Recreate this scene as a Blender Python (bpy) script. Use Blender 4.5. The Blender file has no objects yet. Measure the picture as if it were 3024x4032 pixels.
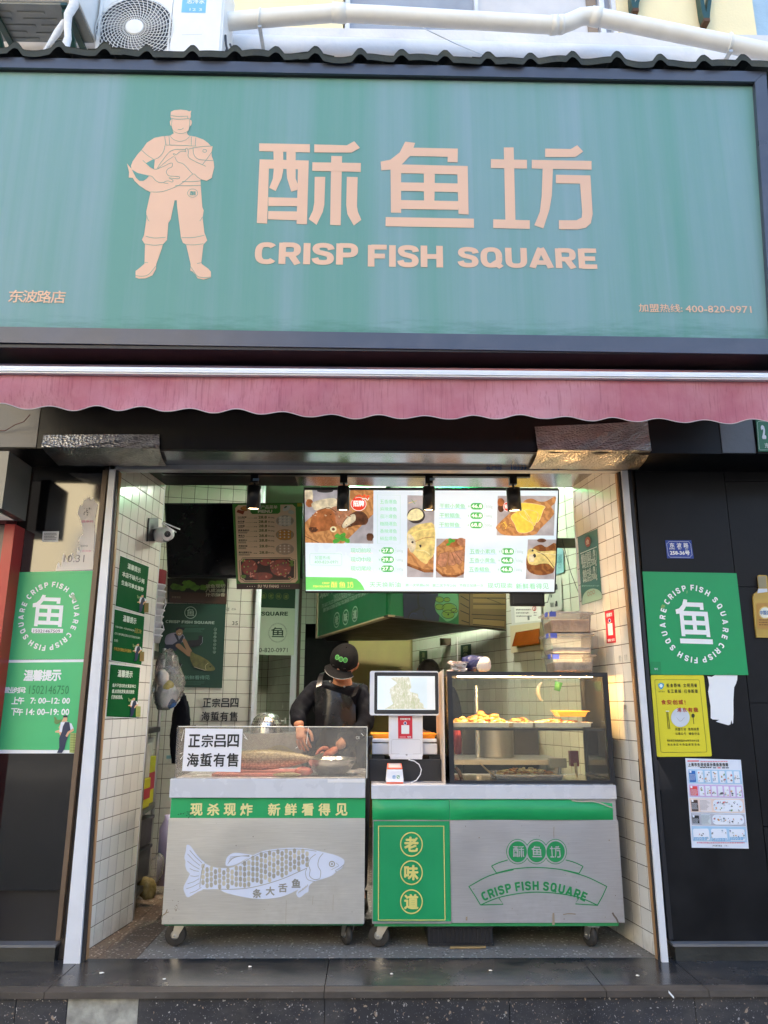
import bpy, bmesh, math, random
from mathutils import Vector, Matrix
from mathutils.geometry import tessellate_polygon
random.seed(7)
R = math.radians
scene = bpy.context.scene
COL = scene.collection

# ------------------------------------------------------------------ camera, sky, sun, exposure
CAM = Vector((0.0, -4.04, 1.177))
PITCH, YAW, ROLL = R(14.15), R(0.9), R(0.17)
F, CX, CY = 3000.0, 1512.0, 2016.0
FW = Vector((math.sin(YAW)*math.cos(PITCH), math.cos(YAW)*math.cos(PITCH), math.sin(PITCH)))
_r0 = Vector((math.cos(YAW), -math.sin(YAW), 0)); _u0 = _r0.cross(FW)
RT = _r0*math.cos(ROLL) + _u0*math.sin(ROLL)
UP = _u0*math.cos(ROLL) - _r0*math.sin(ROLL)
cam_data = bpy.data.cameras.new('camera')
cam_data.sensor_fit = 'HORIZONTAL'; cam_data.sensor_width = 36.0
cam_data.lens = 36.0*F/3024.0
cam_data.clip_start = 0.05; cam_data.clip_end = 500
cam = bpy.data.objects.new('camera', cam_data); COL.objects.link(cam)
cam.matrix_world = Matrix((
    (RT.x, UP.x, -FW.x, CAM.x), (RT.y, UP.y, -FW.y, CAM.y), (RT.z, UP.z, -FW.z, CAM.z), (0, 0, 0, 1)))
scene.camera = cam

SUN_EL = R(38)
world = bpy.data.worlds.new('World'); scene.world = world; world.use_nodes = True
wn = world.node_tree
sky = wn.nodes.new('ShaderNodeTexSky'); sky.sky_type = 'NISHITA'; sky.sun_disc = False
sky.sun_elevation = SUN_EL; sky.sun_rotation = 0.0; sky.air_density = 1.0; sky.dust_density = 2.5; sky.ozone_density = 1.0
wn.links.new(sky.outputs[0], wn.nodes['Background'].inputs[0])
wn.nodes['Background'].inputs[1].default_value = 0.15
sun_d = bpy.data.lights.new('sun', 'SUN'); sun_d.energy = 3.6; sun_d.angle = R(0.6); sun_d.color = (1, .93, .82)
sun = bpy.data.objects.new('sun', sun_d); COL.objects.link(sun)
sun.location = (0, 10, 20); sun.rotation_euler = (-(math.pi/2 - SUN_EL), 0, 0)
scene.view_settings.view_transform = 'Standard'; scene.view_settings.look = 'None'
scene.view_settings.gamma = 1.0; scene.view_settings.use_curve_mapping = False
scene.view_settings.exposure = 2.5
scene.cycles.use_denoising = True
scene.cycles.max_bounces = 8; scene.cycles.diffuse_bounces = 4; scene.cycles.glossy_bounces = 4
scene.cycles.transparent_max_bounces = 16; scene.cycles.sample_clamp_indirect = 6.0
scene.cycles.caustics_reflective = False; scene.cycles.caustics_refractive = False

# ------------------------------------------------------------------ materials
def srgb(h):
    if isinstance(h, str):
        c = [int(h[i:i+2], 16)/255 for i in (0, 2, 4)]
        return tuple(x/12.92 if x <= .04045 else ((x+.055)/1.055)**2.4 for x in c)
    return h
MATS = {}
class NT:
    def __init__(s, name):
        s.m = bpy.data.materials.new(name); s.m.use_nodes = True; s.t = s.m.node_tree
        s.b = s.t.nodes['Principled BSDF']; s.out = s.t.nodes['Material Output']
    def n(s, t, **k):
        x = s.t.nodes.new(t)
        for a, v in k.items():
            if hasattr(x, a): setattr(x, a, v)
        return x
    def l(s, a, b): s.t.links.new(a, b)
    def co(s, scale=(1, 1, 1), kind='Object'):
        if kind == 'World':
            g = s.n('ShaderNodeNewGeometry'); o = g.outputs['Position']
        else:
            g = s.n('ShaderNodeTexCoord'); o = g.outputs['Object']
        mp = s.n('ShaderNodeMapping'); mp.inputs['Scale'].default_value = scale
        s.l(o, mp.inputs['Vector']); return mp.outputs[0]
    def noise(s, vec, sc, det=5, rough=.55):
        x = s.n('ShaderNodeTexNoise'); x.inputs['Scale'].default_value = sc
        x.inputs['Detail'].default_value = det; x.inputs['Roughness'].default_value = rough
        s.l(vec, x.inputs['Vector']); return x.outputs['Fac']
    def ramp(s, fac, stops):
        x = s.n('ShaderNodeValToRGB'); e = x.color_ramp.elements
        while len(e) < len(stops): e.new(.5)
        for i, (p, c) in enumerate(stops):
            e[i].position = p; e[i].color = (*c, 1) if len(c) == 3 else c
        s.l(fac, x.inputs[0]); return x.outputs[0]
    def mix(s, fac, a, b, mode='MIX'):
        x = s.n('ShaderNodeMixRGB', blend_type=mode)
        for i, v in enumerate((fac, a, b)):
            if hasattr(v, 'links'): s.l(v, x.inputs[i])
            elif isinstance(v, (int, float)): x.inputs[i].default_value = v
            else: x.inputs[i].default_value = (*v, 1)
        return x.outputs[0]
    def bump(s, h, st, dist=.01):
        x = s.n('ShaderNodeBump'); x.inputs['Strength'].default_value = st; x.inputs['Distance'].default_value = dist
        s.l(h, x.inputs['Height']); s.l(x.outputs[0], s.b.inputs['Normal'])
    def set(s, **k):
        for a, v in k.items():
            i = s.b.inputs[{'col': 'Base Color', 'rough': 'Roughness', 'metal': 'Metallic', 'spec': 'Specular IOR Level', 'coat': 'Coat Weight', 'ec': 'Emission Color', 'es': 'Emission Strength', 'trans': 'Transmission Weight', 'alpha': 'Alpha', 'crough': 'Coat Roughness', 'sheen': 'Sheen Weight'}[a]]
            if hasattr(v, 'links'): s.l(v, i)
            elif isinstance(v, (tuple, list)): i.default_value = (*v, 1)[:4]
            else: i.default_value = v

def g3(x): return (x, x, x)
def mul(c, k): return tuple(min(1, v*k) for v in c)
def mat(name, col, rough=.5, metal=0., var=.12, vs=6., bump=0., bs=60., spec=.5, emit=0., coat=0., st=(1, 1, 1), dirt=0., dirtcol=(.06, .05, .035), rnd=0.):
    if name in MATS: return MATS[name]
    col = srgb(col); t = NT(name)
    v = t.co(st); f = t.noise(v, vs)
    c = t.mix(t.ramp(f, [(.3, g3(0)), (.7, g3(1))]), mul(col, 1-var), mul(col, 1+var))
    if dirt:
        f2 = t.noise(t.co(), 3.1, 8, .7)
        c = t.mix(t.ramp(f2, [(.52, g3(0)), (.75, g3(dirt))]), c, dirtcol)
    if rnd:
        oi = t.n('ShaderNodeObjectInfo')
        c = t.mix(1.0, c, t.ramp(oi.outputs['Random'], [(0, g3(1-rnd)), (1, g3(1))]), 'MULTIPLY')
    t.set(col=c, metal=metal, spec=spec, coat=coat)
    t.set(rough=t.ramp(f, [(.3, g3(max(.02, rough*.85))), (.75, g3(min(1, rough*1.15)))]))
    if emit: t.set(ec=c, es=emit)
    if bump: t.bump(t.noise(v, bs, 4), bump)
    MATS[name] = t.m; return t.m

def m_tile(name, col, rough=.12):
    t = NT(name); oi = t.n('ShaderNodeObjectInfo'); col = srgb(col)
    v = t.co(kind='World'); f = t.noise(v, 2.2, 6)
    c = t.mix(t.ramp(f, [(.35, g3(0)), (.75, g3(1))]), col, mul(col, .86))
    c = t.mix(1, c, t.ramp(oi.outputs['Random'], [(0, g3(.90)), (1, g3(1))]), 'MULTIPLY')
    f2 = t.noise(v, 38, 6, .8)
    c = t.mix(t.ramp(f2, [(.66, g3(0)), (.8, g3(.25))]), c, (.25, .2, .13))
    # splash grime that gathers near the floor
    sx = t.n('ShaderNodeSeparateXYZ'); gm = t.n('ShaderNodeNewGeometry'); t.l(gm.outputs['Position'], sx.inputs[0])
    mr = t.n('ShaderNodeMapRange'); mr.inputs[1].default_value = .35; mr.inputs[2].default_value = 0.; t.l(sx.outputs[2], mr.inputs[0])
    mm = t.n('ShaderNodeMath', operation='MULTIPLY'); t.l(mr.outputs[0], mm.inputs[0]); t.l(t.noise(v, 9, 8, .7), mm.inputs[1])
    c = t.mix(t.ramp(mm.outputs[0], [(.3, g3(0)), (.8, g3(.5))]), c, (.22, .17, .1))
    t.set(col=c, rough=t.ramp(f, [(.3, g3(rough)), (.8, g3(rough*1.9))]), spec=.5)
    t.bump(t.noise(v, 14, 2), .12, .004)
    MATS[name] = t.m; return t.m

def m_steel(name, tint=(.62, .60, .56), rough=.34, st=(1.5, 60, 60), tone=.08):
    t = NT(name); f = t.noise(t.co(st), 6, 6, .6); f2 = t.noise(t.co(), 2.5, 7, .65)
    c = t.mix(t.ramp(f, [(.3, g3(0)), (.7, g3(1))]), mul(tint, 1-tone), mul(tint, 1+tone))
    c = t.mix(t.ramp(f2, [(.55, g3(0)), (.8, g3(.35))]), c, (.30, .26, .2))
    t.set(col=c, metal=.92, rough=t.ramp(f2, [(.3, g3(rough*.85)), (.8, g3(rough*1.5))]))
    t.bump(f, .05, .002)
    MATS[name] = t.m; return t.m

def m_glass(name, tint=(.92, .95, .93), dirt=.12, dirtcol=(.75, .74, .68), rough=.03, scratch=False):
    t = NT(name); t.t.nodes.remove(t.b)
    fr = t.n('ShaderNodeFresnel'); fr.inputs[0].default_value = 1.5
    tr = t.n('ShaderNodeBsdfTransparent'); tr.inputs[0].default_value = (*tint, 1)
    gl = t.n('ShaderNodeBsdfGlossy'); gl.inputs['Roughness'].default_value = rough
    m1 = t.n('ShaderNodeMixShader'); t.l(fr.outputs[0], m1.inputs[0]); t.l(tr.outputs[0], m1.inputs[1]); t.l(gl.outputs[0], m1.inputs[2])
    df = t.n('ShaderNodeBsdfDiffuse'); df.inputs[0].default_value = (*dirtcol, 1)
    f = t.noise(t.co(), 4.5, 9, .75)
    r = t.ramp(f, [(.35, g3(dirt*.5)), (.8, g3(min(1, dirt*2)))])
    if scratch:
        f3 = t.noise(t.co((12, 12, 90)), 5, 7, .8)
        r = t.mix(1, r, t.ramp(f3, [(.56, g3(0)), (.7, g3(.16))]), 'ADD')
    m2 = t.n('ShaderNodeMixShader'); t.l(r, m2.inputs[0]); t.l(m1.outputs[0], m2.inputs[1]); t.l(df.outputs[0], m2.inputs[2])
    t.l(m2.outputs[0], t.out.inputs[0]); MATS[name] = t.m; return t.m

def m_sign():
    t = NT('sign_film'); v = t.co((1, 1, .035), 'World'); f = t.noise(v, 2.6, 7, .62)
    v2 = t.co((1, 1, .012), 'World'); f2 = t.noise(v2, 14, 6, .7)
    sky_veil_dust, clean = srgb('809ca1'), srgb('5d9283')  # sky reflection painted in as a bluish veil, broken up by dust streaks
    c = t.mix(t.ramp(f, [(.40, g3(.15)), (.66, g3(1))]), clean, sky_veil_dust)
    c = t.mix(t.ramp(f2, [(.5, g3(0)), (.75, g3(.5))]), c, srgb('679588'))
    f3 = t.noise(t.co((1, 1, .35), 'World'), 30, 8, .8)
    c = t.mix(t.ramp(f3, [(.68, g3(0)), (.78, g3(.5))]), c, (.04, .09, .07))
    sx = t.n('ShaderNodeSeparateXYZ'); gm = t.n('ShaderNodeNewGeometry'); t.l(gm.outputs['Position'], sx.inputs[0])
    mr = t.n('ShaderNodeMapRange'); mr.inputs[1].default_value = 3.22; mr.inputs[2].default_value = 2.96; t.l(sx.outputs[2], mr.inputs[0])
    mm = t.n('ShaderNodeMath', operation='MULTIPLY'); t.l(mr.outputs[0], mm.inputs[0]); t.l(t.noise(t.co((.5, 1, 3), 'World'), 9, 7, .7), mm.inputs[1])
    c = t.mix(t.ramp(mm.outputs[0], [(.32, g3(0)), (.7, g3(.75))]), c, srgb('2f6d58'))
    t.set(col=c, rough=.55, spec=.35); t.bump(t.noise(t.co((1, 1, .2), 'World'), 3, 3), .25, .02)
    MATS['sign_film'] = t.m; return t.m

def m_awning():
    t = NT('awning_cloth'); f = t.noise(t.co((1, 1, .012), 'World'), 150, 3, .6); f2 = t.noise(t.co((1, 1, 1), 'World'), 3.2, 7, .6)
    c = t.mix(t.ramp(f2, [(.35, g3(0)), (.7, g3(1))]), srgb('aa6270'), srgb('bd868f'))
    c = t.mix(t.ramp(f, [(.54, g3(0)), (.66, g3(.42))]), c, srgb('864552'))
    t.set(col=c, rough=.75, spec=.2, sheen=.3); t.bump(t.noise(t.co((1, 1, .5), 'World'), 9, 5), .5, .02)
    MATS['awning_cloth'] = t.m; return t.m

def m_speck(name, base, chips, sc=180, thr=.06, rough=.35, tint2=None, bump=.1):
    t = NT(name); v = t.co(kind='World')
    f = t.noise(v, 3.5, 8, .6)
    c = t.mix(t.ramp(f, [(.35, g3(0)), (.75, g3(1))]), base, tint2 or mul(base, 1.6))
    dn = t.n('ShaderNodeTexNoise'); dn.inputs['Scale'].default_value = 45; t.l(v, dn.inputs['Vector'])
    va = t.n('ShaderNodeVectorMath', operation='MULTIPLY_ADD'); va.inputs[1].default_value = (.03, .03, .03); t.l(dn.outputs['Color'], va.inputs[0]); t.l(v, va.inputs[2])
    for i, (cc, s, th) in enumerate(chips):
        vo = t.n('ShaderNodeTexVoronoi'); vo.inputs['Scale'].default_value = s; vo.inputs['Randomness'].default_value = 1
        t.l(va.outputs[0], vo.inputs['Vector'])
        sep = t.n('ShaderNodeSeparateColor'); t.l(vo.outputs['Color'], sep.inputs[0])
        pick = t.ramp(sep.outputs[0], [(th-.01, g3(1)), (th, g3(0))])
        near = t.ramp(vo.outputs['Distance'], [(.28, g3(1)), (.36, g3(0))])
        fac = t.mix(1, pick, near, 'MULTIPLY')
        c = t.mix(fac, c, cc)
    c = t.mix(t.ramp(t.noise(t.co((.5, 1.6, 1), 'World'), 5, 9, .72), [(.5, g3(0)), (.74, g3(.55))]), c, (.13, .115, .10))
    t.set(col=c, rough=t.ramp(f, [(.3, g3(rough*.8)), (.8, g3(min(1, rough*1.6)))]))
    if bump: t.bump(t.noise(v, 60, 5), bump, .003)
    MATS[name] = t.m; return t.m

def m_blackpanel(name, col=(.008, .008, .009), rough=.09, spec=.5, coat=0., rk=2.2):
    t = NT(name); f = t.noise(t.co(kind='World'), 2.3, 9, .7)
    f2 = t.noise(t.co((1, 1, .6), 'World'), 25, 8, .8)
    c = t.mix(t.ramp(f, [(.45, g3(0)), (.8, g3(1))]), col, mul(col, 2.2))
    c = t.mix(t.ramp(f2, [(.68, g3(0)), (.8, g3(.12))]), c, (.35, .32, .28))
    t.set(col=c, rough=t.ramp(f, [(.3, g3(rough)), (.8, g3(rough*rk))]), spec=spec, coat=coat, crough=rough*1.3)
    t.bump(t.noise(t.co(kind='World'), 1.6, 2), .08, .02)
    MATS[name] = t.m; return t.m

def m_foil():
    t = NT('foil'); v = t.co(); vo = t.n('ShaderNodeTexVoronoi'); vo.inputs['Scale'].default_value = 75
    t.l(t.co((1, 1, 1.6)), vo.inputs['Vector']); f = t.noise(v, 9, 6, .6)
    h = t.mix(.5, vo.outputs['Distance'], f)
    t.set(col=t.mix(t.ramp(f, [(.4, g3(0)), (.7, g3(1))]), (.44, .43, .42), (.26, .255, .25)), metal=.9, rough=.34)
    t.bump(h, .9, .009); MATS['foil'] = t.m; return t.m

def m_wood(name, a, b, emit=0., sc=(1, 1, 9)):
    t = NT(name); w = t.n('ShaderNodeTexWave'); w.inputs['Scale'].default_value = 6; w.inputs['Distortion'].default_value = 9; w.inputs['Detail Scale'].default_value = 3
    w.inputs['Detail'].default_value = 4; mp = t.n('ShaderNodeMapping'); mp.inputs['Rotation'].default_value = (0, R(38), 0)
    tc = t.n('ShaderNodeTexCoord'); t.l(tc.outputs['Object'], mp.inputs[0]); t.l(mp.outputs[0], w.inputs['Vector'])
    c = t.ramp(w.outputs['Fac'], [(.2, srgb(a)), (.8, srgb(b))]); t.set(col=c, rough=.6)
    if emit: t.set(ec=c, es=emit)
    MATS[name] = t.m; return t.m

m_tile('tile_cream', 'f0ebe2'); m_tile('tile_green', 'ccd0bc', .16); m_tile('tile_back', 'd8d2c2', .2)
m_steel('steel_warm', (.60, .595, .58), .42); m_steel('steel_cool', (.55, .545, .56), .42); m_steel('steel_bright', (.72, .71, .69), .2, (8, 8, 8))
m_steel('steel_mirror', (.36, .36, .375), .18, (2, 40, 40)); m_steel('steel_dull', (.35, .34, .32), .38, (6, 6, 60))
m_glass('glass_case', dirt=.02); m_glass('glass_acrylic', (.95, .94, .91), .21, (.5, .46, .4), .06, True); m_glass('glass_clear', (.97, .97, .97), .04)
m_glass('plastic_clear', (.90, .91, .94), .13, (.75, .77, .85), .15); m_glass('bag_film', (.93, .93, .92), .16, (.7, .69, .66), .2)
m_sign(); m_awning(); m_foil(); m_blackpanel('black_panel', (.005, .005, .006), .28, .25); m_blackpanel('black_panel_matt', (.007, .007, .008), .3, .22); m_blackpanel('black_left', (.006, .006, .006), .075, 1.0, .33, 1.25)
m_speck('terrazzo', (.22, .20, .175), [((.62, .59, .53), 55, .36), ((.32, .31, .30), 90, .28), ((.02, .02, .02), 70, .12)], rough=.5, tint2=(.28, .25, .22)); m_speck('terrazzo_brown', (.17, .12, .085), [((.62, .52, .42), 55, .36), ((.40, .30, .22), 90, .28), ((.03, .02, .02), 70, .12)], rough=.5, tint2=(.24, .17, .12))
m_speck('granite', (.022, .022, .027), [((.34, .26, .19), 42, .045), ((.14, .14, .15), 190, .16), ((.42, .40, .38), 80, .06), ((.30, .22, .16), 110, .07), ((.5, .47, .43), 150, .04)], rough=.55, tint2=(.045, .045, .052), bump=.35)
m_speck('stone_polished', (.018, .021, .026), [((.20, .19, .18), 130, .012)], rough=.22, tint2=(.06, .055, .052), bump=.05)
m_speck('stone_nosing', (.05, .042, .036), [((.20, .19, .18), 130, .012)], rough=.5, tint2=(.10, .08, .065), bump=.1); m_wood('board_wood_lit', '9c6a40', 'b88352', .2); m_wood('board_wood_dark', '6b3d1f', '8a5830', .2)
M = lambda k: MATS[k]
mat('grout', (.10, .075, .055), .9, bump=.3); mat('frame_blue', (.06, .068, .095), .32, var=.12, dirt=.15, dirtcol=(.2, .2, .2)); mat('frame_shadow', (.012, .012, .015), .5)
mat('soffit_taupe', '8e7d72', .55, var=.06, dirt=.15); mat('pvc_white', 'eee9e0', .38, var=.04, dirt=.12, dirtcol=(.4, .35, .28))
mat('paint_white', 'e9e6e4', .6, var=.04, dirt=.15, dirtcol=(.4, .36, .3)); mat('trim_white', 'dcdde2', .35, var=.05, dirt=.3, dirtcol=(.35, .32, .28))
mat('wall_render', 'd9d3d0', .85, var=.10, vs=2.2, bump=.25, bs=30, dirt=.35, dirtcol=(.33, .36, .42))
mat('lamp_dummy', (1, 1, 1)); mat('wall_yellow', 'f0dcae', .85, var=.05, vs=3, bump=.15); mat('wall_blue', '9fb6c6', .85, var=.08, bump=.2)
mat('roof_sheet', (.030, .034, .026), .8, var=.4, vs=9, bump=.5, bs=25, dirt=.5, dirtcol=(.10, .085, .045))
mat('slab_white', 'cfd0d6', .28, var=.04, dirt=.25, dirtcol=(.5, .46, .4)); mat('green_vinyl', '1fa05e', .38, var=.08, dirt=.08)
mat('green_panel', '22a568', .42, var=.03, vs=2); mat('green_dark', '0f5a38', .4, var=.08); mat('green_deep', '123c2b', .45, var=.06)
mat('white_print', 'eef0f2', .5, var=.02); mat('cream_print', 'e6dc9a', .5, var=.02); mat('peach_print', 'deb394', .45, var=.05, vs=1.5)
mat('sign_line', '5c9a8a', .5, var=.02); mat('black_print', (.015, .015, .017), .5, var=.02); mat('black_plastic', (.018, .018, .022), .4, bump=.1)
mat('rubber', (.035, .03, .025), .7, bump=.4, dirt=.6, dirtcol=(.10, .065, .035)); mat('galv', (.50, .49, .47), .35, .85, dirt=.35)
mat('cardboard_yellow', 'b5b020', .7, dirt=.4, dirtcol=(.1, .06, .03)); mat('cardboard_red', '9e2a38', .7, dirt=.3); mat('cardboard_white', 'b8b2a4', .8, dirt=.5, dirtcol=(.15, .11, .07))
mat('skin', 'b98263', .5, var=.12, vs=14, bump=.15, bs=120, spec=.4); mat('skin_red', 'b5684c', .5, var=.15, vs=14)
mat('jacket', (.005, .0055, .009), .85, spec=.15, var=.3, vs=9, bump=.6, bs=18); mat('apron', (.007, .007, .009), .28, var=.3, vs=5, bump=.25, bs=14)
mat('cap_cloth', (.006, .006, .007), .9, spec=.15, bump=.4, bs=200); mat('hair', (.012, .009, .007), .45, bump=.7, bs=60, st=(1, 1, 8)); mat('denim', (.02, .024, .04), .8)
mat('red_cloth', '8e1626', .7); mat('lamp_black', (.014, .014, .015), .32, var=.1)
mat('brick_tan', '9c8a58', .8, var=.1); mat('void_black', (.006, .006, .006), .7)
mat('ceiling_green', '9aa58c', .7, var=.05)
# ------------------------------------------------------------------ geometry helpers
def ray(x, y): return FW + RT*((x-CX)/F) - UP*((y-CY)/F)
class Pl:
    """a real vertical (or any) plane; .pt gives the 3-D point of the plane seen at a photo pixel"""
    def __init__(s, O, n=(0, -1, 0)):
        s.O = Vector(O); s.n = Vector(n).normalized()
        s.u = Vector((0, 0, 1)).cross(s.n).normalized(); s.v = s.n.cross(s.u)
    def uv(s, x, y):
        d = ray(x, y); t = (s.O-CAM).dot(s.n)/d.dot(s.n); p = CAM+d*t-s.O
        return p.dot(s.u), p.dot(s.v)
    def at(s, u, v, off=0.): return s.O+s.u*u+s.v*v+s.n*off
    def pt(s, x, y, off=0.): return s.at(*s.uv(x, y), off)
    def shift(s, d): return Pl(s.O+s.n*d, s.n)
def PY(Y): return Pl((0, Y, 0))
def onZ(x, y, Z): d = ray(x, y); return CAM+d*((Z-CAM.z)/d.z)

class MB:
    def __init__(s): s.v = []; s.f = []; s.m = []; s.mats = []; s.sm = []
    def mi(s, m):
        if isinstance(m, str): m = MATS[m]
        if m not in s.mats: s.mats.append(m)
        return s.mats.index(m)
    def add(s, vs, fs, m, smooth=False):
        b = len(s.v); k = s.mi(m); s.v += [Vector(p) for p in vs]
        for f in fs: s.f.append([b+i for i in f]); s.m.append(k); s.sm.append(smooth)
    def box(s, a, b, m, bev=0.):
        x0, y0, z0 = [min(p, q) for p, q in zip(a, b)]; x1, y1, z1 = [max(p, q) for p, q in zip(a, b)]
        s.hexa([(x0, y0, z0), (x1, y0, z0), (x1, y1, z0), (x0, y1, z0), (x0, y0, z1), (x1, y0, z1), (x1, y1, z1), (x0, y1, z1)], m, bev)
    def hexa(s, c, m, bev=0.):
        F6 = [(0, 3, 2, 1), (4, 5, 6, 7), (0, 1, 5, 4), (1, 2, 6, 5), (2, 3, 7, 6), (3, 0, 4, 7)]
        if not bev: s.add(c, F6, m); return
        bm = bmesh.new(); vv = [bm.verts.new(p) for p in c]
        for f in F6: bm.faces.new([vv[i] for i in f])
        bmesh.ops.bevel(bm, geom=bm.edges[:], offset=bev, segments=2, profile=.6, affect='EDGES')
        s.bm(bm, m)
    def bm(s, bm, m, smooth=False):
        bm.verts.index_update(); s.add([v.co.copy() for v in bm.verts], [[v.index for v in f.verts] for f in bm.faces], m, smooth); bm.free()
    def mesh(s, me, m, mtx=None, smooth=True):
        mtx = mtx or Matrix(); s.add([mtx @ v.co for v in me.vertices], [list(p.vertices) for p in me.polygons], m, smooth)
    def prism(s, pts, d, m):
        """closed outline pts (3-D, planar) extruded by vector d"""
        d = Vector(d); pts = [Vector(p) for p in pts]; n = len(pts)
        nw = Vector((0, 0, 0))
        for i in range(n): nw += (pts[i]-pts[0]).cross(pts[(i+1) % n]-pts[0])
        if nw.dot(d) > 0: pts.reverse(); nw = -nw
        tri = [tuple(t) for t in tessellate_polygon([pts])]
        tri = [t if (pts[t[1]]-pts[t[0]]).cross(pts[t[2]]-pts[t[0]]).dot(nw) > 0 else t[::-1] for t in tri]
        fs = tri+[tuple(n+i for i in reversed(t)) for t in tri]
        fs += [(i, n+i, n+(i+1) % n, (i+1) % n) for i in range(n)]
        s.add(pts+[p+d for p in pts], fs, m)
    def tube(s, pts, r, m, seg=10, cap=True, smooth=True):
        pts = [Vector(p) for p in pts]; n = len(pts); rr = r if isinstance(r, (list, tuple)) else [r]*n
        vs = []; prev = None
        for i, p in enumerate(pts):
            t = (pts[min(i+1, n-1)]-pts[max(i-1, 0)]).normalized()
            if prev is None:
                a = Vector((0, 0, 1)) if abs(t.z) < .9 else Vector((1, 0, 0)); e = t.cross(a).normalized()
            else: e = (prev-t*prev.dot(t)).normalized()
            prev = e; g = t.cross(e)
            for k in range(seg): a = 2*math.pi*k/seg; vs.append(p+(e*math.cos(a)+g*math.sin(a))*rr[i])
        fs = [(i*seg+k, i*seg+(k+1) % seg, (i+1)*seg+(k+1) % seg, (i+1)*seg+k) for i in range(n-1) for k in range(seg)]
        s.add(vs, fs, m, smooth)
        if cap: s.add(vs[:seg], [tuple(range(seg-1, -1, -1))], m); s.add(vs[-seg:], [tuple(range(seg))], m)
    def lathe(s, c, ax, prof, m, seg=28, smooth=True):
        """prof: (radius, height along ax)"""
        c = Vector(c); ax = Vector(ax).normalized(); a = Vector((0, 0, 1)) if abs(ax.z) < .9 else Vector((1, 0, 0))
        e = ax.cross(a).normalized(); g = ax.cross(e); vs = []
        for r, h in prof:
            for k in range(seg): t = 2*math.pi*k/seg; vs.append(c+ax*h+(e*math.cos(t)+g*math.sin(t))*r)
        fs = [(i*seg+k, i*seg+(k+1) % seg, (i+1)*seg+(k+1) % seg, (i+1)*seg+k) for i in range(len(prof)-1) for k in range(seg)]
        s.add(vs, fs, m, smooth)
    def ball(s, c, r, m, seg=16, rings=10, jit=0.):
        c = Vector(c); r = Vector(r) if isinstance(r, (tuple, list, Vector)) else Vector((r, r, r)); vs = []
        for i in range(rings+1):
            th = math.pi*i/rings
            for k in range(seg):
                a = 2*math.pi*k/seg; q = 1+random.uniform(-jit, jit)
                vs.append(c+Vector((r.x*math.sin(th)*math.cos(a), r.y*math.sin(th)*math.sin(a), r.z*math.cos(th)))*q)
        s.add(vs, [(i*seg+k, i*seg+(k+1) % seg, (i+1)*seg+(k+1) % seg, (i+1)*seg+k) for i in range(rings) for k in range(seg)], m, True)
    def grid(s, fn, nu, nv, m, smooth=True):
        s.add([fn(i/nu, j/nv) for j in range(nv+1) for i in range(nu+1)],
              [(j*(nu+1)+i, j*(nu+1)+i+1, (j+1)*(nu+1)+i+1, (j+1)*(nu+1)+i) for j in range(nv) for i in range(nu)], m, smooth)
    def base(s):
        n = len(s.v); xs = [p.x for p in s.v]; ys = [p.y for p in s.v]
        return Vector(((min(xs)+max(xs))/2, (min(ys)+max(ys))/2, min(p.z for p in s.v)))
    def build(s, name, parent=None, loc=None, label=None, cat=None, group=None, kind=None):
        o_w = world_of(parent) if parent else (Vector(loc) if loc is not None else s.base())
        me = bpy.data.meshes.new(name); me.from_pydata([p-o_w for p in s.v], [], s.f); 
        for m in s.mats: me.materials.append(m)
        me.polygons.foreach_set('material_index', s.m); me.polygons.foreach_set('use_smooth', s.sm); me.update()
        o = bpy.data.objects.new(name, me); COL.objects.link(o)
        if parent: o.parent = parent
        else: o.location = o_w
        return tag(o, label, cat, group, kind)
def world_of(o):
    w = Vector((0, 0, 0))
    while o: w += o.location; o = o.parent
    return w
def tag(o, label=None, cat=None, group=None, kind=None):
    if label: o['label'] = label
    if cat: o['category'] = cat
    if group: o['group'] = group
    if kind: o['kind'] = kind
    return o
def thing(name, loc, label, cat, group=None):
    o = bpy.data.objects.new(name, None); o.empty_display_size = .1; COL.objects.link(o); o.location = loc
    return tag(o, label, cat, group)
def box(name, a, b, m, parent=None, bev=0., **k):
    q = MB(); q.box(a, b, m, bev); return q.build(name, parent, **k)

# ------------------------------------------------------------------ flat print (lettering, pictures, posters)
_txt = {}
def smooth_pts(P, n=5):
    P = [Vector(p) for p in P]; out = []
    for i in range(len(P)-1):
        p0, p1, p2, p3 = P[max(0, i-1)], P[i], P[i+1], P[min(len(P)-1, i+2)]
        for k in range(n): t = k/n; out.append(tuple(.5*((2*p1)+(p2-p0)*t+(2*p0-5*p1+4*p2-p3)*t*t+(3*p1-p0-3*p2+p3)*t**3)))
    return out+[tuple(P[-1])]
def glyphs(s, bold=0.):
    k = (s, round(bold, 4))
    if k not in _txt:
        c = bpy.data.curves.new('t', 'FONT'); c.body = s; c.size = 1; c.offset = bold; c.resolution_u = 2; c.fill_mode = 'FRONT'
        o = bpy.data.objects.new('t', c); me = bpy.data.meshes.new_from_object(o)
        vs = [(v.co.x, v.co.y) for v in me.vertices]; fs = [list(p.vertices) for p in me.polygons]
        bpy.data.objects.remove(o); bpy.data.curves.remove(c); bpy.data.meshes.remove(me); _txt[k] = (vs, fs)
    return _txt[k]
FISH = [[(714,65),(757,70),(750,91),(735,127),(700,163),(655,186),(610,190),(607,152),(650,143),(690,112)],
 [(750,91),(943,95),(942,155),(898,154),(899,131),(734,127)],[(650,166),(696,166),(696,375),(652,374)],
 [(650,163),(986,171),(985,209),(650,201)],[(940,171),(986,171),(990,382),(946,380)],[(795,200),(843,203),(841,330),(796,330)],
 [(694,242),(943,247),(943,285),(694,279)],[(694,319),(945,324),(945,362),(694,358)],[(629,393),(1013,400),(1013,440),(628,433)]]
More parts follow.
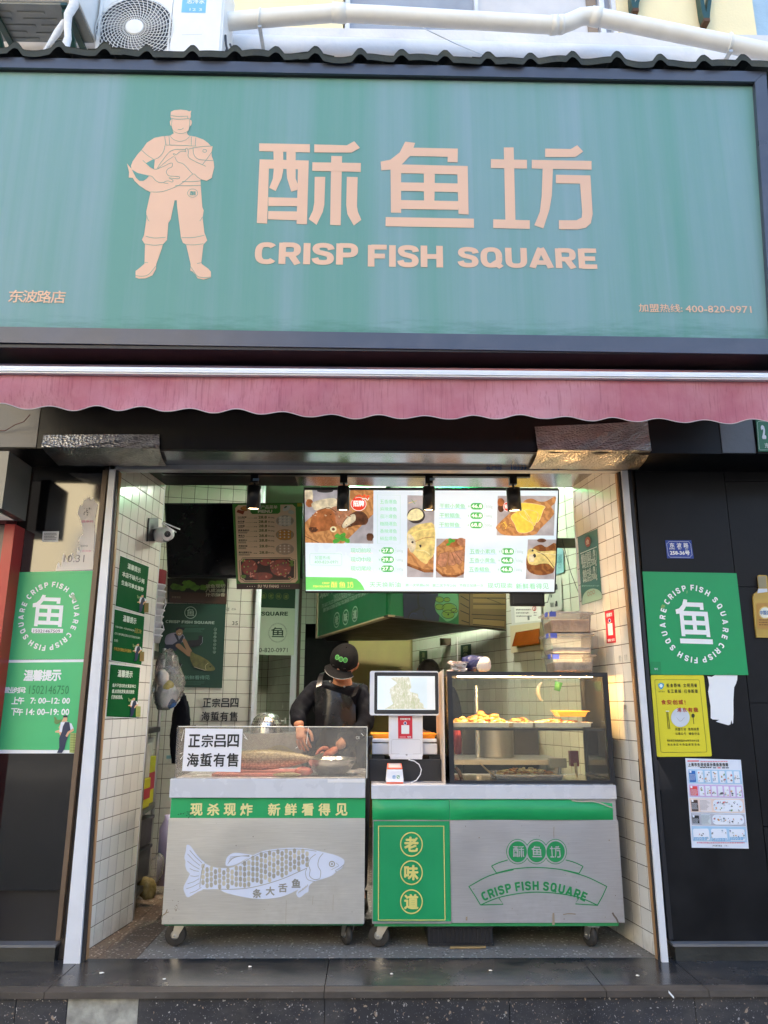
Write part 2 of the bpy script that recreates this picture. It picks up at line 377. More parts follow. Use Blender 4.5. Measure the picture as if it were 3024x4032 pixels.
CRISP = [[(78,72),(299,76),(299,112),(78,106)],[(80,142),(122,143),(113,421),(68,419)],[(80,142),(294,147),(293,186),(80,181)],
 [(248,146),(294,147),(286,425),(241,423)],[(118,307),(244,310),(243,346),(118,345)],[(118,367),(243,369),(243,407),(116,403)],
 [(140,104),(183,104),(183,190),(176,225),(150,280),(122,266),(138,225),(142,180)],[(197,104),(237,104),(237,225),(246,250),(244,275),(218,283),(200,225),(197,180)],
 [(318,77),(460,81),(492,63),(517,92),(480,113),(318,112)],[(310,155),(521,158),(520,197),(309,192)],[(392,127),(439,128),(433,429),(387,427)],
 [(320,218),(366,218),(362,340),(355,370),(328,427),(294,402),(312,365),(318,330)],[(460,218),(507,219),(504,345),(508,370),(523,405),(490,430),(462,380),(457,340)]]
SQUARE = [[(1143,90),(1186,90),(1194,407),(1150,405)],[(1087,141),(1244,144),(1244,182),(1087,180)],[(1097,403),(1256,407),(1256,445),(1097,441)],
 [(1323,95),(1435,97),(1463,80),(1489,108),(1455,132),(1323,132)],[(1265,144),(1525,149),(1525,187),(1265,182)],
 [(1312,182),(1357,183),(1352,300),(1342,360),(1315,443),(1276,429),(1300,370),(1308,300)],
 [(1370,209),(1520,212),(1530,380),(1522,420),(1500,440),(1465,447),(1383,446),(1383,407),(1460,407),(1482,395),(1484,370),(1475,248),(1370,246)]]
def _se(cx, cy, rx, ry, a0, a1, n=18, p=2.7):
    out = []
    for i in range(n+1):
        a = R(a0+(a1-a0)*i/n); c, s = math.cos(a), math.sin(a); out.append((cx+rx*math.copysign(abs(c)**(2/p), c), cy+ry*math.copysign(abs(s)**(2/p), s)))
    return out
STROKES = {'C': (.68, [_se(.36, .5, .265, .405, 42, 318)]), 'I': (.19, [[(.095, 0), (.095, 1)]]),
 'S': (.68, [smooth_pts([(.60,.70),(.54,.85),(.34,.905),(.15,.86),(.10,.72),(.17,.59),(.34,.53),(.52,.45),(.58,.29),(.52,.14),(.34,.095),(.14,.14),(.07,.30)])]),
 'P': (.68, [[(.095, 0), (.095, 1)], [(.095, .905), (.36, .905)]+_se(.36, .68, .225, .225, 90, -90, 12)+[(.095, .455)]]),
 'R': (.70, [[(.095, 0), (.095, 1)], [(.095, .905), (.36, .905)]+_se(.36, .68, .225, .225, 90, -90, 12)+[(.095, .455)], [(.36, .48), (.60, 0)]]),
 'F': (.62, [[(.095, 0), (.095, 1)], [(.095, .905), (.62, .905)], [(.095, .49), (.56, .49)]]),
 'E': (.62, [[(.095, 0), (.095, 1)], [(.095, .905), (.62, .905)], [(.095, .5), (.57, .5)], [(.095, .095), (.62, .095)]]),
 'H': (.72, [[(.095, 0), (.095, 1)], [(.625, 0), (.625, 1)], [(.095, .5), (.625, .5)]]),
 'U': (.72, [[(.095, 1), (.095, .42)]+_se(.36, .40, .265, .305, 180, 360, 14)+[(.625, .42), (.625, 1)]]),
 'Q': (.76, [_se(.36, .5, .265, .405, 0, 360, 28), [(.42, .30), (.70, .0)]]),
 'A': (.82, [[(.09, 0), (.375, .93), (.41, 1)], [(.73, 0), (.445, .93), (.41, 1)], [(.20, .27), (.62, .27)]])}
def stroke_text(t, w=.225, gap=.10):
    parts, x = [], 0.
    for c in t:
        if c == ' ': x += .30; continue
        W_, L = STROKES[c]
        for P in L:
            n = len(P); vs = []
            for i in range(n):
                a, d = Vector(P[max(0, i-1)]), Vector(P[min(n-1, i+1)]); k = (d-a).normalized() if (d-a).length > 1e-9 else Vector((1, 0)); nn = Vector((-k.y, k.x))*w/2
                vs += [(x+P[i][0]+nn.x, P[i][1]+nn.y), (x+P[i][0]-nn.x, P[i][1]-nn.y)]
            parts.append((vs, [[2*i, 2*i+1, 2*i+3, 2*i+2] for i in range(n-1)]))
        x += W_+gap
    return parts
class Print:
    def __init__(s, pl, base=.001):
        s.pl = pl; s.mb = MB(); s.base = base; s.T = (0, 0, 1.); s.k = 0
    def tf(s, ox, oy, sc): s.T = (ox, oy, sc); return s
    def uv(s, x, y): return s.pl.uv(s.T[0]+x/s.T[2], s.T[1]+y/s.T[2])
    def off(s, L): s.k += 1; return s.base+L*.0008+(s.k % 11)*.00006
    def polyuv(s, uvs, m, L=0):
        o = s.off(L); P = [Vector((u, v, 0)) for u, v in uvs]
        s.mb.add([s.pl.at(p.x, p.y, o) for p in P], [tuple(t) for t in tessellate_polygon([P])], m)
    def poly(s, pts, m, L=0): s.polyuv([s.uv(*p) for p in pts], m, L)
    def rect(s, x0, y0, x1, y1, m, L=0, r=0):
        a, b = s.uv(x0, y0), s.uv(x1, y1); s.rectuv(a[0], b[1], b[0], a[1], m, L, r*abs(b[0]-a[0]) if r else 0)
    def rectuv(s, u0, v0, u1, v1, m, L=0, r=0):
        if not r: s.polyuv([(u0, v0), (u1, v0), (u1, v1), (u0, v1)], m, L); return
        r = min(r, (v1-v0)/2.001, (u1-u0)/2.001); P = []
        for cx, cy, a0 in ((u1-r, v0+r, -90), (u1-r, v1-r, 0), (u0+r, v1-r, 90), (u0+r, v0+r, 180)):
            for k in range(6): a = R(a0+k*18); P.append((cx+r*math.cos(a), cy+r*math.sin(a)))
        s.polyuv(P, m, L)
    def ell(s, cx, cy, rx, ry, m, L=0, n=24, jit=0, rot=0):
        P = []
        for k in range(n):
            a = 2*math.pi*k/n; q = 1+random.uniform(-jit, jit); x, y = rx*math.cos(a)*q, ry*math.sin(a)*q
            P.append((cx+x*math.cos(rot)-y*math.sin(rot), cy+x*math.sin(rot)+y*math.cos(rot)))
        s.poly(P, m, L)
    def line(s, pts, w, m, L=1, closed=False):
        P = [Vector((*s.uv(*p), 0)) for p in pts]; a, b = s.uv(0, 0), s.uv(w, 0); w = abs(b[0]-a[0])/2; s._line(P, w, m, L, closed)
    def _line(s, P, w, m, L, closed=False):
        o = s.off(L); n = len(P); A = []; B = []
        for i in range(n):
            p = P[(i-1) % n] if closed else P[max(0, i-1)]; q = P[(i+1) % n] if closed else P[min(n-1, i+1)]
            t = (q-p); t = t.normalized() if t.length > 1e-9 else Vector((1, 0, 0)); nn = Vector((-t.y, t.x, 0))*w
            A.append(P[i]+nn); B.append(P[i]-nn)
        vs = [s.pl.at(p.x, p.y, o) for p in A+B]
        s.mb.add(vs, [(i, (i+1) % n, n+(i+1) % n, n+i) for i in range(n if closed else n-1)], m)
    def curve(s, pts, w, m, L=1, closed=False, n=5):
        s.line(smooth(pts, n, closed), w, m, L, closed)
    def ring(s, cx, cy, rx, ry, w, m, L=1): s.line([(cx+rx*math.cos(2*math.pi*k/40), cy+ry*math.sin(2*math.pi*k/40)) for k in range(40)], w, m, L, True)
    def text(s, t, x0, y0, x1, y1, m, L=1, bold=0.):
        """lettering whose ink fills the box with top-left (x0,y0) and bottom-right (x1,y1)"""
        a, b = s.uv(x0, y0), s.uv(x1, y1); s.textuv(t, a[0], b[1], b[0], a[1], m, L, bold)
    def textuv(s, t, u0, v0, u1, v1, m, L=1, bold=0.):
        st = bold >= .035 and all(c in 'CRISPFHQUAE ' for c in t)
        parts = stroke_text(t) if st else [glyphs(t)]
        if st: bold = 0
        if not parts[0][0]: return
        xs = [p[0] for q_ in parts for p in q_[0]]; ys = [p[1] for q_ in parts for p in q_[0]]; X0, X1, Y0, Y1 = min(xs), max(xs), min(ys), max(ys)
        sx, sy = (u1-u0)/(X1-X0+1e-9), (v1-v0)/(Y1-Y0+1e-9)
        for (vs, fs), (dx, dy) in [(a, b) for a in parts for b in s.spread(bold)]:
            o = s.off(L); k = 1-2*bold/(Y1-Y0+1e-9); kx = 1-2*bold/(X1-X0+1e-9)
            s.mb.add([s.pl.at((u0+u1)/2+((x-(X0+X1)/2)*kx+dx)*sx, (v0+v1)/2+((y-(Y0+Y1)/2)*k+dy)*sy, o) for x, y in vs], fs, m)
    def spread(s, b): return [(0, 0)]+([(b*p, b*q) for p, q in ((1, 0), (-1, 0), (0, 1), (0, -1), (.7, .7), (-.7, .7), (.7, -.7), (-.7, -.7))] if b else [])
    def row(s, chars, x0, y0, x1, y1, m, L=1, bold=0., fill=.86, slope=0):
        """CJK characters set one by one with even pitch"""
        n = len(chars); w = (x1-x0)/n
        for i, c in enumerate(chars):
            if c == ' ': continue
            q = w*(1-fill)/2; dy = slope*i/n
            s.text(c, x0+i*w+q, y0+dy, x0+(i+1)*w-q, y1+dy, m, L, bold)
    def glyph(s, polys, src, x0, y0, x1, y1, m, L=1):
        a, b = s.uv(x0, y0), s.uv(x1, y1)
        for i, P in enumerate(polys):
            s.polyuv([(a[0]+(x-src[0])/(src[2]-src[0])*(b[0]-a[0]), a[1]+(y-src[1])/(src[3]-src[1])*(b[1]-a[1])) for x, y in P], m, L)
    def arc(s, t, cx, cy, rx, ry, a0, a1, h, m, L=1, bold=.02, flip=False):
        """letters round an ellipse, angles in degrees clockwise from 12 o'clock, pixels as unit"""
        n = len(t); C = s.uv(cx, cy); U = s.uv(cx+rx, cy); V = s.uv(cx, cy+ry); ru = math.hypot(U[0]-C[0], U[1]-C[1]); rv = math.hypot(V[0]-C[0], V[1]-C[1])
        hh = abs(s.uv(cx, cy)[1]-s.uv(cx, cy+h)[1]); adv = []
        st = bold >= .035 and all(c in 'CRISPFHQUAE ' for c in t); gl = (lambda c: stroke_text(c) if c != ' ' else [([], [])]) if st else (lambda c: [glyphs(c)])
        if st: bold = 0
        for c in t:
            A_ = [p[0] for q_ in gl(c) for p in q_[0]]; adv.append((max(A_)-min(A_)+.13) if A_ else .30)
        tot = sum(adv); acc = 0
        for c, ad in zip(t, adv):
            th = R(a0+(a1-a0)*(acc+ad/2)/tot); acc += ad
            parts = gl(c)
            if not parts[0][0]: continue
            xs = [p[0] for q_ in parts for p in q_[0]]; mx = (min(xs)+max(xs))/2; sc = hh/(1. if st else .70+2*bold)
            rot = -th+(math.pi if flip else 0); ca, sa = math.cos(rot), math.sin(rot)
            ou, ov = C[0]+ru*math.sin(th), C[1]+rv*math.cos(th)
            for (vs, fs), (dx, dy) in [(a, b) for a in parts for b in s.spread(bold)]:
                out = []; o = s.off(L)
                for x, y in vs:
                    X, Y = (x-mx+dx)*sc, (y-(.5 if st else .35)+dy)*sc; out.append(s.pl.at(ou+X*ca-Y*sa, ov+X*sa+Y*ca, o))
                s.mb.add(out, fs, m)
    def build(s, name='print', parent=None, **k): return s.mb.build(name, parent, **k)
def smooth(pts, n=5, closed=False):
    P = [Vector((p[0], p[1], 0)) for p in pts]; N = len(P); out = []
    for i in range(N if closed else N-1):
        g = (lambda j: P[j % N]) if closed else (lambda j: P[max(0, min(N-1, j))])
        p0, p1, p2, p3 = g(i-1), g(i), g(i+1), g(i+2)
        for k in range(n):
            t = k/n; out.append(.5*((2*p1)+(p2-p0)*t+(2*p0-5*p1+4*p2-p3)*t*t+(3*p1-p0-3*p2+p3)*t**3))
    if not closed: out.append(P[-1])
    return [(p.x, p.y) for p in out]
SRC3 = (66, 60, 1533, 449)
def brand(pr, x0, y0, x1, y1, m, L=1):
    pr.glyph(CRISP+FISH+SQUARE, SRC3, x0, y0, x1, y1, m, L)
def fish1(pr, x0, y0, x1, y1, m, L=1): pr.glyph(FISH, (607, 65, 1013, 440), x0, y0, x1, y1, m, L)
def board(name, pl, px, th, m, parent=None, **k):
    """flat board with its front face on the plane through pixel outline px, body going back by th"""
    q = MB(); q.prism([pl.pt(x, y) for x, y in px], -pl.n*th, m); return q.build(name, parent, **k)
def sticker(name, pl, px, m, th=.002, **k):
    q = MB(); q.prism([pl.pt(x, y, th) for x, y in px], -pl.n*(th-.0004), m); return q.build(name, **k)
def P3(c, e=0, **k):
    n = 'print_'+c+('_lit' if e else '')
    return mat(n, c, k.get('rough', .5), var=k.get('var', .03), emit=e, vs=k.get('vs', 6))
# ------------------------------------------------------------------ setting: ground, steps, floor
FLOOR_Y0 = .0
q = MB(); q.box((-40, -60, -.60), (40, -.412, -.20), mat('pavement', (.07, .068, .064), .85, bump=.3, dirt=.4)); q.build('pavement', kind='structure')
st = thing('entrance_step', (0, -.41, -.2), 'dark stone step in front of the shop, grey white patched concrete at its left', 'step')
# riser panels of speckled granite and one patched with bare concrete
rx = [-2.6, -1.62, -1.3085, -1.032, -.24, .725, 1.42, 2.6]
rx = [-2.9, -1.485, PY(-.40).pt(265, 3960)[0], PY(-.40).pt(546, 3960)[0], PY(-.40).pt(1278, 3960)[0], PY(-.40).pt(2005, 3960)[0], PY(-.40).pt(2736, 3960)[0], 2.9]
mat('concrete_patch', (.34, .33, .29), .9, var=.45, vs=14, bump=.5, bs=40, dirt=.5, dirtcol=(.09, .085, .07))
for i in range(7):
    conc = i == 2
    o = box('riser_panel', (rx[i]+.0015, -.402+(.002 if conc else 0), -.199), (rx[i+1]-.0015, -.36, -.026), 'concrete_patch' if conc else 'granite', st, bev=.0015)
    if conc: o['label'] = 'bare pale concrete patch in the granite riser'
box('riser_core', (-2.9, -.397, -.2), (2.9, -.05, -.03), 'frame_shadow', st)
# polished treads with grooved nosing
tj = [-2.9, onZ(1290, 3790, 0)[0], onZ(2545, 3800, 0)[0]+.0, 2.9]
tj = [-2.9, -1.18, -.205, .875, 1.72, 2.9]
tj2 = [-2.9, onZ(550, 3800, 0)[0]-.3, onZ(1286, 3840, 0)[0], onZ(2330, 3830, 0)[0], onZ(2735, 3890, 0)[0]+.05, 2.9]
for i in range(5):
    q = MB(); x0, x1 = tj2[i]+.0015, tj2[i+1]-.0015
    q.box((x0, -.355, -.026), (x1, .012, 0), 'stone_polished', .0015)
    for k in range(5): q.box((x0, -.418+k*.013, -.025), (x1, -.409+k*.013, -.0015), 'stone_nosing', .001)
    q.box((x0, -.419, -.027), (x1, -.3555, -.004), 'stone_nosing')
    q.build('tread', st)
q = MB(); q.box((-1.108, .014, -.2), (2.4, 7.5, -.003), 'terrazzo'); q.build('shop_floor', kind='structure')
q = MB(); q.box((-2.2, .014, -.2), (-1.30, 7.5, -.003), 'terrazzo_brown'); q.box((-1.297, .014, -.2), (-1.111, 7.5, -.003), 'terrazzo_brown'); q.build('floor_border', kind='structure')
box('floor_base', (-2.3, .02, -.25), (2.5, 7.5, -.201), 'grout')['kind'] = 'structure'
# terrazzo floor slabs (large, thin dark joints)
mat('terrazzo_joint', (.02, .018, .016), .8)
mat('litter', 'd8d6d0', .7)

# ------------------------------------------------------------------ tiled walls
def tile_mesh(w, h, m, d=.0015, bev=.0011):
    q = MB(); x, z = w/2, h/2; b = bev
    o = [(-x, 0, -z), (x, 0, -z), (x, 0, z), (-x, 0, z)]; f = [(-x+b, -d, -z+b), (x-b, -d, -z+b), (x-b, -d, z-b), (-x+b, -d, z-b)]
    q.add(o+f, [(4, 5, 6, 7), (0, 1, 5, 4), (1, 2, 6, 5), (2, 3, 7, 6), (3, 0, 4, 7)], m, False)
    me = bpy.data.meshes.new('tile'); me.from_pydata(q.v, [], q.f); me.materials.append(MATS[m]); return me
def tile_wall(p0, p1, z0, z1, m, label, pitch=(.095, .1), zph=0., uph=0., thick=.08, limit=290, vis=None, joint=.0034, name='tiled_wall', openings=(), seen=None):
    """wall from p0 to p1 in plan, tiles on the side facing the camera (normal turned to the camera)"""
    a, b = Vector((*p0, 0)), Vector((*p1, 0)); u = (b-a); Lw = u.length; u.normalize(); n = Vector((u.y, -u.x, 0))
    if n.dot(CAM-a) < 0: n = -n; a, b = b, a; u = -u; uph = (-(Lw-uph)) % pitch[0]
    root = thing(name, (*((a+b)/2).xy, z0), label, 'wall')
    q = MB()
    segs = [(0, Lw, z0, z1)]
    for (o0, o1, zt) in openings:      # door-like openings from the floor up to zt
        segs = [s for sg in segs for s in ([(sg[0], o0, sg[2], sg[3]), (o1, sg[1], sg[2], sg[3]), (o0, o1, zt, sg[3])] if sg[0] < o0 and sg[1] > o1 else [sg])]
    for s0, s1, a0, a1 in segs:
        q.hexa([a+u*s0+Vector((0, 0, a0)), a+u*s1+Vector((0, 0, a0)), a+u*s1-n*thick+Vector((0, 0, a0)), a+u*s0-n*thick+Vector((0, 0, a0)),
                a+u*s0+Vector((0, 0, a1)), a+u*s1+Vector((0, 0, a1)), a+u*s1-n*thick+Vector((0, 0, a1)), a+u*s0-n*thick+Vector((0, 0, a1))], 'grout')
    q.build('wall_core', root)
    rot = math.atan2(u.y, u.x); cells = []; j = -1; cache = {}
    us = []; x = -uph
    while x < Lw: us.append((max(0, x), min(Lw, x+pitch[0]))); x += pitch[0]
    zs = []; z = z0-zph
    while z < z1: zs.append((max(z0, z), min(z1, z+pitch[1]))); z += pitch[1]
    for ua, ub in us:
        if ub-ua < .012: continue
        for za, zb in zs:
            if zb-za < .012: continue
            c = a+u*((ua+ub)/2)+Vector((0, 0, (za+zb)/2))
            if any(o0-.01 < (ua+ub)/2 < o1+.01 and (za+zb)/2 < zt for o0, o1, zt in openings): continue
            cells.append((ua, ub, za, zb, c))
    if seen: cells.sort(key=lambda t: (0 if seen(t[4]) else 1, (t[4]-CAM).length))
    else: cells.sort(key=lambda t: (t[4]-CAM).length)
    root_w = world_of(root); rest = MB()
    for i, (ua, ub, za, zb, c) in enumerate(cells):
        w, h = round(ub-ua-joint, 4), round(zb-za-joint, 4)
        if (w, h) not in cache: cache[(w, h)] = tile_mesh(w, h, m)
        me = cache[(w, h)]
        mt = Matrix.Translation(c)@Matrix.Rotation(rot, 4, 'Z')@Matrix.Rotation(R(random.gauss(0, .28)), 4, 'X')@Matrix.Rotation(R(random.gauss(0, .28)), 4, 'Z')
        if (-n).dot(Matrix.Rotation(rot, 3, 'Z')@Vector((0, 1, 0))) < 0: mt = mt@Matrix.Rotation(math.pi, 4, 'Z')
        if i < limit:
            o = bpy.data.objects.new('tile', me); COL.objects.link(o); o.parent = root
            mt.translation -= root_w; o.matrix_local = mt
        else: rest.mesh(me, m, mt, False)
    if rest.v: rest.build('tiles', root, kind='stuff')
    return root, Pl(a+n*.0021, n)

def zone(x0, y0, x1, y1):
    def f(c):
        v = c-CAM; z = v.dot(FW); px = CX+F*v.dot(RT)/z; py = CY-F*v.dot(UP)/z; return x0 < px < x1 and y0 < py < y1
    return f
JL0, JL1 = (-1.405, .012), (-1.322, .64); JR0, JR1 = (1.385, .012), (1.285, .64)
jl, PLL = tile_wall(JL0, JL1, 0, 2.54, 'tile_cream', 'cream tiled side wall at the left of the shop opening, green notices on it', zph=.005, thick=.10)
jr, PLR = tile_wall(JR0, JR1, 0, 2.54, 'tile_cream', 'cream tiled side wall at the right of the shop opening, lit yellow by the display case', zph=.005, uph=.04, thick=.10)
RW0, RW1 = (1.60, .69), (.42, 3.86)
rw, PRW = tile_wall(RW0, RW1, 0, 3.0, 'tile_green', 'pale tiled kitchen wall running back behind the display case', pitch=(.1, .1), seen=zone(1620, 1900, 2300, 3060))
BL0, BL1 = (-1.80, 1.72), (PY(1.93).pt(1003, 2500)[0], 1.93)
bl, PBL = tile_wall(BL0, BL1, 0, 3.0, 'tile_back', 'cream tiled back wall behind the left counter, green fish posters on it', pitch=(.1, .1), zph=.05, seen=zone(640, 1890, 1003, 2880))
tile_wall((-1.78, .68), (-1.80, 1.70), 0, 2.9, 'tile_back', 'dim tiled wall behind the wire shelf rack', pitch=(.1, .1), limit=120)
# far corridor
ca = PY(5.9).pt(940, 2600)[0]; cb = PY(5.9).pt(1056, 2600)[0]; cc = PY(5.0).pt(1156, 2600)[0]
tile_wall((ca, 5.9), (cb, 5.9), 0, 3.0, 'tile_green', 'narrow far tiled wall seen beside the white column', pitch=(.1, .1), limit=120, seen=zone(980, 2500, 1060, 2900))
tile_wall((cb+.005, 5.895), (cc, 5.0), 0, 3.0, 'tile_green', 'far tiled wall running forward in the corridor', pitch=(.1, .1), limit=200, seen=zone(1050, 2500, 1160, 2900))
s0 = PY(5.1).pt(1166, 2600)[0]; s1 = PY(5.1).pt(1420, 2400)[0]; d0 = PY(5.1).pt(1190, 2600)[0]
sw, PSW = tile_wall((s0, 5.1), (s1, 5.1), 0, 3.0, 'tile_green', 'tiled strip of wall beside the black back doorway', pitch=(.1, .1), limit=200, openings=((d0-s0, s1-s0-.05, 2.12),), seen=zone(1150, 2300, 1300, 2900))
cx = PY(4.98).pt(1160, 2600)[0]
box('wall_column', (cx-.035, 4.90, 0), (cx+.03, 4.985, 2.99), 'trim_white', label='thin white post between the far corridor and the back doorway', cat='post')
box('doorway_backing', (d0-.2, 5.6, 0), (s1+.3, 5.65, 2.3), 'void_black', label='black back doorway behind the worker in the cap', cat='doorway')
t0 = PY(4.0).pt(1372, 2600)[0]; t1 = PY(4.0).pt(1622, 2600)[0]
box('partition_wall', (t0, 4.0, 0), (t1+.3, 4.08, 2.99), 'brick_tan', label='plain tan partition wall between the back doorway and the kitchen', cat='wall')
cx = BL1[0]
q = MB(); q.hexa([(cx+.002, 1.90, 0), (cx+.026, 1.905, 0), (cx+.026, 2.02, 0), (cx+.002, 2.02, 0), (cx+.002, 1.90, 2.98), (cx+.026, 1.905, 2.98), (cx+.026, 2.02, 2.98), (cx+.002, 2.02, 2.98)], 'trim_white')
q.build('wall_column', label='white edge post at the end of the poster wall', cat='post')
# inner corners of the jambs
for P, sx in ((JL1, -1), (JR1, 1)):
    box('corner_trim', (P[0]-.002 if sx > 0 else P[0]-.012, .641, 0), (P[0]+.012 if sx > 0 else P[0]+.002, .653, 2.53), 'trim_white', label=('white plastic edge strip on the inner corner of the %s tiled side wall' % ('right' if sx > 0 else 'left')), cat='trim')
box('return_wall', (1.30, .655, 0), (1.62, .685, 2.9), 'paint_white', label='short wall behind the right side wall corner', cat='wall')
box('return_wall', (-1.80, .655, 0), (-1.337, .675, 2.9), 'paint_white', label='short wall behind the left side wall corner', cat='wall')
# ceiling of the kitchen and its light panels
q = MB(); q.box((-2.0, .66, 2.93), (2.0, 6.2, 3.02), 'ceiling_green'); q.build('ceiling', kind='structure')
box('kitchen_rear_wall', (-2.6, 6.2, 0), (2.6, 6.3, 3.0), 'paint_white', label='plain rear wall closing the kitchen', cat='wall')
box('kitchen_side_wall', (-2.6, .7, 0), (-2.5, 6.2, 3.0), 'paint_white', label='plain left outer wall of the kitchen', cat='wall')
box('kitchen_side_wall', (2.5, .7, 0), (2.6, 6.2, 3.0), 'paint_white', label='plain right outer wall of the kitchen', cat='wall')
mat('panel_light', (1, .98, .90), emit=34., var=0); mat('panel_light_frame', (.7, .7, .68), .4)
for i, (a, b) in enumerate(((1360, 1505), (1700, 1825))):
    xa, xb = onZ(a, 1912, 2.925)[0], onZ(b, 1912, 2.925)[0]; yb = onZ(1430, 1909, 2.925)[1]
    ya = yb-.62
    t = thing('ceiling_light', ((xa+xb)/2, (ya+yb)/2, 2.93), 'bright rectangular ceiling light panel above the lit menu, %s of two' % ('left' if i == 0 else 'right'), 'light', 'ceiling light panels')
    box('diffuser', (xa, ya, 2.915), (xb, yb, 2.925), 'panel_light', t); box('frame', (xa-.012, ya-.012, 2.9255), (xb+.012, yb+.012, 2.9295), 'panel_light_frame', t)

# ------------------------------------------------------------------ door frame, fascia, soffit
PD = PY(-.06)
def post(name, pxs, y, th, m, label, cat='door frame', parent=None):
    return board(name, PY(y), pxs, th, m, parent, label=label, cat=cat)
fr = thing('door_frame', (0, -.05, 0), 'white metal frame round the shop opening with blue lettering along its head', 'door frame')
board('jamb', PD, [(432, 1833), (455, 1833), (313, 3796), (249, 3796)], .05, 'trim_white', fr)
board('jamb_seal', PY(-.045), [(455, 1840), (466, 1842), (332, 3790), (314, 3790)], .04, 'black_plastic', fr)
board('jamb', PD, [(2447, 1853), (2471, 1850), (2633, 3795), (2607, 3793)], .05, 'trim_white', fr)
board('jamb_seal', PY(-.045), [(2437, 1858), (2447, 1856), (2606, 3790), (2596, 3788)], .04, 'black_plastic', fr)
board('jamb_edge', PY(-.030), [(2427, 1862), (2437, 1860), (2596, 3782), (2589, 3780)], .03, mat('wood_edge', 'a9825c', .6), fr)
board('jamb_edge', PY(-.030), [(466, 1858), (472, 1858), (340, 3780), (334, 3782)], .03, 'wood_edge', fr)
board('door_head', PD, [(432, 1829), (2472, 1834), (2472, 1853), (432, 1848)], .06, mat('trim_alu', '9fa1a6', .4, .6, dirt=.3), fr)
pr = Print(PD.shift(.001)); mat('blue_print', '2460a8', .5)
pr.text('仓门沙', 1912, 1838, 1978, 1851, 'blue_print', 1, .02); pr.text('10227', 2012, 1838, 2075, 1851, 'blue_print', 1, .02); pr.text('34', 2170, 1839, 2204, 1852, 'blue_print', 1, .02)
pr.build('lettering', fr)
FZ = 2.438
fa = thing('fascia', (0, -.2, FZ), 'black glossy fascia over the shop opening, silver tape wrapped at both ends', 'fascia')
box('fascia_panel', (-2.6, -.32, FZ), (PY(-.32).pt(2968, 1700)[0], -.29, 3.1), 'black_panel', fa)
box('fascia_panel', (-2.02, -.325, FZ+.004), (PY(-.32).pt(150, 1700)[0], -.321, 3.08), mat('fascia_grey', (.10, .10, .105), .35, bump=.1), fa)['label'] = 'lighter grey end of the fascia at the left'
box('fascia_panel', (PY(-.32).pt(2835, 1700)[0], -.325, FZ+.004), (PY(-.32).pt(2966, 1700)[0], -.321, 3.08), 'fascia_grey', fa)['label'] = 'lighter grey end of the fascia at the right'
box('steel_soffit', (-1.42, -.288, FZ+.001), (1.40, -.062, FZ+.012), 'steel_mirror', fa)
box('black_soffit', (1.402, -.288, FZ+.001), (2.24, -.002, FZ+.012), 'black_panel_matt', fa)
box('black_soffit', (-2.6, -.288, FZ+.001), (-1.422, -.002, FZ+.012), 'black_panel_matt', fa)
q = MB(); q.box((-1.42, -.01, 2.532), (1.40, .66, 2.56), 'steel_mirror'); q.build('inner_soffit', fa)
q = MB(); q.box((-1.42, .02, 2.5285), (PY(.3).pt(1150, 1880)[0], .655, 2.5315), 'black_panel_matt'); q.build('black_inner_soffit', fa)
box('soffit_edge', (-2.5, .64, 2.545), (2.5, .66, 2.94), 'frame_shadow', fa)
box('fascia_back', (-2.6, -.285, 2.56), (2.6, -.26, 3.2), 'frame_shadow', fa)
# torn foil wraps
def foil(pts, label):
    """pts: rows of px corner outlines on fascia front then under the soffit"""
    t = thing('foil_wrap', pts['loc'], label, 'foil', 'silver foil sheets taped over the fascia')
    A = PY(-.333); (x0, y0), (x1, y1), (x2, y2), (x3, y3) = pts['front']
    ph = random.random()*9
    def fn(u, v):
        x = (x0*(1-u)+x1*u)*(1-v)+(x3*(1-u)+x2*u)*v; y = (y0*(1-u)+y1*u)*(1-v)+(y3*(1-u)+y2*u)*v
        return A.pt(x, y, .006+.0035*math.sin(u*7+v*3+ph)*math.sin(v*4+u*2)+.002*math.sin(u*23+v*13+ph)*v+random.uniform(-.0004, .0004)+.014*max(0, v-.6))
    q = MB(); q.grid(fn, 44, 16, 'foil'); q.build('front_sheet', t)
    def fu(u, v):
        a = fn(u, 1.0); x = pts['ux'][0]*(1-u)+pts['ux'][1]*u
        e = Vector((x, -.07, FZ-.012)); p = a.lerp(e, v)
        return p+Vector((0, 0, -.012*math.sin(v*3.1)*(1+.6*math.sin(u*17+ph))-.0015*math.sin(u*29+v*9)))
    q = MB(); q.grid(fu, 44, 12, 'foil'); q.build('under_sheet', t)
A = PY(-.33)
foil({'loc': A.pt(400, 1760), 'front': [(172, 1714), (628, 1711), (630, 1768), (166, 1762)], 'ux': (PY(-.07).pt(232, 1828)[0], PY(-.07).pt(657, 1840)[0])}, 'crumpled silver foil sheet taped on the left end of the black fascia')
foil({'loc': A.pt(2330, 1740), 'front': [(2104, 1682), (2548, 1660), (2562, 1776), (2116, 1774)], 'ux': (PY(-.07).pt(2080, 1848)[0], PY(-.07).pt(2510, 1834)[0])}, 'crumpled silver foil sheet with warm glints on the right end of the black fascia')

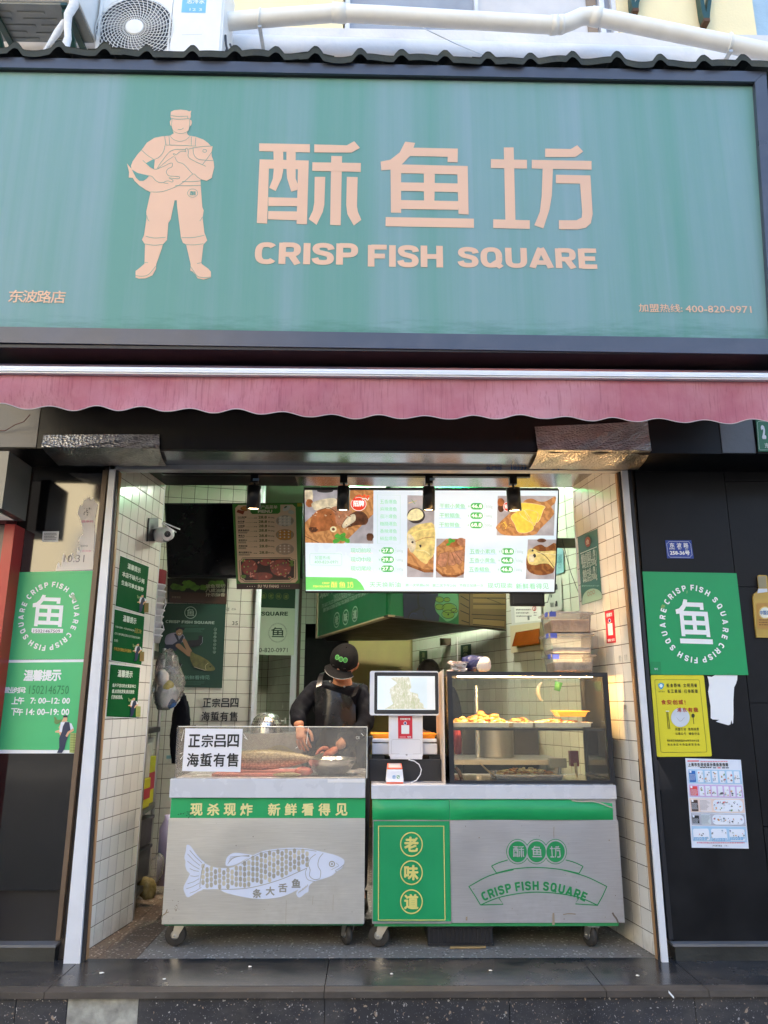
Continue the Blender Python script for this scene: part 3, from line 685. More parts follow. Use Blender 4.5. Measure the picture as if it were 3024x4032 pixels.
# ------------------------------------------------------------------ black cladding at both sides
PW = PY(0.0)
lw = thing('left_cladding', (-1.9, .02, 0), 'dark glossy panel wall at the left with torn white paper and green boards', 'wall')
xl = PW.pt(428, 1850)[0]; 
box('panel', (-2.6, 0, .30), (xl-.028, .03, FZ+.02), 'black_left', lw)
board('edge_strip', PY(-.012), [(405, 1850), (424, 1850), (236, 3700), (218, 3700)], .03, mat('edge_brown', '6e5a48', .5), lw)
zt = PW.pt(100, 3712)[2]
box('plinth', (-2.6, -.03, 0), (PW.pt(229, 3712)[0], .03, zt-.012), mat('plinth_stone', (.03, .031, .028), .4, var=.3, bump=.2, dirt=.4), lw)
box('plinth_cap', (-2.6, -.038, zt-.011), (PW.pt(232, 3712)[0], .03, zt), mat('cap_grey', (.16, .16, .165), .45), lw)
rwl = thing('right_cladding', (1.9, .02, 0), 'black panel wall at the right of the opening with posters and street number plates', 'wall')
xr = PW.pt(2478, 1850)[0]; xj = PW.pt(2860, 1950)[0]
zt2 = PW.pt(2800, 3706)[2]
zj = [zt2+.001, PW.pt(2960, 2768)[2], PW.pt(2960, 2311)[2], PW.pt(2960, 1896)[2], FZ+.02]
zj = [zt2+.001, PW.pt(2990, 3255)[2], PW.pt(2990, 2768)[2], PW.pt(2990, 2311)[2], PW.pt(2990, 1896)[2], FZ+.02]
box('panel', (xr+.03, 0, zt2+.001), (xj-.002, .03, FZ+.02), 'black_panel_matt', rwl)
for i in range(5): box('panel', (xj+.002, .001*(i % 2), zj[i]+.002), (2.9, .03, zj[i+1]-.002), 'black_panel_matt', rwl)
box('panel_backing', (-2.6, .031, 0), (-1.44, .05, 3.0), 'frame_shadow', lw); box('panel_backing', (1.45, .031, 0), (2.9, .05, 3.0), 'frame_shadow', rwl)
board('edge_strip', PY(-.014), [(2474, 1850), (2484, 1850), (2652, 3700), (2634, 3700)], .03, 'black_plastic', rwl)
box('plinth', (PW.pt(2636, 3706)[0]+.01, -.04, 0), (2.9, .03, zt2-.012), 'plinth_stone', rwl)
box('plinth_cap', (PW.pt(2636, 3706)[0], -.048, zt2-.011), (2.9, .03, zt2), 'cap_grey', rwl)

# ------------------------------------------------------------------ the big sign
SY = -.58; PS = PY(SY)
sg = thing('shop_sign', (0, SY, 2.9), 'long pale green shop sign with peach fisherman emblem and characters in a grey frame', 'sign')
def zat(x, y): return PS.pt(x, y)
cor = [zat(-120, 261), zat(2984, 322), zat(3052, 1336), zat(-120, 1286)]
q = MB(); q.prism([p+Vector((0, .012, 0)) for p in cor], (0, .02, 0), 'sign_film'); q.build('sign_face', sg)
def beam(name, a, b, c, d, y0, y1, m): 
    q = MB(); q.prism([PY(y0).pt(*a), PY(y0).pt(*b), PY(y0).pt(*c), PY(y0).pt(*d)], (0, y1-y0, 0), m); return q.build(name, sg)
beam('frame_top', (-120, 222), (3016, 281), (2972, 321), (-120, 262), SY-.02, SY+.14, 'frame_blue')
xb = [(-120, 1284), (3038, 1334), (3060, 1395), (-120, 1346)]
beam('frame_bottom', *xb, SY-.02, SY+.12, 'frame_blue')
beam('frame_side', (3017, 281), (3090, 1395), (3040, 1334), (2973, 322), SY-.02, SY+.14, 'frame_blue')
# dark reveal between frame and face
for a, b, c, d in (((-120, 262.5), (2972, 321.5), (2968, 331), (-120, 271)),):
    beam('frame_lip', a, b, c, d, SY-.005, SY+.01, 'frame_shadow')
zb = PY(SY-.02).pt(1500, 1371)[2]
box('sign_underside', (-2.6, SY-.012, zb-.012), (2.6, SY+.14, zb+.004), 'frame_shadow', sg)
box('sign_back', (-2.6, SY+.14, zb), (2.25, SY+.2, 4.6), 'frame_shadow', sg)
pr = Print(PS.shift(-.0115), .0008).tf(950, 500, 1.106)
for G in (CRISP, FISH, SQUARE):
    for P in G: pr.poly(P, 'peach_print', 1)
pr.text('CRISP', 62, 502, 508, 606, 'peach_print', 1, .06); pr.text('FISH', 552, 513, 879, 614, 'peach_print', 1, .06); pr.text('SQUARE', 940, 520, 1551, 624, 'peach_print', 1, .06)
pr.tf(0, 0, 1); pr.row('东波路店', 36, 1142, 258, 1192, 'peach_print', 1, .012, .94, 4)
pr.text('加盟热线:', 2513, 1196, 2688, 1231, 'peach_print', 1, .01); pr.text('400-820-0971', 2697, 1203, 2960, 1233, 'peach_print', 1, .01)
pr.build('lettering', sg)
pr = Print(PS.shift(-.0115), .0008).tf(0, 400, 1.659); PP, LL = 'peach_print', 'sign_line'
head = [(1117,68),(1140,57),(1180,54),(1220,58),(1236,66),(1250,60),(1246,80),(1247,100),(1240,118),(1252,126),(1254,140),(1250,156),(1240,162),(1234,190),(1222,200),(1224,215),(1240,226),(1252,226),(1282,232),(1330,250),(1360,272),(1378,292),(1390,294),(1382,330),(1384,358),(1396,390),(1400,430),(1388,478),(1384,500),(1350,519),(1310,508),(1312,550),(1318,640),(1322,690),(1331,712),(1324,760),(1336,860),(1342,874),(1354,908),(1330,934),(1326,960),(1316,1050),(1318,1062),(1360,1092),(1378,1112),(1378,1150),(1330,1164),(1292,1156),(1276,1130),(1258,1110),(1244,1106),(1246,1064),(1216,934),(1196,924),(1183,892),(1180,870),(1158,690),(1155,646),(1141,646),(1116,770),(1100,794),(1094,880),(1092,905),(1064,934),(1058,960),(1022,1062),(1020,1094),(996,1136),(950,1156),(908,1158),(886,1150),(886,1108),(920,1082),(944,1060),(945,1040),(948,934),(928,904),(942,872),(958,760),(956,720),(984,592),(955,580),(912,550),(880,520),(868,500),(842,498),(844,462),(830,405),(846,425),(860,440),(856,420),(868,390),(900,345),(925,318),(960,270),(1010,238),(1060,228),(1112,224),(1136,208),(1130,196),(1122,165),(1112,152),(1110,130),(1120,118),(1114,100)]
pr.poly(head, PP, 1)
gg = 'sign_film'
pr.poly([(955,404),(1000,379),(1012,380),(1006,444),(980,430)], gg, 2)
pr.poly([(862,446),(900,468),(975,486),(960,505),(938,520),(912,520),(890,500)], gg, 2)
C = lambda pts, w=3.2, n=5: pr.curve(pts, w, LL, 2, False, n)
C([(1116,92),(1160,99),(1228,97)]); C([(1116,112),(1170,118),(1240,112)]); C([(1228,97),(1226,116)],3); C([(1162,184),(1185,184),(1200,174)],3)
C([(1125,116),(1122,165),(1136,196),(1175,211),(1215,203),(1236,180),(1240,118)],2.6); C([(1113,228),(1135,250),(1175,262),(1215,252),(1240,230)],2.6)
for a, b in (((1076,228),(1085,286)),((1104,226),(1110,286)),((1252,230),(1250,290)),((1280,236),(1276,292))): pr.line([a,b],3,LL,2)
C([(1078,286),(1180,288),(1282,293)]); C([(1078,290),(1068,330),(1040,365),(1010,380)]); C([(925,318),(960,350),(1003,378)]); C([(934,386),(960,410),(1000,440),(1026,444)])
C([(1026,444),(1070,425),(1115,404),(1128,410),(1122,430),(1100,440),(1088,460),(1095,480),(1110,488),(1140,490),(1172,494),(1170,505),(1140,505),(1105,500),(1130,516),(1125,528),(1095,520),(1070,532),(1100,538)],3)
C([(1026,440),(1060,390),(1110,330),(1160,314),(1215,316)]); C([(1030,442),(1090,390),(1136,360)],2.6)
C([(1142,355),(1132,346),(1138,342),(1152,350),(1170,334),(1195,326),(1215,330),(1210,318),(1222,306),(1232,330),(1238,372),(1345,425)],3)
C([(1142,362),(1160,395),(1190,405),(1210,420),(1250,465),(1260,475)],3); C([(1232,312),(1300,298),(1388,292)]); C([(1262,300),(1266,345),(1290,375),(1335,384),(1395,388)],3)
pr.ring(1338,324,12,10,3,LL,2); C([(1385,330),(1350,380),(1322,415)],3); C([(984,592),(1060,590),(1150,558),(1210,520),(1262,475),(1290,495),(1310,508)],3)
C([(1145,550),(1220,552),(1312,549)]); C([(1190,524),(1250,525),(1312,520)]); C([(975,487),(995,492),(1015,515),(1040,530),(1070,532)],3)
pr.ring(1259,600,33,27,2.6,LL,2); pr.glyph(CRISP,(66,62,523,430),1242,586,1279,615,LL,2)
C([(955,882),(1010,893),(1082,888)]); C([(946,932),(1010,940),(1066,934)]); C([(1186,890),(1260,890),(1336,875)]); C([(1216,936),(1270,938),(1330,930)]); C([(960,745),(966,770),(976,784)],3); C([(1322,756),(1314,772),(1305,782)],3)
C([(944,1052),(968,1055)],3); C([(1288,1060),(1316,1054)],3); C([(886,1138),(930,1143),(970,1132),(1000,1100),(1018,1076)],3); C([(1244,1078),(1266,1110),(1290,1142),(1330,1152),(1378,1148)],3)
pr.build('emblem', sg)

# underside panels of the canopy behind the sign
cn = thing('canopy_soffit', (0, -.3, zb+.03), 'taupe panelled soffit strip between the green sign and the pink awning', 'soffit')
xs = [-2.7, onZ(505, 1395, zb+.02)[0], onZ(1411, 1410, zb+.02)[0], onZ(2308, 1415, zb+.02)[0], 2.9]
for i in range(4): box('soffit_panel', (xs[i]+.004, SY+.135, zb+.02), (xs[i+1]-.004, -.27, zb+.03), 'soffit_taupe', cn)
box('soffit_backing', (-2.7, SY+.205, zb+.032), (2.9, -.27, zb+.04), 'frame_shadow', cn)

# ------------------------------------------------------------------ awning
AY = -.84; PA = PY(AY)
aw = thing('awning', (0, AY, 2.4), 'faded pink roll up awning with scalloped valance and white front bar', 'awning')
yl = lambda x: 1436+ (x/3024)*45          # centre of the bar follows the photo
def bar(y0a, y0b, y1a, y1b, Y, th, m, name):
    q = MB(); q.prism([PY(Y).pt(-150, y0a), PY(Y).pt(3170, y0b), PY(Y).pt(3170, y1b), PY(Y).pt(-150, y1a)], (0, th, 0), m); return q.build(name, aw)
mat('bar_white', 'e2e4e8', .35, var=.04, dirt=.15)
bar(1439, 1470, 1449, 1480, AY-.030, .06, 'bar_white', 'front_bar'); bar(1450, 1481, 1458, 1488, AY-.036, .07, 'bar_white', 'front_bar'); bar(1459, 1489, 1466, 1496, AY-.030, .06, 'bar_white', 'front_bar')
xw0, xw1 = PA.pt(-150, 1500)[0], PA.pt(3170, 1500)[0]
def vt(x): return PA.pt(1512+(x/ (xw1-xw0))*0, 0)
zl, zr = PA.pt(-150, 1466)[2], PA.pt(3170, 1496)[2]
bot = [(0, 1610), (75, 1628), (180, 1617), (280, 1640), (375, 1623), (470, 1644), (565, 1628), (670, 1647), (760, 1631), (845, 1645), (940, 1631), (1040, 1647), (1125, 1629), (1212, 1648), (1310, 1630), (1400, 1650), (1500, 1630), (1550, 1647)]
per = PA.pt(1310, 1640)[0]-PA.pt(1125, 1640)[0]
x_c = PA.pt(1310, 1640)[0]
def valance(u, v):
    x = xw0+(xw1-xw0)*u; zt_ = zl+(zr-zl)*u; w = (x-x_c)/per
    zbm = PA.pt(1512, 1640)[2]+.0115*math.cos(2*math.pi*w)*(1+.12*math.sin(w*2.3))-.003*abs(math.cos(math.pi*w))+(.022*(-x) if x < 0 else -.004*x)*1.0
    z = zt_*(1-v)+zbm*v
    y = AY+.006*math.sin(w*2.2+v*2)*v+.012*math.sin(w*.9+1)*v*v+.004*math.sin(x*31)*v-.006+.006*math.sin(v*3.1)*math.sin(x*5)
    return Vector((x, y, z))
q = MB(); q.grid(valance, 420, 14, 'awning_cloth'); q.build('valance', aw)
pts = [valance(i/420, 1) for i in range(421)]; q = MB(); q.tube(pts, .0022, mat('hem_grey', 'b8b0b0', .6), 6); q.build('valance_piping', aw)
def roll(u, v):
    a = -.6+v*3.4; x = xw0+(xw1-xw0)*u; return Vector((x, AY+.05-.055*math.cos(a), (zl+(zr-zl)*u)+.045+.055*math.sin(a)))
q = MB(); q.grid(lambda u, v: Vector((xw0+(xw1-xw0)*u, AY+.02+v*.42, (zl+(zr-zl)*u)+.052+v*.16)), 60, 6, 'awning_cloth'); q.build('awning_sheet', aw)
for x in (-1.75, -.2, 1.7):
    q = MB(); q.tube([(x, AY+.02, 2.64), (x+.12, -.55, 2.70), (x+.15, -.335, 2.66)], .014, 'galv', 8); q.build('folding_arm', aw)

# ------------------------------------------------------------------ corrugated roof sheets over the sign
rf = thing('roof_sheet', (0, -.4, 4.6), 'dark mossy corrugated roofing sheets lying on top of the sign', 'roof')
ZT = PY(SY-.02).pt(1500, 251)[2]
ridge_px = [-90, 55, 224, 405, 573, 752, 920, 1087, 1243, 1416, 1580, 1755, 1925, 2092, 2262, 2437, 2602, 2775, 2936, 3090]
rx_ = [PY(SY-.05).pt(p, 215+p*.0195)[0] for p in ridge_px]
def sheet(i0, i1, dz):
    X0, X1 = rx_[i0]-.09, rx_[i1]+.10
    def fn(u, v):
        x = X0+(X1-X0)*u; z = ZT+.034-x*.004+dz
        for r in rx_: z += .040*min(1, max(0, 1-(abs(x-r)-.010)/.030))**.8 if abs(x-r) < .040 else 0
        z += .008*math.sin(x*7)+.006*math.sin(x*19+2)
        return Vector((x, SY-.045+v*.62+.006*math.sin(x*23), z+v*.10))
    q = MB(); q.grid(fn, int((X1-X0)/.0085), 3, 'roof_sheet', False)
    q.grid(lambda u, v: fn(u, 0)+Vector((0, .002, -.040*v)), int((X1-X0)/.0085), 1, 'roof_sheet', False); q.build('sheet', rf)
sheet(0, 3, 0); sheet(3, 8, .006); sheet(8, 12, .0); sheet(12, 19, .005)

# ------------------------------------------------------------------ upper storey
PU = PY(.75); UZ = 3.1
up = thing('upper_facade', (0, .8, UZ), 'upper storey facade with white render, yellow paint and window bands', 'building')
def U(x, y): return PU.pt(x, y)
mat('window_pane', (.32, .33, .36), .08, var=.1); mat('window_curtain', 'cfc8c4', .5, var=.06)
zs_ = [U(1000, 190)[2]]
zy = U(2000, 150)[2]
q = MB(); q.box((-9, .75, 3.0), (9, .95, U(1400, 112)[2]), 'wall_render'); q.build('lower_band', up)
z1 = U(1400, 112)[2]
def upanel(name, x0, x1, m, z0=z1, z9=7.5, y=.78): box(name, (x0, y, z0), (x1, .95, z9), m, up)
xa = U(908, 60)[0]; xb_ = U(1352, 60)[0]; xc = U(2370, 80)[0]; xd = U(2560, 150)[0]; xe = U(2975, 80)[0]
upanel('yellow_wall', -9, U(1350, 60)[0], 'wall_yellow'); upanel('yellow_wall', U(2442, 100)[0], U(2985, 100)[0], 'wall_yellow'); upanel('blue_grey_wall', U(2985, 100)[0]+.001, 9, 'wall_blue', y=.80)
w = box('window', (U(1352, 60)[0]+.01, .85, z1), (U(2440, 100)[0]-.01, .95, 7.5), 'window_pane', up)
fz = z1+.02
mat('frame_upvc', 'd8d6d8', .4)
for a, b in ((1352, 1376), (1868, 1888), (2366, 2392), (2415, 2440)): box('window_frame', (U(a, 60)[0]+.012, .80, fz-.04), (U(b, 60)[0], .849, 7.4), 'frame_upvc', w)
box('window_frame', (U(1380, 60)[0], .80, z1-.03), (U(2366, 60)[0], .849, z1+.03), 'frame_upvc', w)
box('curtain', (U(1890, 60)[0], .845, z1+.03), (U(2360, 60)[0], .8495, 7.3), 'window_curtain', w)
box('window_edge', (U(2326, 60)[0], .83, z1+.03), (U(2364, 60)[0], .8445, 7.3), mat('brown_frame', '8a7560', .6), w)
# sill moulding (rounded lip where the render steps out)
def sill(u, v):
    a = v*math.pi; x = -9+18*u; return Vector((x, .75-.05*math.sin(a), z1-.30-.10*math.cos(a)+.1-.015*x))
q = MB(); q.grid(sill, 40, 8, 'wall_render'); q.build('moulding', up)
box('upper_block', (-9, .96, 3.0), (9, 8, 9.5), 'wall_render', up)
# structure round the shop, keeps daylight out of the kitchen
box('shop_block', (-9, .05, 3.03), (9, 8, 3.09), 'wall_render', up)
box('side_block', (-9, .06, -.2), (-2.62, 8, 3.02), 'wall_render', up); box('side_block', (2.92, .06, -.2), (9, 8, 3.02), 'wall_render', up)
box('back_block', (-9, 8.01, -.2), (9, 8.1, 9.5), 'wall_render', up)
# ------------------------------------------------------------------ street side opposite, lights the shop and shows in its glossy panels
def house(name, x0, x1, y, h, m, label, win):
    t = thing(name, ((x0+x1)/2, y, -.2), label, 'building')
    box('wall', (x0, y-6, -.2), (x1, y, h), m, t)
    n = int((x1-x0)/2.4)
    for j in range(int(h/3)):
        for i in range(n):
            if j == 0 and win: continue
            xc = x0+(x1-x0)*(i+.5)/n
            w = box('window', (xc-.6, y+.001, j*3+1.1), (xc+.6, y+.03, j*3+2.5), 'window_pane', t)
            box('sill', (xc-.68, y+.031, j*3+1.02), (xc+.68, y+.12, j*3+1.095), 'frame_upvc', w)
    box('roof', (x0-.3, y-6.3, h), (x1+.3, y+.3, h+.3), 'concrete_patch', t)
house('cream_building', -24, -3.2, -15.5, 11, mat('cream_wall', 'e8d9b4', .8, var=.06), 'sunlit cream building across the street to the left', True)
_b = [o for o in COL.objects if o.name.startswith('cream_building')][0]
box('reflected_dark_block', (-24, -15.499, -.19), (-3.2, -15.2, 3.1), mat('reflected_dark', (.03, .03, .032), .4), _b)  # unseen dark block, added so the lower left cladding reflects something dark
house('grey_building', -1.5, 22, -17, 7.5, mat('grey_wall', (.07, .07, .075), .8), 'low dark grey building across the street to the right', True)
# ------------------------------------------------------------------ carts
def pbox(name, x0, y0, x1, y1, Y, d, m, parent=None, bev=0., **k):
    """real box whose front face (plane Y) is seen between the given photo pixels"""
    P = PY(Y); xm, ym = (x0+x1)/2, (y0+y1)/2
    return box(name, (P.pt(x0, ym)[0], Y, P.pt(xm, y1)[2]), (P.pt(x1, ym)[0], Y+d, P.pt(xm, y0)[2]), m, parent, bev, **k)
def caster(parent, x, y, zt, ang):
    t = bpy.data.objects.new('caster', None); COL.objects.link(t); t.parent = parent; t.location = Vector((x, y, 0))-world_of(parent)
    r = .053; c = Vector((x, y, 0)); ax = Vector((math.cos(ang), math.sin(ang), 0)); dr = Vector((-ax.y, ax.x, 0)); w = c+dr*.028+Vector((0, 0, r))
    q = MB(); q.lathe(w-ax*.014, ax, [(.012, 0), (r-.006, 0), (r, .005), (r, .023), (r-.006, .028), (.012, .028)], 'rubber', 30); q.build('wheel', t)
    q = MB(); q.lathe(w-ax*.0165, ax, [(.001, 0), (.021, .0), (.021, .033), (.001, .033)], 'galv', 20); q.lathe(w-ax*.026, ax, [(.001, 0), (.007, 0), (.007, .052), (.001, .052)], 'galv', 10); q.build('hub', t)
    q = MB()
    for s in (-1, 1):
        o = ax*(.021*s); pts = [c+dr*.03+o+Vector((0, 0, zt-.010)), c-dr*.024+o+Vector((0, 0, zt-.010)), w-dr*.013+o+Vector((0, 0, -.012)), w+dr*.013+o+Vector((0, 0, -.012))]
        q.prism(pts, ax*.003*s, 'galv')
    q.box((x-.030, y-.024, zt-.014), (x+.030, y+.034, zt-.009), 'galv'); q.lathe((x, y, zt-.009), (0, 0, 1), [(.027, 0), (.027, .009)], 'galv', 16); q.build('fork', t)
    return t
Y1 = .12
c1 = thing('fish_counter', (-.53, .4, 0), 'left stainless steel counter cart on casters with white fish drawn on its front', 'cart')
X0, X1 = -1.0265, -.0265; ZB = .120; ZP = PY(Y1).pt(1040, 3224)[2]; ZS0 = PY(.10).pt(1040, 3142)[2]; ZS1 = PY(.10).pt(1040, 3066)[2]
box('cabinet', (X0+.004, Y1+.004, ZB+.004), (X1-.004, .76, ZS0), 'steel_warm', c1)
q = MB(); q.box((X0, Y1, ZB), (X1, Y1+.0035, ZP), 'steel_warm', .001); q.build('front_panel', c1)
box('bottom_rail', (X0+.01, Y1+.006, ZB-.008), (X1-.006, .74, ZB+.002), 'green_dark', c1)
xb0, xb1 = PY(Y1+.0).pt(672, 3185)[0], PY(Y1).pt(1438, 3185)[0]
band = box('green_band', (xb0, Y1-.001, ZP+.004), (xb1, Y1+.0035, ZS0-.001), 'green_vinyl', c1)
xs0, xs1 = PY(.10).pt(668, 3100)[0], PY(.10).pt(1438, 3105)[0]
box('worktop', (xs0, .10, ZS0), (xs1, .78, ZS1), 'slab_white', c1, bev=.004)
box('worktop_patch', (PY(.10).pt(1290, 3080)[0], .0985, PY(.10).pt(1300, 3081)[2]), (PY(.10).pt(1437, 3080)[0], .0998, PY(.10).pt(1300, 3068)[2]), 'paint_white', c1)
pr = Print(PY(Y1-.0012)).tf(600, 2800, 1.843)
for ch, x in zip('现杀现炸新鲜看得见', (278, 400, 520, 640, 841, 962, 1085, 1205, 1330)): pr.text(ch, x, 668, x+86, 760, 'cream_print', 1, .03)
random.seed(3)
for k in range(26): pr.ell(random.gauss(265, 40), random.gauss(745, 14), random.uniform(2, 9), random.uniform(1, 5), 'grime_green' if 'grime_green' in MATS else mat('grime_green', '1f5a3c', .7), 0, 7, .4)
pr.build('lettering', c1)
pr = Print(PY(Y1)).tf(550, 3150, 1.746); W1 = mat('fish_white', 'd3d9ea', .35, var=.03); G1 = mat('fish_line', '9a978c', .4)
pr.poly(smooth([(330,306),(352,318),(385,365),(425,410),(447,432),(418,480),(408,520),(412,570),(436,612),(400,630),(360,655),(328,668),(312,640),(302,612),(305,590),(320,560),(338,525),(345,505),(325,485),(314,450),(316,420),(308,395),(318,350),(322,315)], 3, True), W1, 1)
for a, b in (((345,345),(430,432)),((330,370),(415,450)),((330,420),(412,475)),((345,470),(408,490)),((350,520),(408,520)),((330,575),(410,540)),((320,610),(412,570)),((345,640),(425,600))): pr.line([a, ((a[0]+b[0])/2, (a[1]+b[1])/2+5), b], 3, G1, 2)
pr.poly(smooth([(592,447),(598,400),(625,372),(660,362),(720,368),(780,382),(730,405),(670,440),(620,453)], 3, True), W1, 1)
for k in range(5): pr.curve([(605+k*4,440-k*12),(640+k*8,402-k*4),(690+k*12,385-k),(755,388-k*2)], 2.4, G1, 2)
top = [(436,434),(500,458),(560,468),(640,462),(700,432),(770,385),(850,350),(950,334),(1060,327),(1150,332),(1230,350),(1300,366),(1350,380),(1395,402),(1408,420),(1404,440),(1388,470),(1352,492),(1320,520),(1260,542),(1200,560),(1165,590),(1160,630),(1140,640),(1110,665),(1090,668),(1076,640),(1090,615),(1040,640),(960,668),(850,680),(760,674),(660,655),(580,632),(540,612),(436,612),(414,570),(408,520),(420,470)]
pr.poly(smooth(top, 3, True), W1, 1)
import bisect
def interp(P, x):
    xs = [p[0] for p in P]; i = max(1, min(len(P)-1, bisect.bisect(xs, x))); a, b = P[i-1], P[i]; return a[1]+(b[1]-a[1])*(x-a[0])/(b[0]-a[0])
T_ = [(425,440),(500,462),(560,474),(640,468),(700,440),(770,392),(850,358),(950,343),(1100,336),(1190,350),(1240,362)]
B_ = [(425,602),(540,606),(650,606),(760,596),(880,568),(1000,528),(1090,488),(1140,462)]
sc_m = [mat('scale_'+n, c, .4, .25, var=.04) for n, c in (('a', 'bbb4a3'), ('b', 'aaa598'), ('c', 'cbc3ae'), ('d', 'b3ad9c'))]
k = 0
for ix in range(26):
    x = 436+ix*28.6
    if x > 1160: break
    y = interp(T_, x)+12+(14 if ix % 2 else 0)
    while y+10 < interp(B_, x):
        pr.poly([(x-6,y-17),(x+6,y-17),(x+11,y-8),(x+11,y+8),(x+5,y+17),(x-5,y+17),(x-11,y+8),(x-11,y-8)], random.choice(sc_m), 2); y += 37
pr.curve([(414,600),(420,540),(430,480),(447,440)], 4, G1, 2)
pr.curve([(545,612),(650,612),(760,602),(880,574),(1000,534),(1090,494),(1150,468)], 4, G1, 2); pr.curve([(700,440),(770,394),(850,360),(950,344),(1060,337),(1150,341),(1215,352)], 3, G1, 2)
pr.curve([(1262,366),(1235,400),(1226,450),(1245,490),(1240,535)], 3.5, G1, 3); pr.curve([(1210,372),(1175,400),(1160,440),(1172,480),(1168,520),(1200,545),(1240,540)], 3.5, G1, 3); pr.curve([(1150,470),(1140,500),(1155,545),(1205,560)], 3, G1, 3)
pr.ring(1322,439,18,18,6,G1,3); pr.ell(1322,439,7,7,G1,3); pr.curve([(1405,443),(1370,470),(1345,485),(1355,492)], 3, G1, 3); pr.curve([(1318,478),(1350,462),(1368,450),(1352,432)], 2.4, G1, 3)
for k in range(6): pr.curve([(1092+k*11,640-k*8),(1100+k*11,625-k*9)], 4, sc_m[0], 3)
for ch, x, y in (('条',778,610),('大',868,594),('舌',955,572),('鱼',1046,540)): pr.text(ch, x, y, x+60, y+62, mat('fish_letter', '8f8c84', .5), 3, .03)
pr.build('fish_drawing', c1)
for x, y, a in ((-.945, .205, 1.5), (-.105, .20, .45), (-.94, .66, .3), (-.11, .66, 1.2)): caster(c1, x, y, ZB-.006, a)

mat('scuff', '9a8a74', .6, var=.2); mat('scuff_dark', '6e6258', .6, var=.2)
pr = Print(PY(Y1), .0004).tf(550, 3150, 1.746); random.seed(31)
pr.curve([(150,820),(158,795),(178,778),(190,752)], 7, 'scuff', 0); pr.curve([(168,790),(185,775),(200,770)], 5, 'scuff', 0)
for k in range(34): x, y = random.choice([(random.gauss(170, 25), random.gauss(790, 30)), (random.gauss(250, 12), random.gauss(745, 22)), (random.uniform(180, 1500), random.uniform(150, 850))]); pr.ell(x, y, random.uniform(1.2, 3.4), random.uniform(1.2, 5), random.choice(['scuff', 'scuff_dark']), 0, 6, .4)
for x, y0, y1 in ((1008,690,850),(1192,660,720),(1332,650,760),(1300,845,856)): pr.line([(x, y0), (x-4, y1)], 1.6, 'scuff', 0)
o = pr.build('scuffs', c1); o['kind'] = 'stuff'
c2 = thing('serving_counter', (.65, .4, 0), 'right serving counter cart on casters with green emblem panel and steel front', 'cart')
X0, X1 = .0135, 1.272; ZP2 = PY(Y1).pt(1900, 3230)[2]; ZT0 = PY(.10).pt(1900, 3147)[2]; ZT1 = PY(.10).pt(1900, 3091)[2]
XM = PY(Y1).pt(1775, 3440)[0]
box('cabinet', (X0+.006, Y1+.004, ZB+.006), (X1-.006, .74, ZT0), 'steel_cool', c2)
box('front_panel', (XM+.002, Y1, ZB+.004), (X1, Y1+.0035, ZP2), 'steel_cool', c2, bev=.001)
box('green_panel', (X0+.003, Y1+.0005, ZB+.012), (XM-.002, Y1+.0035, ZP2-.004), mat('panel_green', '17945a', .4, var=.05), c2)
for a, b in (((X0-.001, ZB+.002), (XM-.001, ZB+.0115)), ((X0-.001, ZP2-.0035), (XM-.001, ZP2+.003)), ((X0-.001, ZB+.012), (X0+.0028, ZP2-.004))): box('panel_edge', (a[0], Y1-.002, a[1]), (b[0], Y1+.0034, b[1]), 'galv', c2)
box('panel_edge', (XM-.0018, Y1-.002, ZB+.012), (XM+.0016, Y1+.0034, ZP2-.004), 'galv', c2)
box('bottom_rail', (X0+.01, Y1+.006, ZB-.012), (X1-.03, .72, ZB+.004), mat('rail_green', '2d8a50', .5), c2)
xs0, xs1 = PY(.10).pt(1462, 3120)[0], PY(.10).pt(2428, 3120)[0]
box('worktop', (xs0, .10, ZT0), (xs1, .76, ZT1), 'slab_white', c2, bev=.004)
# loose green vinyl skirt, bulging between worktop and panels
for (a, b, nm) in ((PY(.115).pt(1466, 3190)[0], PY(.115).pt(1770, 3190)[0], 0), (PY(.115).pt(1771, 3190)[0], PY(.115).pt(2412, 3190)[0], 1)):
    def fn(u, v):
        x = a+(b-a)*u; z = (ZT0-.002-(.018 if nm else .0)*max(0, u-.72)/.28)*(1-v)+(ZP2+.003)*v
        return Vector((x, Y1-.006-.016*math.sin(v*3.14)*(.4+.6*math.sin(min(1, u*6)*1.57)*math.sin(min(1, (1-u)*6)*1.57))-.003*math.sin(u*9+nm*2)*v, z))
    q = MB(); q.grid(fn, 50, 10, 'green_vinyl'); q.build('green_skirt', c2)
q = MB(); q.grid(lambda u, v: Vector((PY(.11).pt(2250, 3160)[0]+u*.205, Y1-.016-.012*u, ZT0-.002-.030*u*u-.006*v-.004*math.sin(u*8))), 16, 3, 'cardboard_white'); q.build('peeling_edge', c2)['label'] = 'peeling pale edge of the vinyl skirt'
pr = Print(PY(Y1-.0005)).tf(1400, 3100, 1.3825); CPm = mat('gold_print', 'd9cf78', .5, var=.03)
pr.line([(125,211),(480,211),(487,722),(124,722)], 6, CPm, 1, True)
for ch, cy in (('老', 310), ('味', 464), ('道', 622)):
    pr.ring(304, cy, 59, 64, 6, CPm, 1); pr.text(ch, 264, cy-42, 343, cy+42, CPm, 1, .035)
GR = mat('emblem_green', '1a8a4e', .5, var=.03); SC = mat('emblem_steel', 'b2b0b2', .45, .3, var=.03)
for x in (882, 985, 1088): pr.ell(x, 350, 62, 69, GR, 1, 40)
for x in (882, 985, 1088): pr.ell(x, 350, 58.5, 65.5, SC, 2, 40)
for x in (882, 985, 1088): pr.ell(x, 350, 50, 57, GR, 3, 40)
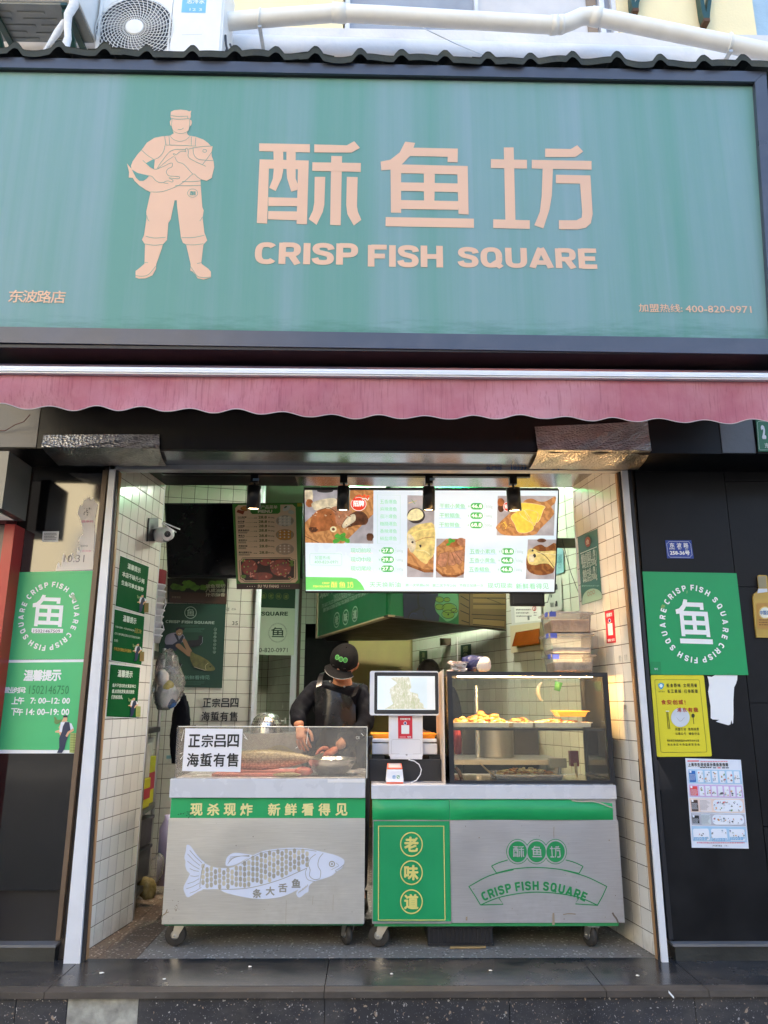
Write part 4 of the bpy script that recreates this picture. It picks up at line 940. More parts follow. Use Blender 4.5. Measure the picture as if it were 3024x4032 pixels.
pr.glyph(CRISP, (66,62,523,430), 855, 318, 918, 380, SC, 4); pr.glyph(FISH, (607,65,1013,440), 957, 318, 1014, 380, SC, 4); pr.glyph(SQUARE, (1087,80,1530,447), 1056, 318, 1116, 382, SC, 4)
pr.curve([(828,395),(780,410),(740,428)], 5, GR, 1); pr.line([(740,428),(768,468)], 5, GR, 1); pr.curve([(768,466),(860,444),(985,436),(1110,446),(1216,468)], 5, GR, 1); pr.line([(1216,468),(1238,430)], 5, GR, 1); pr.curve([(1238,430),(1190,408),(1143,395)], 5, GR, 1)
pr.curve([(616,540),(730,480),(860,448)], 5, GR, 1); pr.curve([(1120,448),(1250,484),(1368,540)], 5, GR, 1); pr.line([(616,538),(650,590),(680,640)], 5, GR, 1); pr.line([(1368,538),(1345,590),(1316,642)], 5, GR, 1)
pr.curve([(680,640),(800,594),(985,570),(1190,592),(1318,642)], 5, GR, 1)
pr.line([(780,602),(804,636),(680,640)], 5, GR, 1); pr.line([(1216,600),(1196,634),(1318,642)], 5, GR, 1)
pr.arc('CRISP FISH SQUARE', 992, 1135, 640, 640, -27.2, 27.6, 52, GR, 2, .075)
pr.build('emblem', c2)
pr = Print(PY(Y1-.0005), .0004).tf(1400, 3100, 1.3825)
pr.curve([(1398,682),(1408,700),(1420,715),(1430,738)], 9, 'scuff_dark', 0); pr.curve([(1080,215),(1079,250),(1080,276)], 3, 'scuff', 0); pr.poly([(1072,685),(1082,684),(1084,748),(1070,750)], 'scuff', 0); pr.poly([(600,705),(610,704),(608,726),(599,725)], 'scuff', 0); pr.curve([(1130,692),(1160,688),(1198,690)], 5, 'scuff', 0)
for k in range(26): pr.ell(random.uniform(540, 1460), random.uniform(195, 745), random.uniform(1, 3), random.uniform(1, 4), random.choice(['scuff', 'scuff_dark']), 0, 6, .4)
o = pr.build('scuffs', c2); o['kind'] = 'stuff'
for x, y, a in ((.075, .185, 1.35), (1.12, .165, .35), (.07, .66, .3), (1.17, .66, 1.1)): caster(c2, x, y, ZB-.008, a)

# crate under the right cart
cr = thing('crate', (.5, .30, 0), 'black ribbed plastic crate on the floor under the right cart', 'crate')
P = PY(.20); a, b = P.pt(1685, 3690)[0], P.pt(1940, 3690)[0]; zt = .102
for nm, p0, p1 in (('front_side', (a, .20, .004), (b, .21, zt)), ('back_side', (a, .50, .004), (b, .51, zt)), ('left_side', (a, .211, .004), (a+.01, .499, zt)), ('right_side', (b-.01, .211, .004), (b, .499, zt)), ('bottom', (a+.011, .211, .002), (b-.011, .499, .01))): box(nm, p0, p1, 'black_plastic', cr)
q = MB()
for i in range(15): x = a+.012+i*(b-a-.024)/14; q.box((x-.004, .194, .012), (x+.004, .1995, zt-.022), 'black_plastic')
q.box((a-.004, .192, zt-.02), (b+.004, .1995, zt), 'black_plastic'); q.box((a-.002, .193, .002), (b+.002, .1995, .011), 'black_plastic'); q.build('ribs', cr, kind='stuff')
q = MB(); q.hexa([(.40, .15, .001), (.58, .155, .001), (.58, .172, .001), (.40, .167, .001), (.40, .15, .008), (.58, .155, .008), (.58, .172, .008), (.40, .167, .008)], mat('stick_wood', 'a08458', .7)); q.build('wooden_stick', label='thin wooden stick lying on the floor before the crate', cat='stick')

# ------------------------------------------------------------------ acrylic guard, paper notice, fish, board, bowl on the left counter
ag = thing('splash_guard', (-.53, .13, ZS1), 'scratched clear acrylic guard standing on the left counter', 'guard')
P = PY(.125); ac = [(697, 2862), (1447, 2862), (1443, 3062), (687, 3060)]
board('front_sheet', P, ac, .004, 'glass_acrylic', ag)
xa, xb = P.pt(697, 2960)[0], P.pt(1445, 2960)[0]; za = P.pt(1000, 2862)[2]
box('side_sheet', (xa, .131, ZS1+.001), (xa+.004, .52, za), 'glass_acrylic', ag); box('side_sheet', (xb-.004, .131, ZS1+.001), (xb, .52, za), 'glass_acrylic', ag)
mat('acrylic_edge', 'e4e6e2', .3); q = MB(); q.tube([(xa, .124, za+.001), (xb, .124, za+.001)], .0022, 'acrylic_edge', 6); q.tube([(xb, .126, ZS1), (xb, .126, za)], .002, 'acrylic_edge', 6); q.build('edge', ag)
xj_ = P.pt(1214, 2890)[0]; q = MB(); q.tube([(xj_, .1225, za), (xj_-.008, .1225, za-.085)], .0012, 'acrylic_edge', 5); q.build('tape_line', ag)
pr = Print(PY(.124)).tf(600, 2800, 1.843)
for p in (((1515,160),(1532,178)),((660,162),(690,208)),((668,190),(682,200)),((225,320),(205,350)),((232,130),(212,215)),((222,302),(200,308)),((1040,270),(1056,258))): pr.line(p, 2.2, 'acrylic_edge', 1)
pr.ring(1487,192,8,10,1.5,'acrylic_edge',1); pr.line([(1500,183),(1500,203)],2.5,'acrylic_edge',1); pr.build('scratches', ag)
PN = PY(.121)
def notice(name, pl, quad, tfm, rows, label, m='paper_white'):
    mat('paper_white', 'eceaf0', .6, var=.02)
    t = MB(); t.prism([pl.pt(x, y, .0012) for x, y in quad], -pl.n*.0008, m); o = t.build(name, label=label, cat='notice')
    pr = Print(pl.shift(.0012), .0006).tf(*tfm)
    for r in rows: pr.row(*r)
    pr.build('lettering', o); return o
notice('paper_notice', PN, [(730, 2868), (956, 2870), (947, 3040), (717, 3036)], (600, 2800, 1.843), [('正宗吕四', 258, 168, 634, 262, 'black_print', 1, .022, .84), ('海蜇有售', 246, 304, 630, 404, 'black_print', 1, .022, .84)], 'white paper notice taped inside the acrylic guard, clean and complete')
mat('fish_skin', 'a89c78', .4, var=.2, vs=10, coat=.3); mat('fish_belly', 'c9a08c', .4); mat('board_pink', 'd98c86', .6, var=.15, dirt=.3, dirtcol=(.35, .08, .06))
box('cutting_board', (PY(.30).pt(850, 3000)[0], .20, ZS1+.001), (PY(.30).pt(1190, 3000)[0], .52, ZS1+.016), 'board_pink', bev=.006, label='pinkish cutting board under the big carp on the left counter', cat='board')
def scale_fish_mat():
    t = NT('carp'); vo = t.n('ShaderNodeTexVoronoi'); vo.inputs['Scale'].default_value = 62; vo.inputs['Randomness'].default_value = .55
    t.l(t.co((1, 1, 1.5)), vo.inputs['Vector']); sx = t.n('ShaderNodeSeparateXYZ'); tc = t.n('ShaderNodeTexCoord'); t.l(tc.outputs['Object'], sx.inputs[0])
    base = t.ramp(sx.outputs[2], [(.03, srgb('e8bca8')), (.075, srgb('d6c09a')), (.12, srgb('b0a478'))])
    c = t.mix(t.ramp(vo.outputs['Distance'], [(.3, g3(0)), (.6, g3(.45))]), base, srgb('584b34')); t.set(col=c, rough=.35, coat=.3); t.bump(vo.outputs['Distance'], -.4, .004); MATS['carp'] = t.m
scale_fish_mat()
yf = .31; fx0, fx1 = PY(yf).pt(905, 2990)[0], PY(yf).pt(1240, 2990)[0]; zf0 = ZS1+.017; zf1 = PY(yf).pt(1080, 2955)[2]; H = (zf1-zf0)
q = MB()
def fb(u, v):
    w = math.sin(math.pi*min(1, u*.92+.08))**.55*(1-.45*u); a = 2*math.pi*v; x = fx0+(fx1-fx0)*u
    return Vector((x, yf+.06*w*math.cos(a), zf0+H*.52+H*.60*w*math.sin(a)+.01*u))
q.grid(fb, 40, 24, 'carp'); ft = thing('carp', ((fx0+fx1)/2, yf, zf0-.001), 'large whole carp with big scales lying on the cutting board', 'fish'); q.build('body', ft)
q = MB(); q.grid(lambda u, v: fb(.42+.35*u, .25)+Vector((0, 0, v*.03*math.sin(math.pi*u)-.002)), 14, 2, 'fish_skin'); q.build('dorsal_fin', ft)
q = MB(); e = fb(1, 0); q.prism([e+Vector((-.02, -.056*.0, .01)), e+Vector((.05, 0, .035)), e+Vector((.035, 0, -.005)), e+Vector((.05, 0, -.045)), e+Vector((-.02, 0, -.02))], (0, .006, 0), 'fish_skin'); q.build('tail_fin', ft)
q = MB(); q.ball((PY(.18).pt(1130, 3052)[0], .175, ZS1+.013), (.075, .022, .012), 'fish_skin'); q.build('small_fish', label='small dark fish lying in front of the cutting board', cat='fish')
q = MB(); q.ball((PY(.25).pt(1195, 3040)[0], .25, ZS1+.024), (.05, .04, .023), mat('fish_meat', 'cf7c74', .35, var=.3, vs=30), 14, 9, .06); q.build('raw_fish_piece', label='raw pink fish piece beside the steel bowl', cat='fish')
def bowl(name, x, y, z, r, h, m, label, rb=.55, up_=1):
    t = thing(name, (x, y, z), label, 'bowl'); q = MB()
    q.lathe((x, y, z), (0, 0, 1), [(r*rb*.98, .0), (r*rb, .002), (r*.8, h*.4), (r*.95, h*.8), (r, h), (r*1.03, h+.002), (r*.98, h-.002), (r*.78, h*.42), (r*rb*.9, .006), (.001, .006)], m, 40); q.build('bowl_body', t)
    q = MB(); q.tube([(x+r*1.02*math.cos(a/20*math.pi), y+r*1.02*math.sin(a/20*math.pi), z+h) for a in range(41)], .003, m, 6); q.build('rim', t); return t
bowl('steel_bowl', PY(.34).pt(1306, 3000)[0], .34, ZS1+.001, .135, PY(.24).pt(1320, 2992)[2]-ZS1, 'steel_bright', 'shiny steel mixing bowl beside the carp on the left counter')

# ------------------------------------------------------------------ weighing till, drawer, scanner on the right cart
po = thing('weighing_till', (.14, .4, ZT1), 'white weighing till with a tilted customer screen and orange tray', 'till')
PYs = .30
pbox('drawer', 1453, 2990, 1751, 3077, .30, .40, 'black_plastic', None, .004, label='black cash drawer under the white weighing till', cat='drawer')
for x in (1490, 1715):
    pbox('scale_foot', x-26, 2972, x+26, 2990, .36, .05, 'black_plastic', po, .004)
mat('till_white', 'e6e6ec', .35, var=.02); mat('till_grey', 'a8a6a8', .4); mat('bezel', (.035, .037, .042), .12)
pbox('scale_body', 1465, 2927, 1722, 2971, .34, .30, 'till_white', po, .008)
pbox('scale_neck', 1490, 2919, 1700, 2929, .37, .24, 'steel_dull', po); pbox('scale_plate', 1466, 2909, 1720, 2922, .335, .30, 'till_white', po, .003)
mat('tray_orange', 'f09a1e', .4, emit=.0)
q = MB(); a = pbox; 
def tray(name, x0, y0, x1, y1, Y, d, m, parent=None, **k):
    P = PY(Y); xm, ym = (x0+x1)/2, (y0+y1)/2; X0, X1 = P.pt(x0, ym)[0], P.pt(x1, ym)[0]; Z0, Z1 = P.pt(xm, y1)[2], P.pt(xm, y0)[2]; s = (Z1-Z0)*(.12 if name == 'food_tray' else .45); q = MB()
    lo = [(X0+s, Y+s, Z0), (X1-s, Y+s, Z0), (X1-s, Y+d-s, Z0), (X0+s, Y+d-s, Z0)]; hi = [(X0, Y, Z1), (X1, Y, Z1), (X1, Y+d, Z1), (X0, Y+d, Z1)]
    li = [(p[0]+(.003 if i in (0, 3) else -.003), p[1]+(.003 if i < 2 else -.003), p[2]+.003) for i, p in enumerate(lo)]; hi2 = [(p[0]+(.003 if i in (0, 3) else -.003), p[1]+(.003 if i < 2 else -.003), p[2]) for i, p in enumerate(hi)]
    e = .007; ho = [(p[0]+(-e if i in (0, 3) else e), p[1]+(-e if i < 2 else e), p[2]) for i, p in enumerate(hi)]; ho2 = [(p[0], p[1], p[2]-.003) for p in ho]
    V = lo+hi+li+hi2+ho+ho2; f = [(3, 2, 1, 0), (8, 9, 10, 11)]
    for i in range(4): j = (i+1) % 4; f += [(i, j, 4+j, 4+i), (8+j, 8+i, 12+i, 12+j), (16+i, 16+j, 12+j, 12+i), (20+j, 20+i, 4+i, 4+j), (16+j, 16+i, 20+i, 20+j)]
    q.add(V, f, m); return q.build(name, parent, **k)
tray('weighing_tray', 1464, 2890, 1718, 2908, .36, .24, 'tray_orange', label='orange plastic tray lying on the white weighing till', cat='tray')
pbox('stand', 1531, 2800, 1665, 2978, .285, .045, 'till_white', po, .006); pbox('stand_foot', 1537, 2976, 1663, 2990, .27, .10, 'till_white', po, .003)
pr = Print(PY(.285)).tf(1450, 2450, 2.552); pr.line([(232,1320),(232,1195),(245,1178),(515,1178),(530,1192),(528,1320)], 2, 'till_grey', 1); pr.ell(385,1333,10,9,'till_grey',1); pr.line([(315,1322),(232,1320)],2,'till_grey',1); pr.line([(450,1322),(528,1320)],2,'till_grey',1); pr.build('stand_seams', po)
# customer screen
def rboard(name, Y, x0, y0, x1, y1, r, th, m, parent):
    P = PY(Y); a, b = P.uv(x0, (y0+y1)/2), P.uv(x1, (y0+y1)/2); t_, bt = P.uv((x0+x1)/2, y0)[1], P.uv((x0+x1)/2, y1)[1]; pts = []
    for cx_, cz, a0 in ((b[0]-r, bt+r, -90), (b[0]-r, t_-r, 0), (a[0]+r, t_-r, 90), (a[0]+r, bt+r, 180)):
        for k in range(7): g = R(a0+k*15); pts.append(P.at(cx_+r*math.cos(g), cz+r*math.sin(g)))
    q = MB(); q.prism(pts, (0, th, 0), m); return q.build(name, parent)
rboard('screen_housing', .250, 1456, 2642, 1728, 2817, .012, .034, 'till_white', po); rboard('screen_bezel', .2475, 1474, 2647, 1726, 2811, .008, .002, 'bezel', po)
mat('screen_lit', 'c8ced2', .2, emit=.13, var=.02)
scr = rboard('screen', .2465, 1486, 2662, 1713, 2795, .001, .0008, 'screen_lit', po)
def m_scene():
    t = NT('screen_picture'); f = t.noise(t.co((22, 1, 16)), 3, 8, .7); f2 = t.noise(t.co((60, 1, 8)), 4, 5, .6)
    c = t.ramp(f, [(.38, srgb('d9dbd8')), (.5, srgb('bdb59c')), (.6, srgb('a3ab86')), (.72, srgb('c9b39a'))]); c = t.mix(.35, c, t.ramp(f2, [(.3, srgb('8f9a70')), (.7, srgb('dcdcd8'))]))
    t.set(col=c, rough=.2, ec=c, es=.13); MATS['screen_picture'] = t.m
m_scene()
pr = Print(PY(.2465), .0008).tf(1450, 2450, 2.552); random.seed(4)
pr.poly([(165,870)]+[(165+max(0, 60*math.sin(k*.5))+random.uniform(-12, 12)+(k*9 if k < 6 else 54), 870-k*16) for k in range(1, 20)]+[(250,555),(400,550)]+[(420+random.uniform(-12, 14)+(k*9 if k > 7 else 0), 560+k*20) for k in range(16)]+[(590,870)], 'screen_picture', 1)
pr.rect(430, 560, 592, 870, P3('bcc8ce', .13), 0); pr.rect(94, 542, 165, 878, P3('c4d0dc', .13), 0); pr.build('screen_print', scr)
# red payment card on the stand (its code square stays blank)
RED = mat('card_red', 'd0283c', .4, var=.03)
cd = thing('payment_card', PY(.283).pt(1595, 2908), 'red payment card with a blank white square on the till stand', 'card'); 
q = MB(); q.prism([PY(.2845).pt(*p) for p in ((1567, 2820), (1623, 2820), (1624, 2908), (1568, 2908))], (0, -.001, 0), RED); q.build('card', cd)
pr = Print(PY(.2832)).tf(1450, 2450, 2.552); pr.text('扫码领红包', 320, 961, 422, 984, 'white_print', 1, .04); pr.rect(332, 1034, 412, 1122, 'white_print', 1, .05); pr.ell(371, 1015, 16, 18, 'white_print', 1); pr.ell(371, 1015, 11, 13, P3('2a3c8c'), 2); pr.rect(314, 1147, 376, 1160, P3('e88a94'), 1); pr.text('银联', 392, 1145, 432, 1160, 'white_print', 1, .03); pr.build('lettering', cd)
sn = thing('scanner_box', PY(.15).pt(1555, 3092), 'small white payment scanner box with orange rim on the worktop', 'scanner')
P = PY(.15); X0, X1 = P.pt(1519, 3060)[0], P.pt(1590, 3060)[0]; Z0, Z1 = ZT1+.008, P.pt(1555, 3030)[2]
q = MB(); q.hexa([(X0, .15, Z0), (X1, .15, Z0), (X1, .24, Z0), (X0, .24, Z0), (X0+.006, .156, Z1), (X1-.006, .156, Z1), (X1-.008, .235, Z1+.02), (X0+.008, .235, Z1+.02)], 'till_white', .006); q.build('housing', sn)
mat('rim_orange', 'e0603c', .4); q = MB(); q.hexa([(X0+.006, .157, Z1+.0005), (X1-.006, .157, Z1+.0005), (X1-.008, .234, Z1+.0205), (X0+.008, .234, Z1+.0205), (X0+.008, .158, Z1+.006), (X1-.008, .158, Z1+.006), (X1-.010, .233, Z1+.026), (X0+.010, .233, Z1+.026)], 'rim_orange', .002); q.build('top_rim', sn)
q = MB(); q.hexa([(X0+.014, .166, Z1+.0075), (X1-.014, .166, Z1+.0075), (X1-.016, .226, Z1+.0235), (X0+.016, .226, Z1+.0235), (X0+.014, .166, Z1+.0090), (X1-.014, .166, Z1+.0090), (X1-.016, .226, Z1+.025), (X0+.016, .226, Z1+.025)], 'till_grey'); q.build('reader_window', sn)
box('foot_rim', (X0+.004, .152, ZT1+.001), (X1-.004, .236, Z0-.0005), 'rim_orange', sn)
pr = Print(PY(.1515)).tf(1450, 2450, 2.552); pr.rect(245, 1540, 272, 1572, P3('3a8fd0'), 1, .2); pr.text('支', 249, 1545, 268, 1568, 'white_print', 2, .02); pr.rect(287, 1540, 314, 1570, P3('3f9a50'), 1, .2); pr.ell(297, 1552, 7, 6, 'white_print', 2); pr.ell(305, 1559, 6, 5, 'white_print', 2); pr.build('stickers', sn)
q = MB(); pts = [PY(.2).pt(1592, 3083)]+[PY(.22).pt(x, y) for x, y in ((1612, 3084), (1640, 3072), (1655, 3050), (1659, 3030), (1650, 3010), (1632, 2997), (1608, 2991))]; q.tube([pts[0]]+[Vector((*(p.xy), p.z)) for p in pts[1:]], .0028, 'till_white', 8); q.build('cable', label='thin white cable looping from the scanner box to the till', cat='cable')

# ------------------------------------------------------------------ display case
dc = thing('display_case', (.85, .4, ZT1), 'black framed glass display case with fried fish and warm light on the right cart', 'display case')
YC = .16; YR = .66; PC = PY(YC)
FB = mat('case_frame', (.020, .022, .027), .35, bump=.1)
o = [(1760, 2643), (2392, 2648), (2423, 3091), (1772, 3091)]; i_ = [(1780, 2662), (2373, 2665), (2403, 3073), (1790, 3074)]
for k, nm in ((0, 'top_bar'), (1, 'side_bar'), (2, 'bottom_bar'), (3, 'side_bar')):
    j = (k+1) % 4; board(nm, PC, [o[k], o[j], i_[j], i_[k]], .022, 'case_frame', dc)
XL, XR = PC.pt(1760, 2860)[0], PC.pt(2408, 2860)[0]; ZC0, ZC1 = ZT1+.001, PC.pt(2070, 2646)[2]; XL += .004
for x in (XL+.002, XR-.022):
    for nm, a, b in (('rear_post', (x, YR-.02, ZC0), (x+.018, YR, ZC1)), ('top_rail', (x, YC+.0225, ZC1-.016), (x+.018, YR-.0205, ZC1)), ('bottom_rail', (x, YC+.0225, ZC0), (x+.018, YR-.0205, ZC0+.016))): box(nm, a, b, 'case_frame', dc)
box('rear_rail', (XL+.022, YR-.02, ZC1-.018), (XR-.024, YR, ZC1), 'case_frame', dc)
box('front_glass', (XL+.010, YC+.008, ZC0+.015), (XR-.012, YC+.012, ZC1-.012), 'glass_case', dc)
box('side_glass', (XR-.012, YC+.023, ZC0+.017), (XR-.009, YR-.021, ZC1-.017), 'glass_case', dc); box('side_glass', (XL+.009, YC+.023, ZC0+.017), (XL+.012, YR-.021, ZC1-.017), 'glass_case', dc)
box('top_glass', (XL+.021, YC+.023, ZC1-.006), (XR-.023, YR-.021, ZC1-.001), 'glass_clear', dc)
ZSh = PY(YC+.03).pt(2080, 2868)[2]; box('shelf', (XL+.021, YC+.028, ZSh-.008), (XR-.023, YR-.03, ZSh), 'glass_clear', dc)
box('shelf_edge', (XL+.02, YC+.024, ZSh-.011), (XR-.02, YC+.0275, ZSh+.001), 'case_frame', dc); box('floor_plate', (XL+.02, YC+.023, ZC0+.001), (XR-.022, YR-.021, ZC0+.006), 'steel_bright', dc)
mat('strip_warm', (1, .58, .22), emit=115., var=0)
box('light_strip', (PY(YC+.05).pt(1800, 2665)[0], YC+.04, ZC1-.024), (PY(YC+.05).pt(2330, 2665)[0], YC+.052, ZC1-.017), 'strip_warm', dc)
mat('yellow_acrylic', 'd9a830', .5); box('inner_edge', (XL+.0125, YC+.024, ZC0+.018), (XL+.0155, YC+.05, ZC1-.018), 'yellow_acrylic', dc)
mat('milky_board', 'ddcbb8', .4, dirt=.4, dirtcol=(.45, .2, .08)); xx = PY(.15).pt(1748, 2860)[0]
q = MB(); q.hexa([(xx-.003, .135, ZT1+.001), (xx+.002, .135, ZT1+.001), (xx+.002, .60, ZT1+.001), (xx-.003, .60, ZT1+.001), (xx-.003, .135, ZC1+.010), (xx+.002, .135, ZC1+.010), (xx+.002, .60, ZC1+.0), (xx-.003, .60, ZC1+.0)], 'milky_board'); q.build('side_shield', label='milky plastic board standing between the till and the display case', cat='board')
mat('fried_fish', 'c88440', .45, var=.45, vs=40, bump=.6, bs=120, coat=.2); mat('fried_pale', 'ecc584', .5, var=.3, vs=40, bump=.5, bs=120); mat('tofu_brown', 'c88a58', .5, var=.3, vs=30, bump=.4); mat('dark_food', (.05, .03, .018), .4, var=.4)
def heap(name, x0, x1, y0, y1, z, h, m, label, n=60, s=.016):
    q = MB()
    for k in range(n):
        a, b = random.random(), random.random(); hh = h*math.sin(math.pi*a)**.5*math.sin(math.pi*b)**.5*random.random()
        c = Vector((x0+(x1-x0)*a, y0+(y1-y0)*b, z+hh+s*.35)); bm = bmesh.new(); bmesh.ops.create_icosphere(bm, subdivisions=2, radius=1)
        sc = Vector((s*random.uniform(.7, 1.7), s*random.uniform(.6, 1.2), s*random.uniform(.3, .6))); rt = Matrix.Rotation(random.uniform(0, 6.3), 3, 'Z')@Matrix.Rotation(random.uniform(-.5, .5), 3, 'X')
        for v in bm.verts: v.co = c+rt@Vector((v.co.x*sc.x*random.uniform(.88, 1.12), v.co.y*sc.y, v.co.z*sc.z*random.uniform(.85, 1.1)))
        q.bm(bm, random.choice(m) if isinstance(m, list) else m, True)
    return q.build(name, kind='stuff', label=label)
random.seed(11); YT = YC+.07
def tr(x0, x1, nm): return tray('food_tray', x0, 2844, x1, 2863, YT, .30, mat('tray_white', 'f2f4f6', .3), label=nm, cat='tray')
tr(1786, 2006, 'white tray of fried fish on the left of the case shelf'); tr(2020, 2100, 'narrow tray in the middle of the case shelf'); tr(2106, 2328, 'white tray under the yellow box on the right of the case shelf')
X = lambda x, Y=YT+.05, y=2850: PY(Y).pt(x, y)[0]
zz = ZSh+.014
heap('fried_fish', X(1795), X(2000), YT+.03, YT+.26, zz, .045, ['fried_fish', 'fried_pale'], 'heap of golden fried fish pieces on the left shelf tray', 130, .017)
heap('fried_fish', X(1860), X(1960), YT+.06, YT+.16, zz+.015, .05, ['fried_fish'], 'taller brown fried fish chunk on top of the left tray', 16, .024)
heap('smoked_fish', X(2010), X(2110), YT+.05, YT+.25, zz, .03, ['dark_food', 'fried_fish'], 'dark smoked fish pieces on the middle tray', 30, .018)
heap('fried_tofu', X(2115), X(2322), YT+.03, YT+.26, zz, .022, ['tofu_brown', 'fried_pale'], 'reddish brown tofu pieces on the right shelf tray', 150, .013)
mat('box_yellow', 'f0b43c', .35, emit=.0); tray('yellow_box', 2196, 2799, 2316, 2822, YT+.06, .14, 'box_yellow', label='yellow plastic box on the food of the right shelf tray', cat='box')
tray('steel_tray', 1950, 3050, 2222, 3072, YC+.10, .26, 'steel_bright', label='steel tray with orange fried food on the case floor', cat='tray')
heap('fried_bits', PY(.3).pt(1975, 3060)[0], PY(.3).pt(2190, 3060)[0], YC+.12, YC+.33, ZC0+.022, .035, ['fried_pale', 'fried_fish'], 'flat layer of fried bits in the steel tray', 140, .013)
mat('wood_light', 'c9a878', .5); P = PY(.28)
q = MB(); q.tube([P.pt(1890, 3005), P.pt(1915, 3030), PY(.30).pt(1950, 3058)], [.004, .005, .003], 'wood_light', 8); q.build('tongs', label='thin wooden tongs leaning in the display case beside the steel tray', cat='tongs')
q = MB(); q.tube([P.pt(1793, 3022), P.pt(1806, 3036), P.pt(1818, 3068)], [.008, .011, .008], mat('wood_brown', '8a5c38', .5), 8); q.build('spatula', label='brown wooden spatula handle at the left end of the display case', cat='spatula')
q = MB(); q.tube([P.pt(2204, 3022), P.pt(2203, 3066)], [.009, .008], 'steel_dull', 10); q.build('shaker', label='small metal shaker standing right of the steel tray', cat='shaker')
q = MB(); q.tube([PY(.4).pt(2265, 3005), PY(.38).pt(2272, 3060)], [.010, .006], 'wood_light', 8); q.build('ladle_handle', label='pale wooden handle standing near the rear post of the case', cat='handle')
for nm, p0, p1, Y, m, lb in (('tape_dispenser', (2166, 2985), (2232, 3024), .62, mat('dispenser_grey', 'a09c90', .5), 'white tape dispenser behind the display case glass'), ('red_booklet', (2247, 2957), (2280, 3018), .5, mat('booklet', '7a2030', .5), 'dark red booklet with white label inside the display case')):
    pbox(nm, *p0, *p1, Y, .05, m, None, .004, label=lb, cat=nm.split('_')[-1])
# things on top of the case
def cont(x0, x1, yt, yb, m, h, label):
    Y = .27; P = PY(Y); X0, X1 = P.pt(x0, (yt+yb)/2)[0], P.pt(x1, (yt+yb)/2)[0]; Z0, Z1 = P.pt(2240, yb)[2], P.pt(2240, yt)[2]
    t = thing('storage_box', ((X0+X1)/2, Y+.12, Z0), label, 'box', 'clear storage boxes stacked on the display case')
    tp = (X1-X0)*.035; q = MB(); q.hexa([(X0+tp, Y+tp, Z0), (X1-tp, Y+tp, Z0), (X1-tp, Y+.22, Z0), (X0+tp, Y+.22, Z0), (X0, Y, Z1-.016), (X1, Y, Z1-.016), (X1, Y+.24, Z1-.016), (X0, Y+.24, Z1-.016)], 'plastic_clear', .008); q.build('tub', t)
    box('lid', (X0-.012, Y-.012, Z1-.0155), (X1+.012, Y+.252, Z1-.004), 'plastic_clear', t, bev=.004); box('lid_rim', (X0+.01, Y+.012, Z1-.0038), (X1-.01, Y+.23, Z1+.0002), 'plastic_clear', t)
    box('clip', (X0-.018, Y-.004, Z1-.030), (X0-.0125, Y+.05, Z1-.004), P3('2a3f9e'), t, bev=.002); box('clip', (X0-.006, Y-.0165, Z1-.032), (X0+.032, Y-.0125, Z1-.004), P3('2a3f9e'), t, bev=.002)
    q = MB(); q.hexa([(X0+tp+.006, Y+tp+.004, Z0+.005), (X1-tp-.006, Y+tp+.004, Z0+.005), (X1-tp-.006, Y+.214, Z0+.005), (X0+tp+.006, Y+.214, Z0+.005), (X0+tp*.5+.006, Y+tp*.5+.004, Z0+h), (X1-tp*.5-.006, Y+tp*.5+.004, Z0+h+.004), (X1-.012, Y+.22, Z0+h), (X0+.012, Y+.22, Z0+h-.003)], m, .004); q.build('contents', t)
cont(2166, 2330, 2407, 2491, mat('sauce_brown', 'c08a5c', .5, var=.3, vs=22, bump=.5), .072, 'clear storage box filled with brown food, topmost of the stack')
cont(2170, 2334, 2491, 2573, mat('food_pale', 'd9cdc0', .6, var=.3, vs=20, bump=.5), .030, 'clear storage box nearly empty, middle of the stack')
cont(2178, 2340, 2573, 2645, mat('food_cream', 'd2bfa0', .6, var=.3, vs=30, bump=.6), .055, 'clear storage box of white shredded food, bottom of the stack')
rc = thing('receipt_stack', PY(.30).pt(1790, 2642), 'pile of pink and white receipts on a spike above the display case', 'papers'); random.seed(5)
box('spike_base', (PY(.3).pt(1768, 2640)[0], .27, ZC1+.0005), (PY(.3).pt(1825, 2640)[0], .35, ZC1+.004), 'black_plastic', rc)
b0 = PY(.3).pt(1800, 2642); cz = ZC1+.006
for k in range(26):
    m = random.choice([P3('f0d8d0'), P3('f0eceb'), P3('eccfc6'), P3('d8d4d4')]); q = MB(); a = random.uniform(-.7, .7); cx_, cy_ = b0.x+random.uniform(-.012, .012), .31+random.uniform(-.02, .02); w, h = random.uniform(.035, .06), random.uniform(.02, .035)
    z = cz+k*.0021; q.prism([Vector((cx_+p*w*math.cos(a)-r_*h*math.sin(a), cy_+p*w*math.sin(a)+r_*h*math.cos(a), z+.003*p*math.sin(k))) for p, r_ in ((-1, -1), (.2, -1.1), (1, -1), (1, 1), (-1, 1))], (0, 0, .0015), m)
    if k % 5 == 0: q.grid(lambda u, v: Vector((cx_+((u-.5)*2*w)*math.cos(a)-((v-.5)*2*h)*math.sin(a), cy_+((u-.5)*2*w)*math.sin(a)+((v-.5)*2*h)*math.cos(a), z+.010*(abs(u-.5)*2)**2*math.sin(k*1.7)+.016*(v-.5)+.005*math.sin(u*9+k))), 8, 4, m); q.build('receipt', rc)
q = MB(); q.tube([(b0.x+.005, .31, ZC1+.004), (b0.x+.006, .31, PY(.31).pt(1811, 2508)[2])], [.0022, .0012], 'galv', 6); q.build('spike', rc)
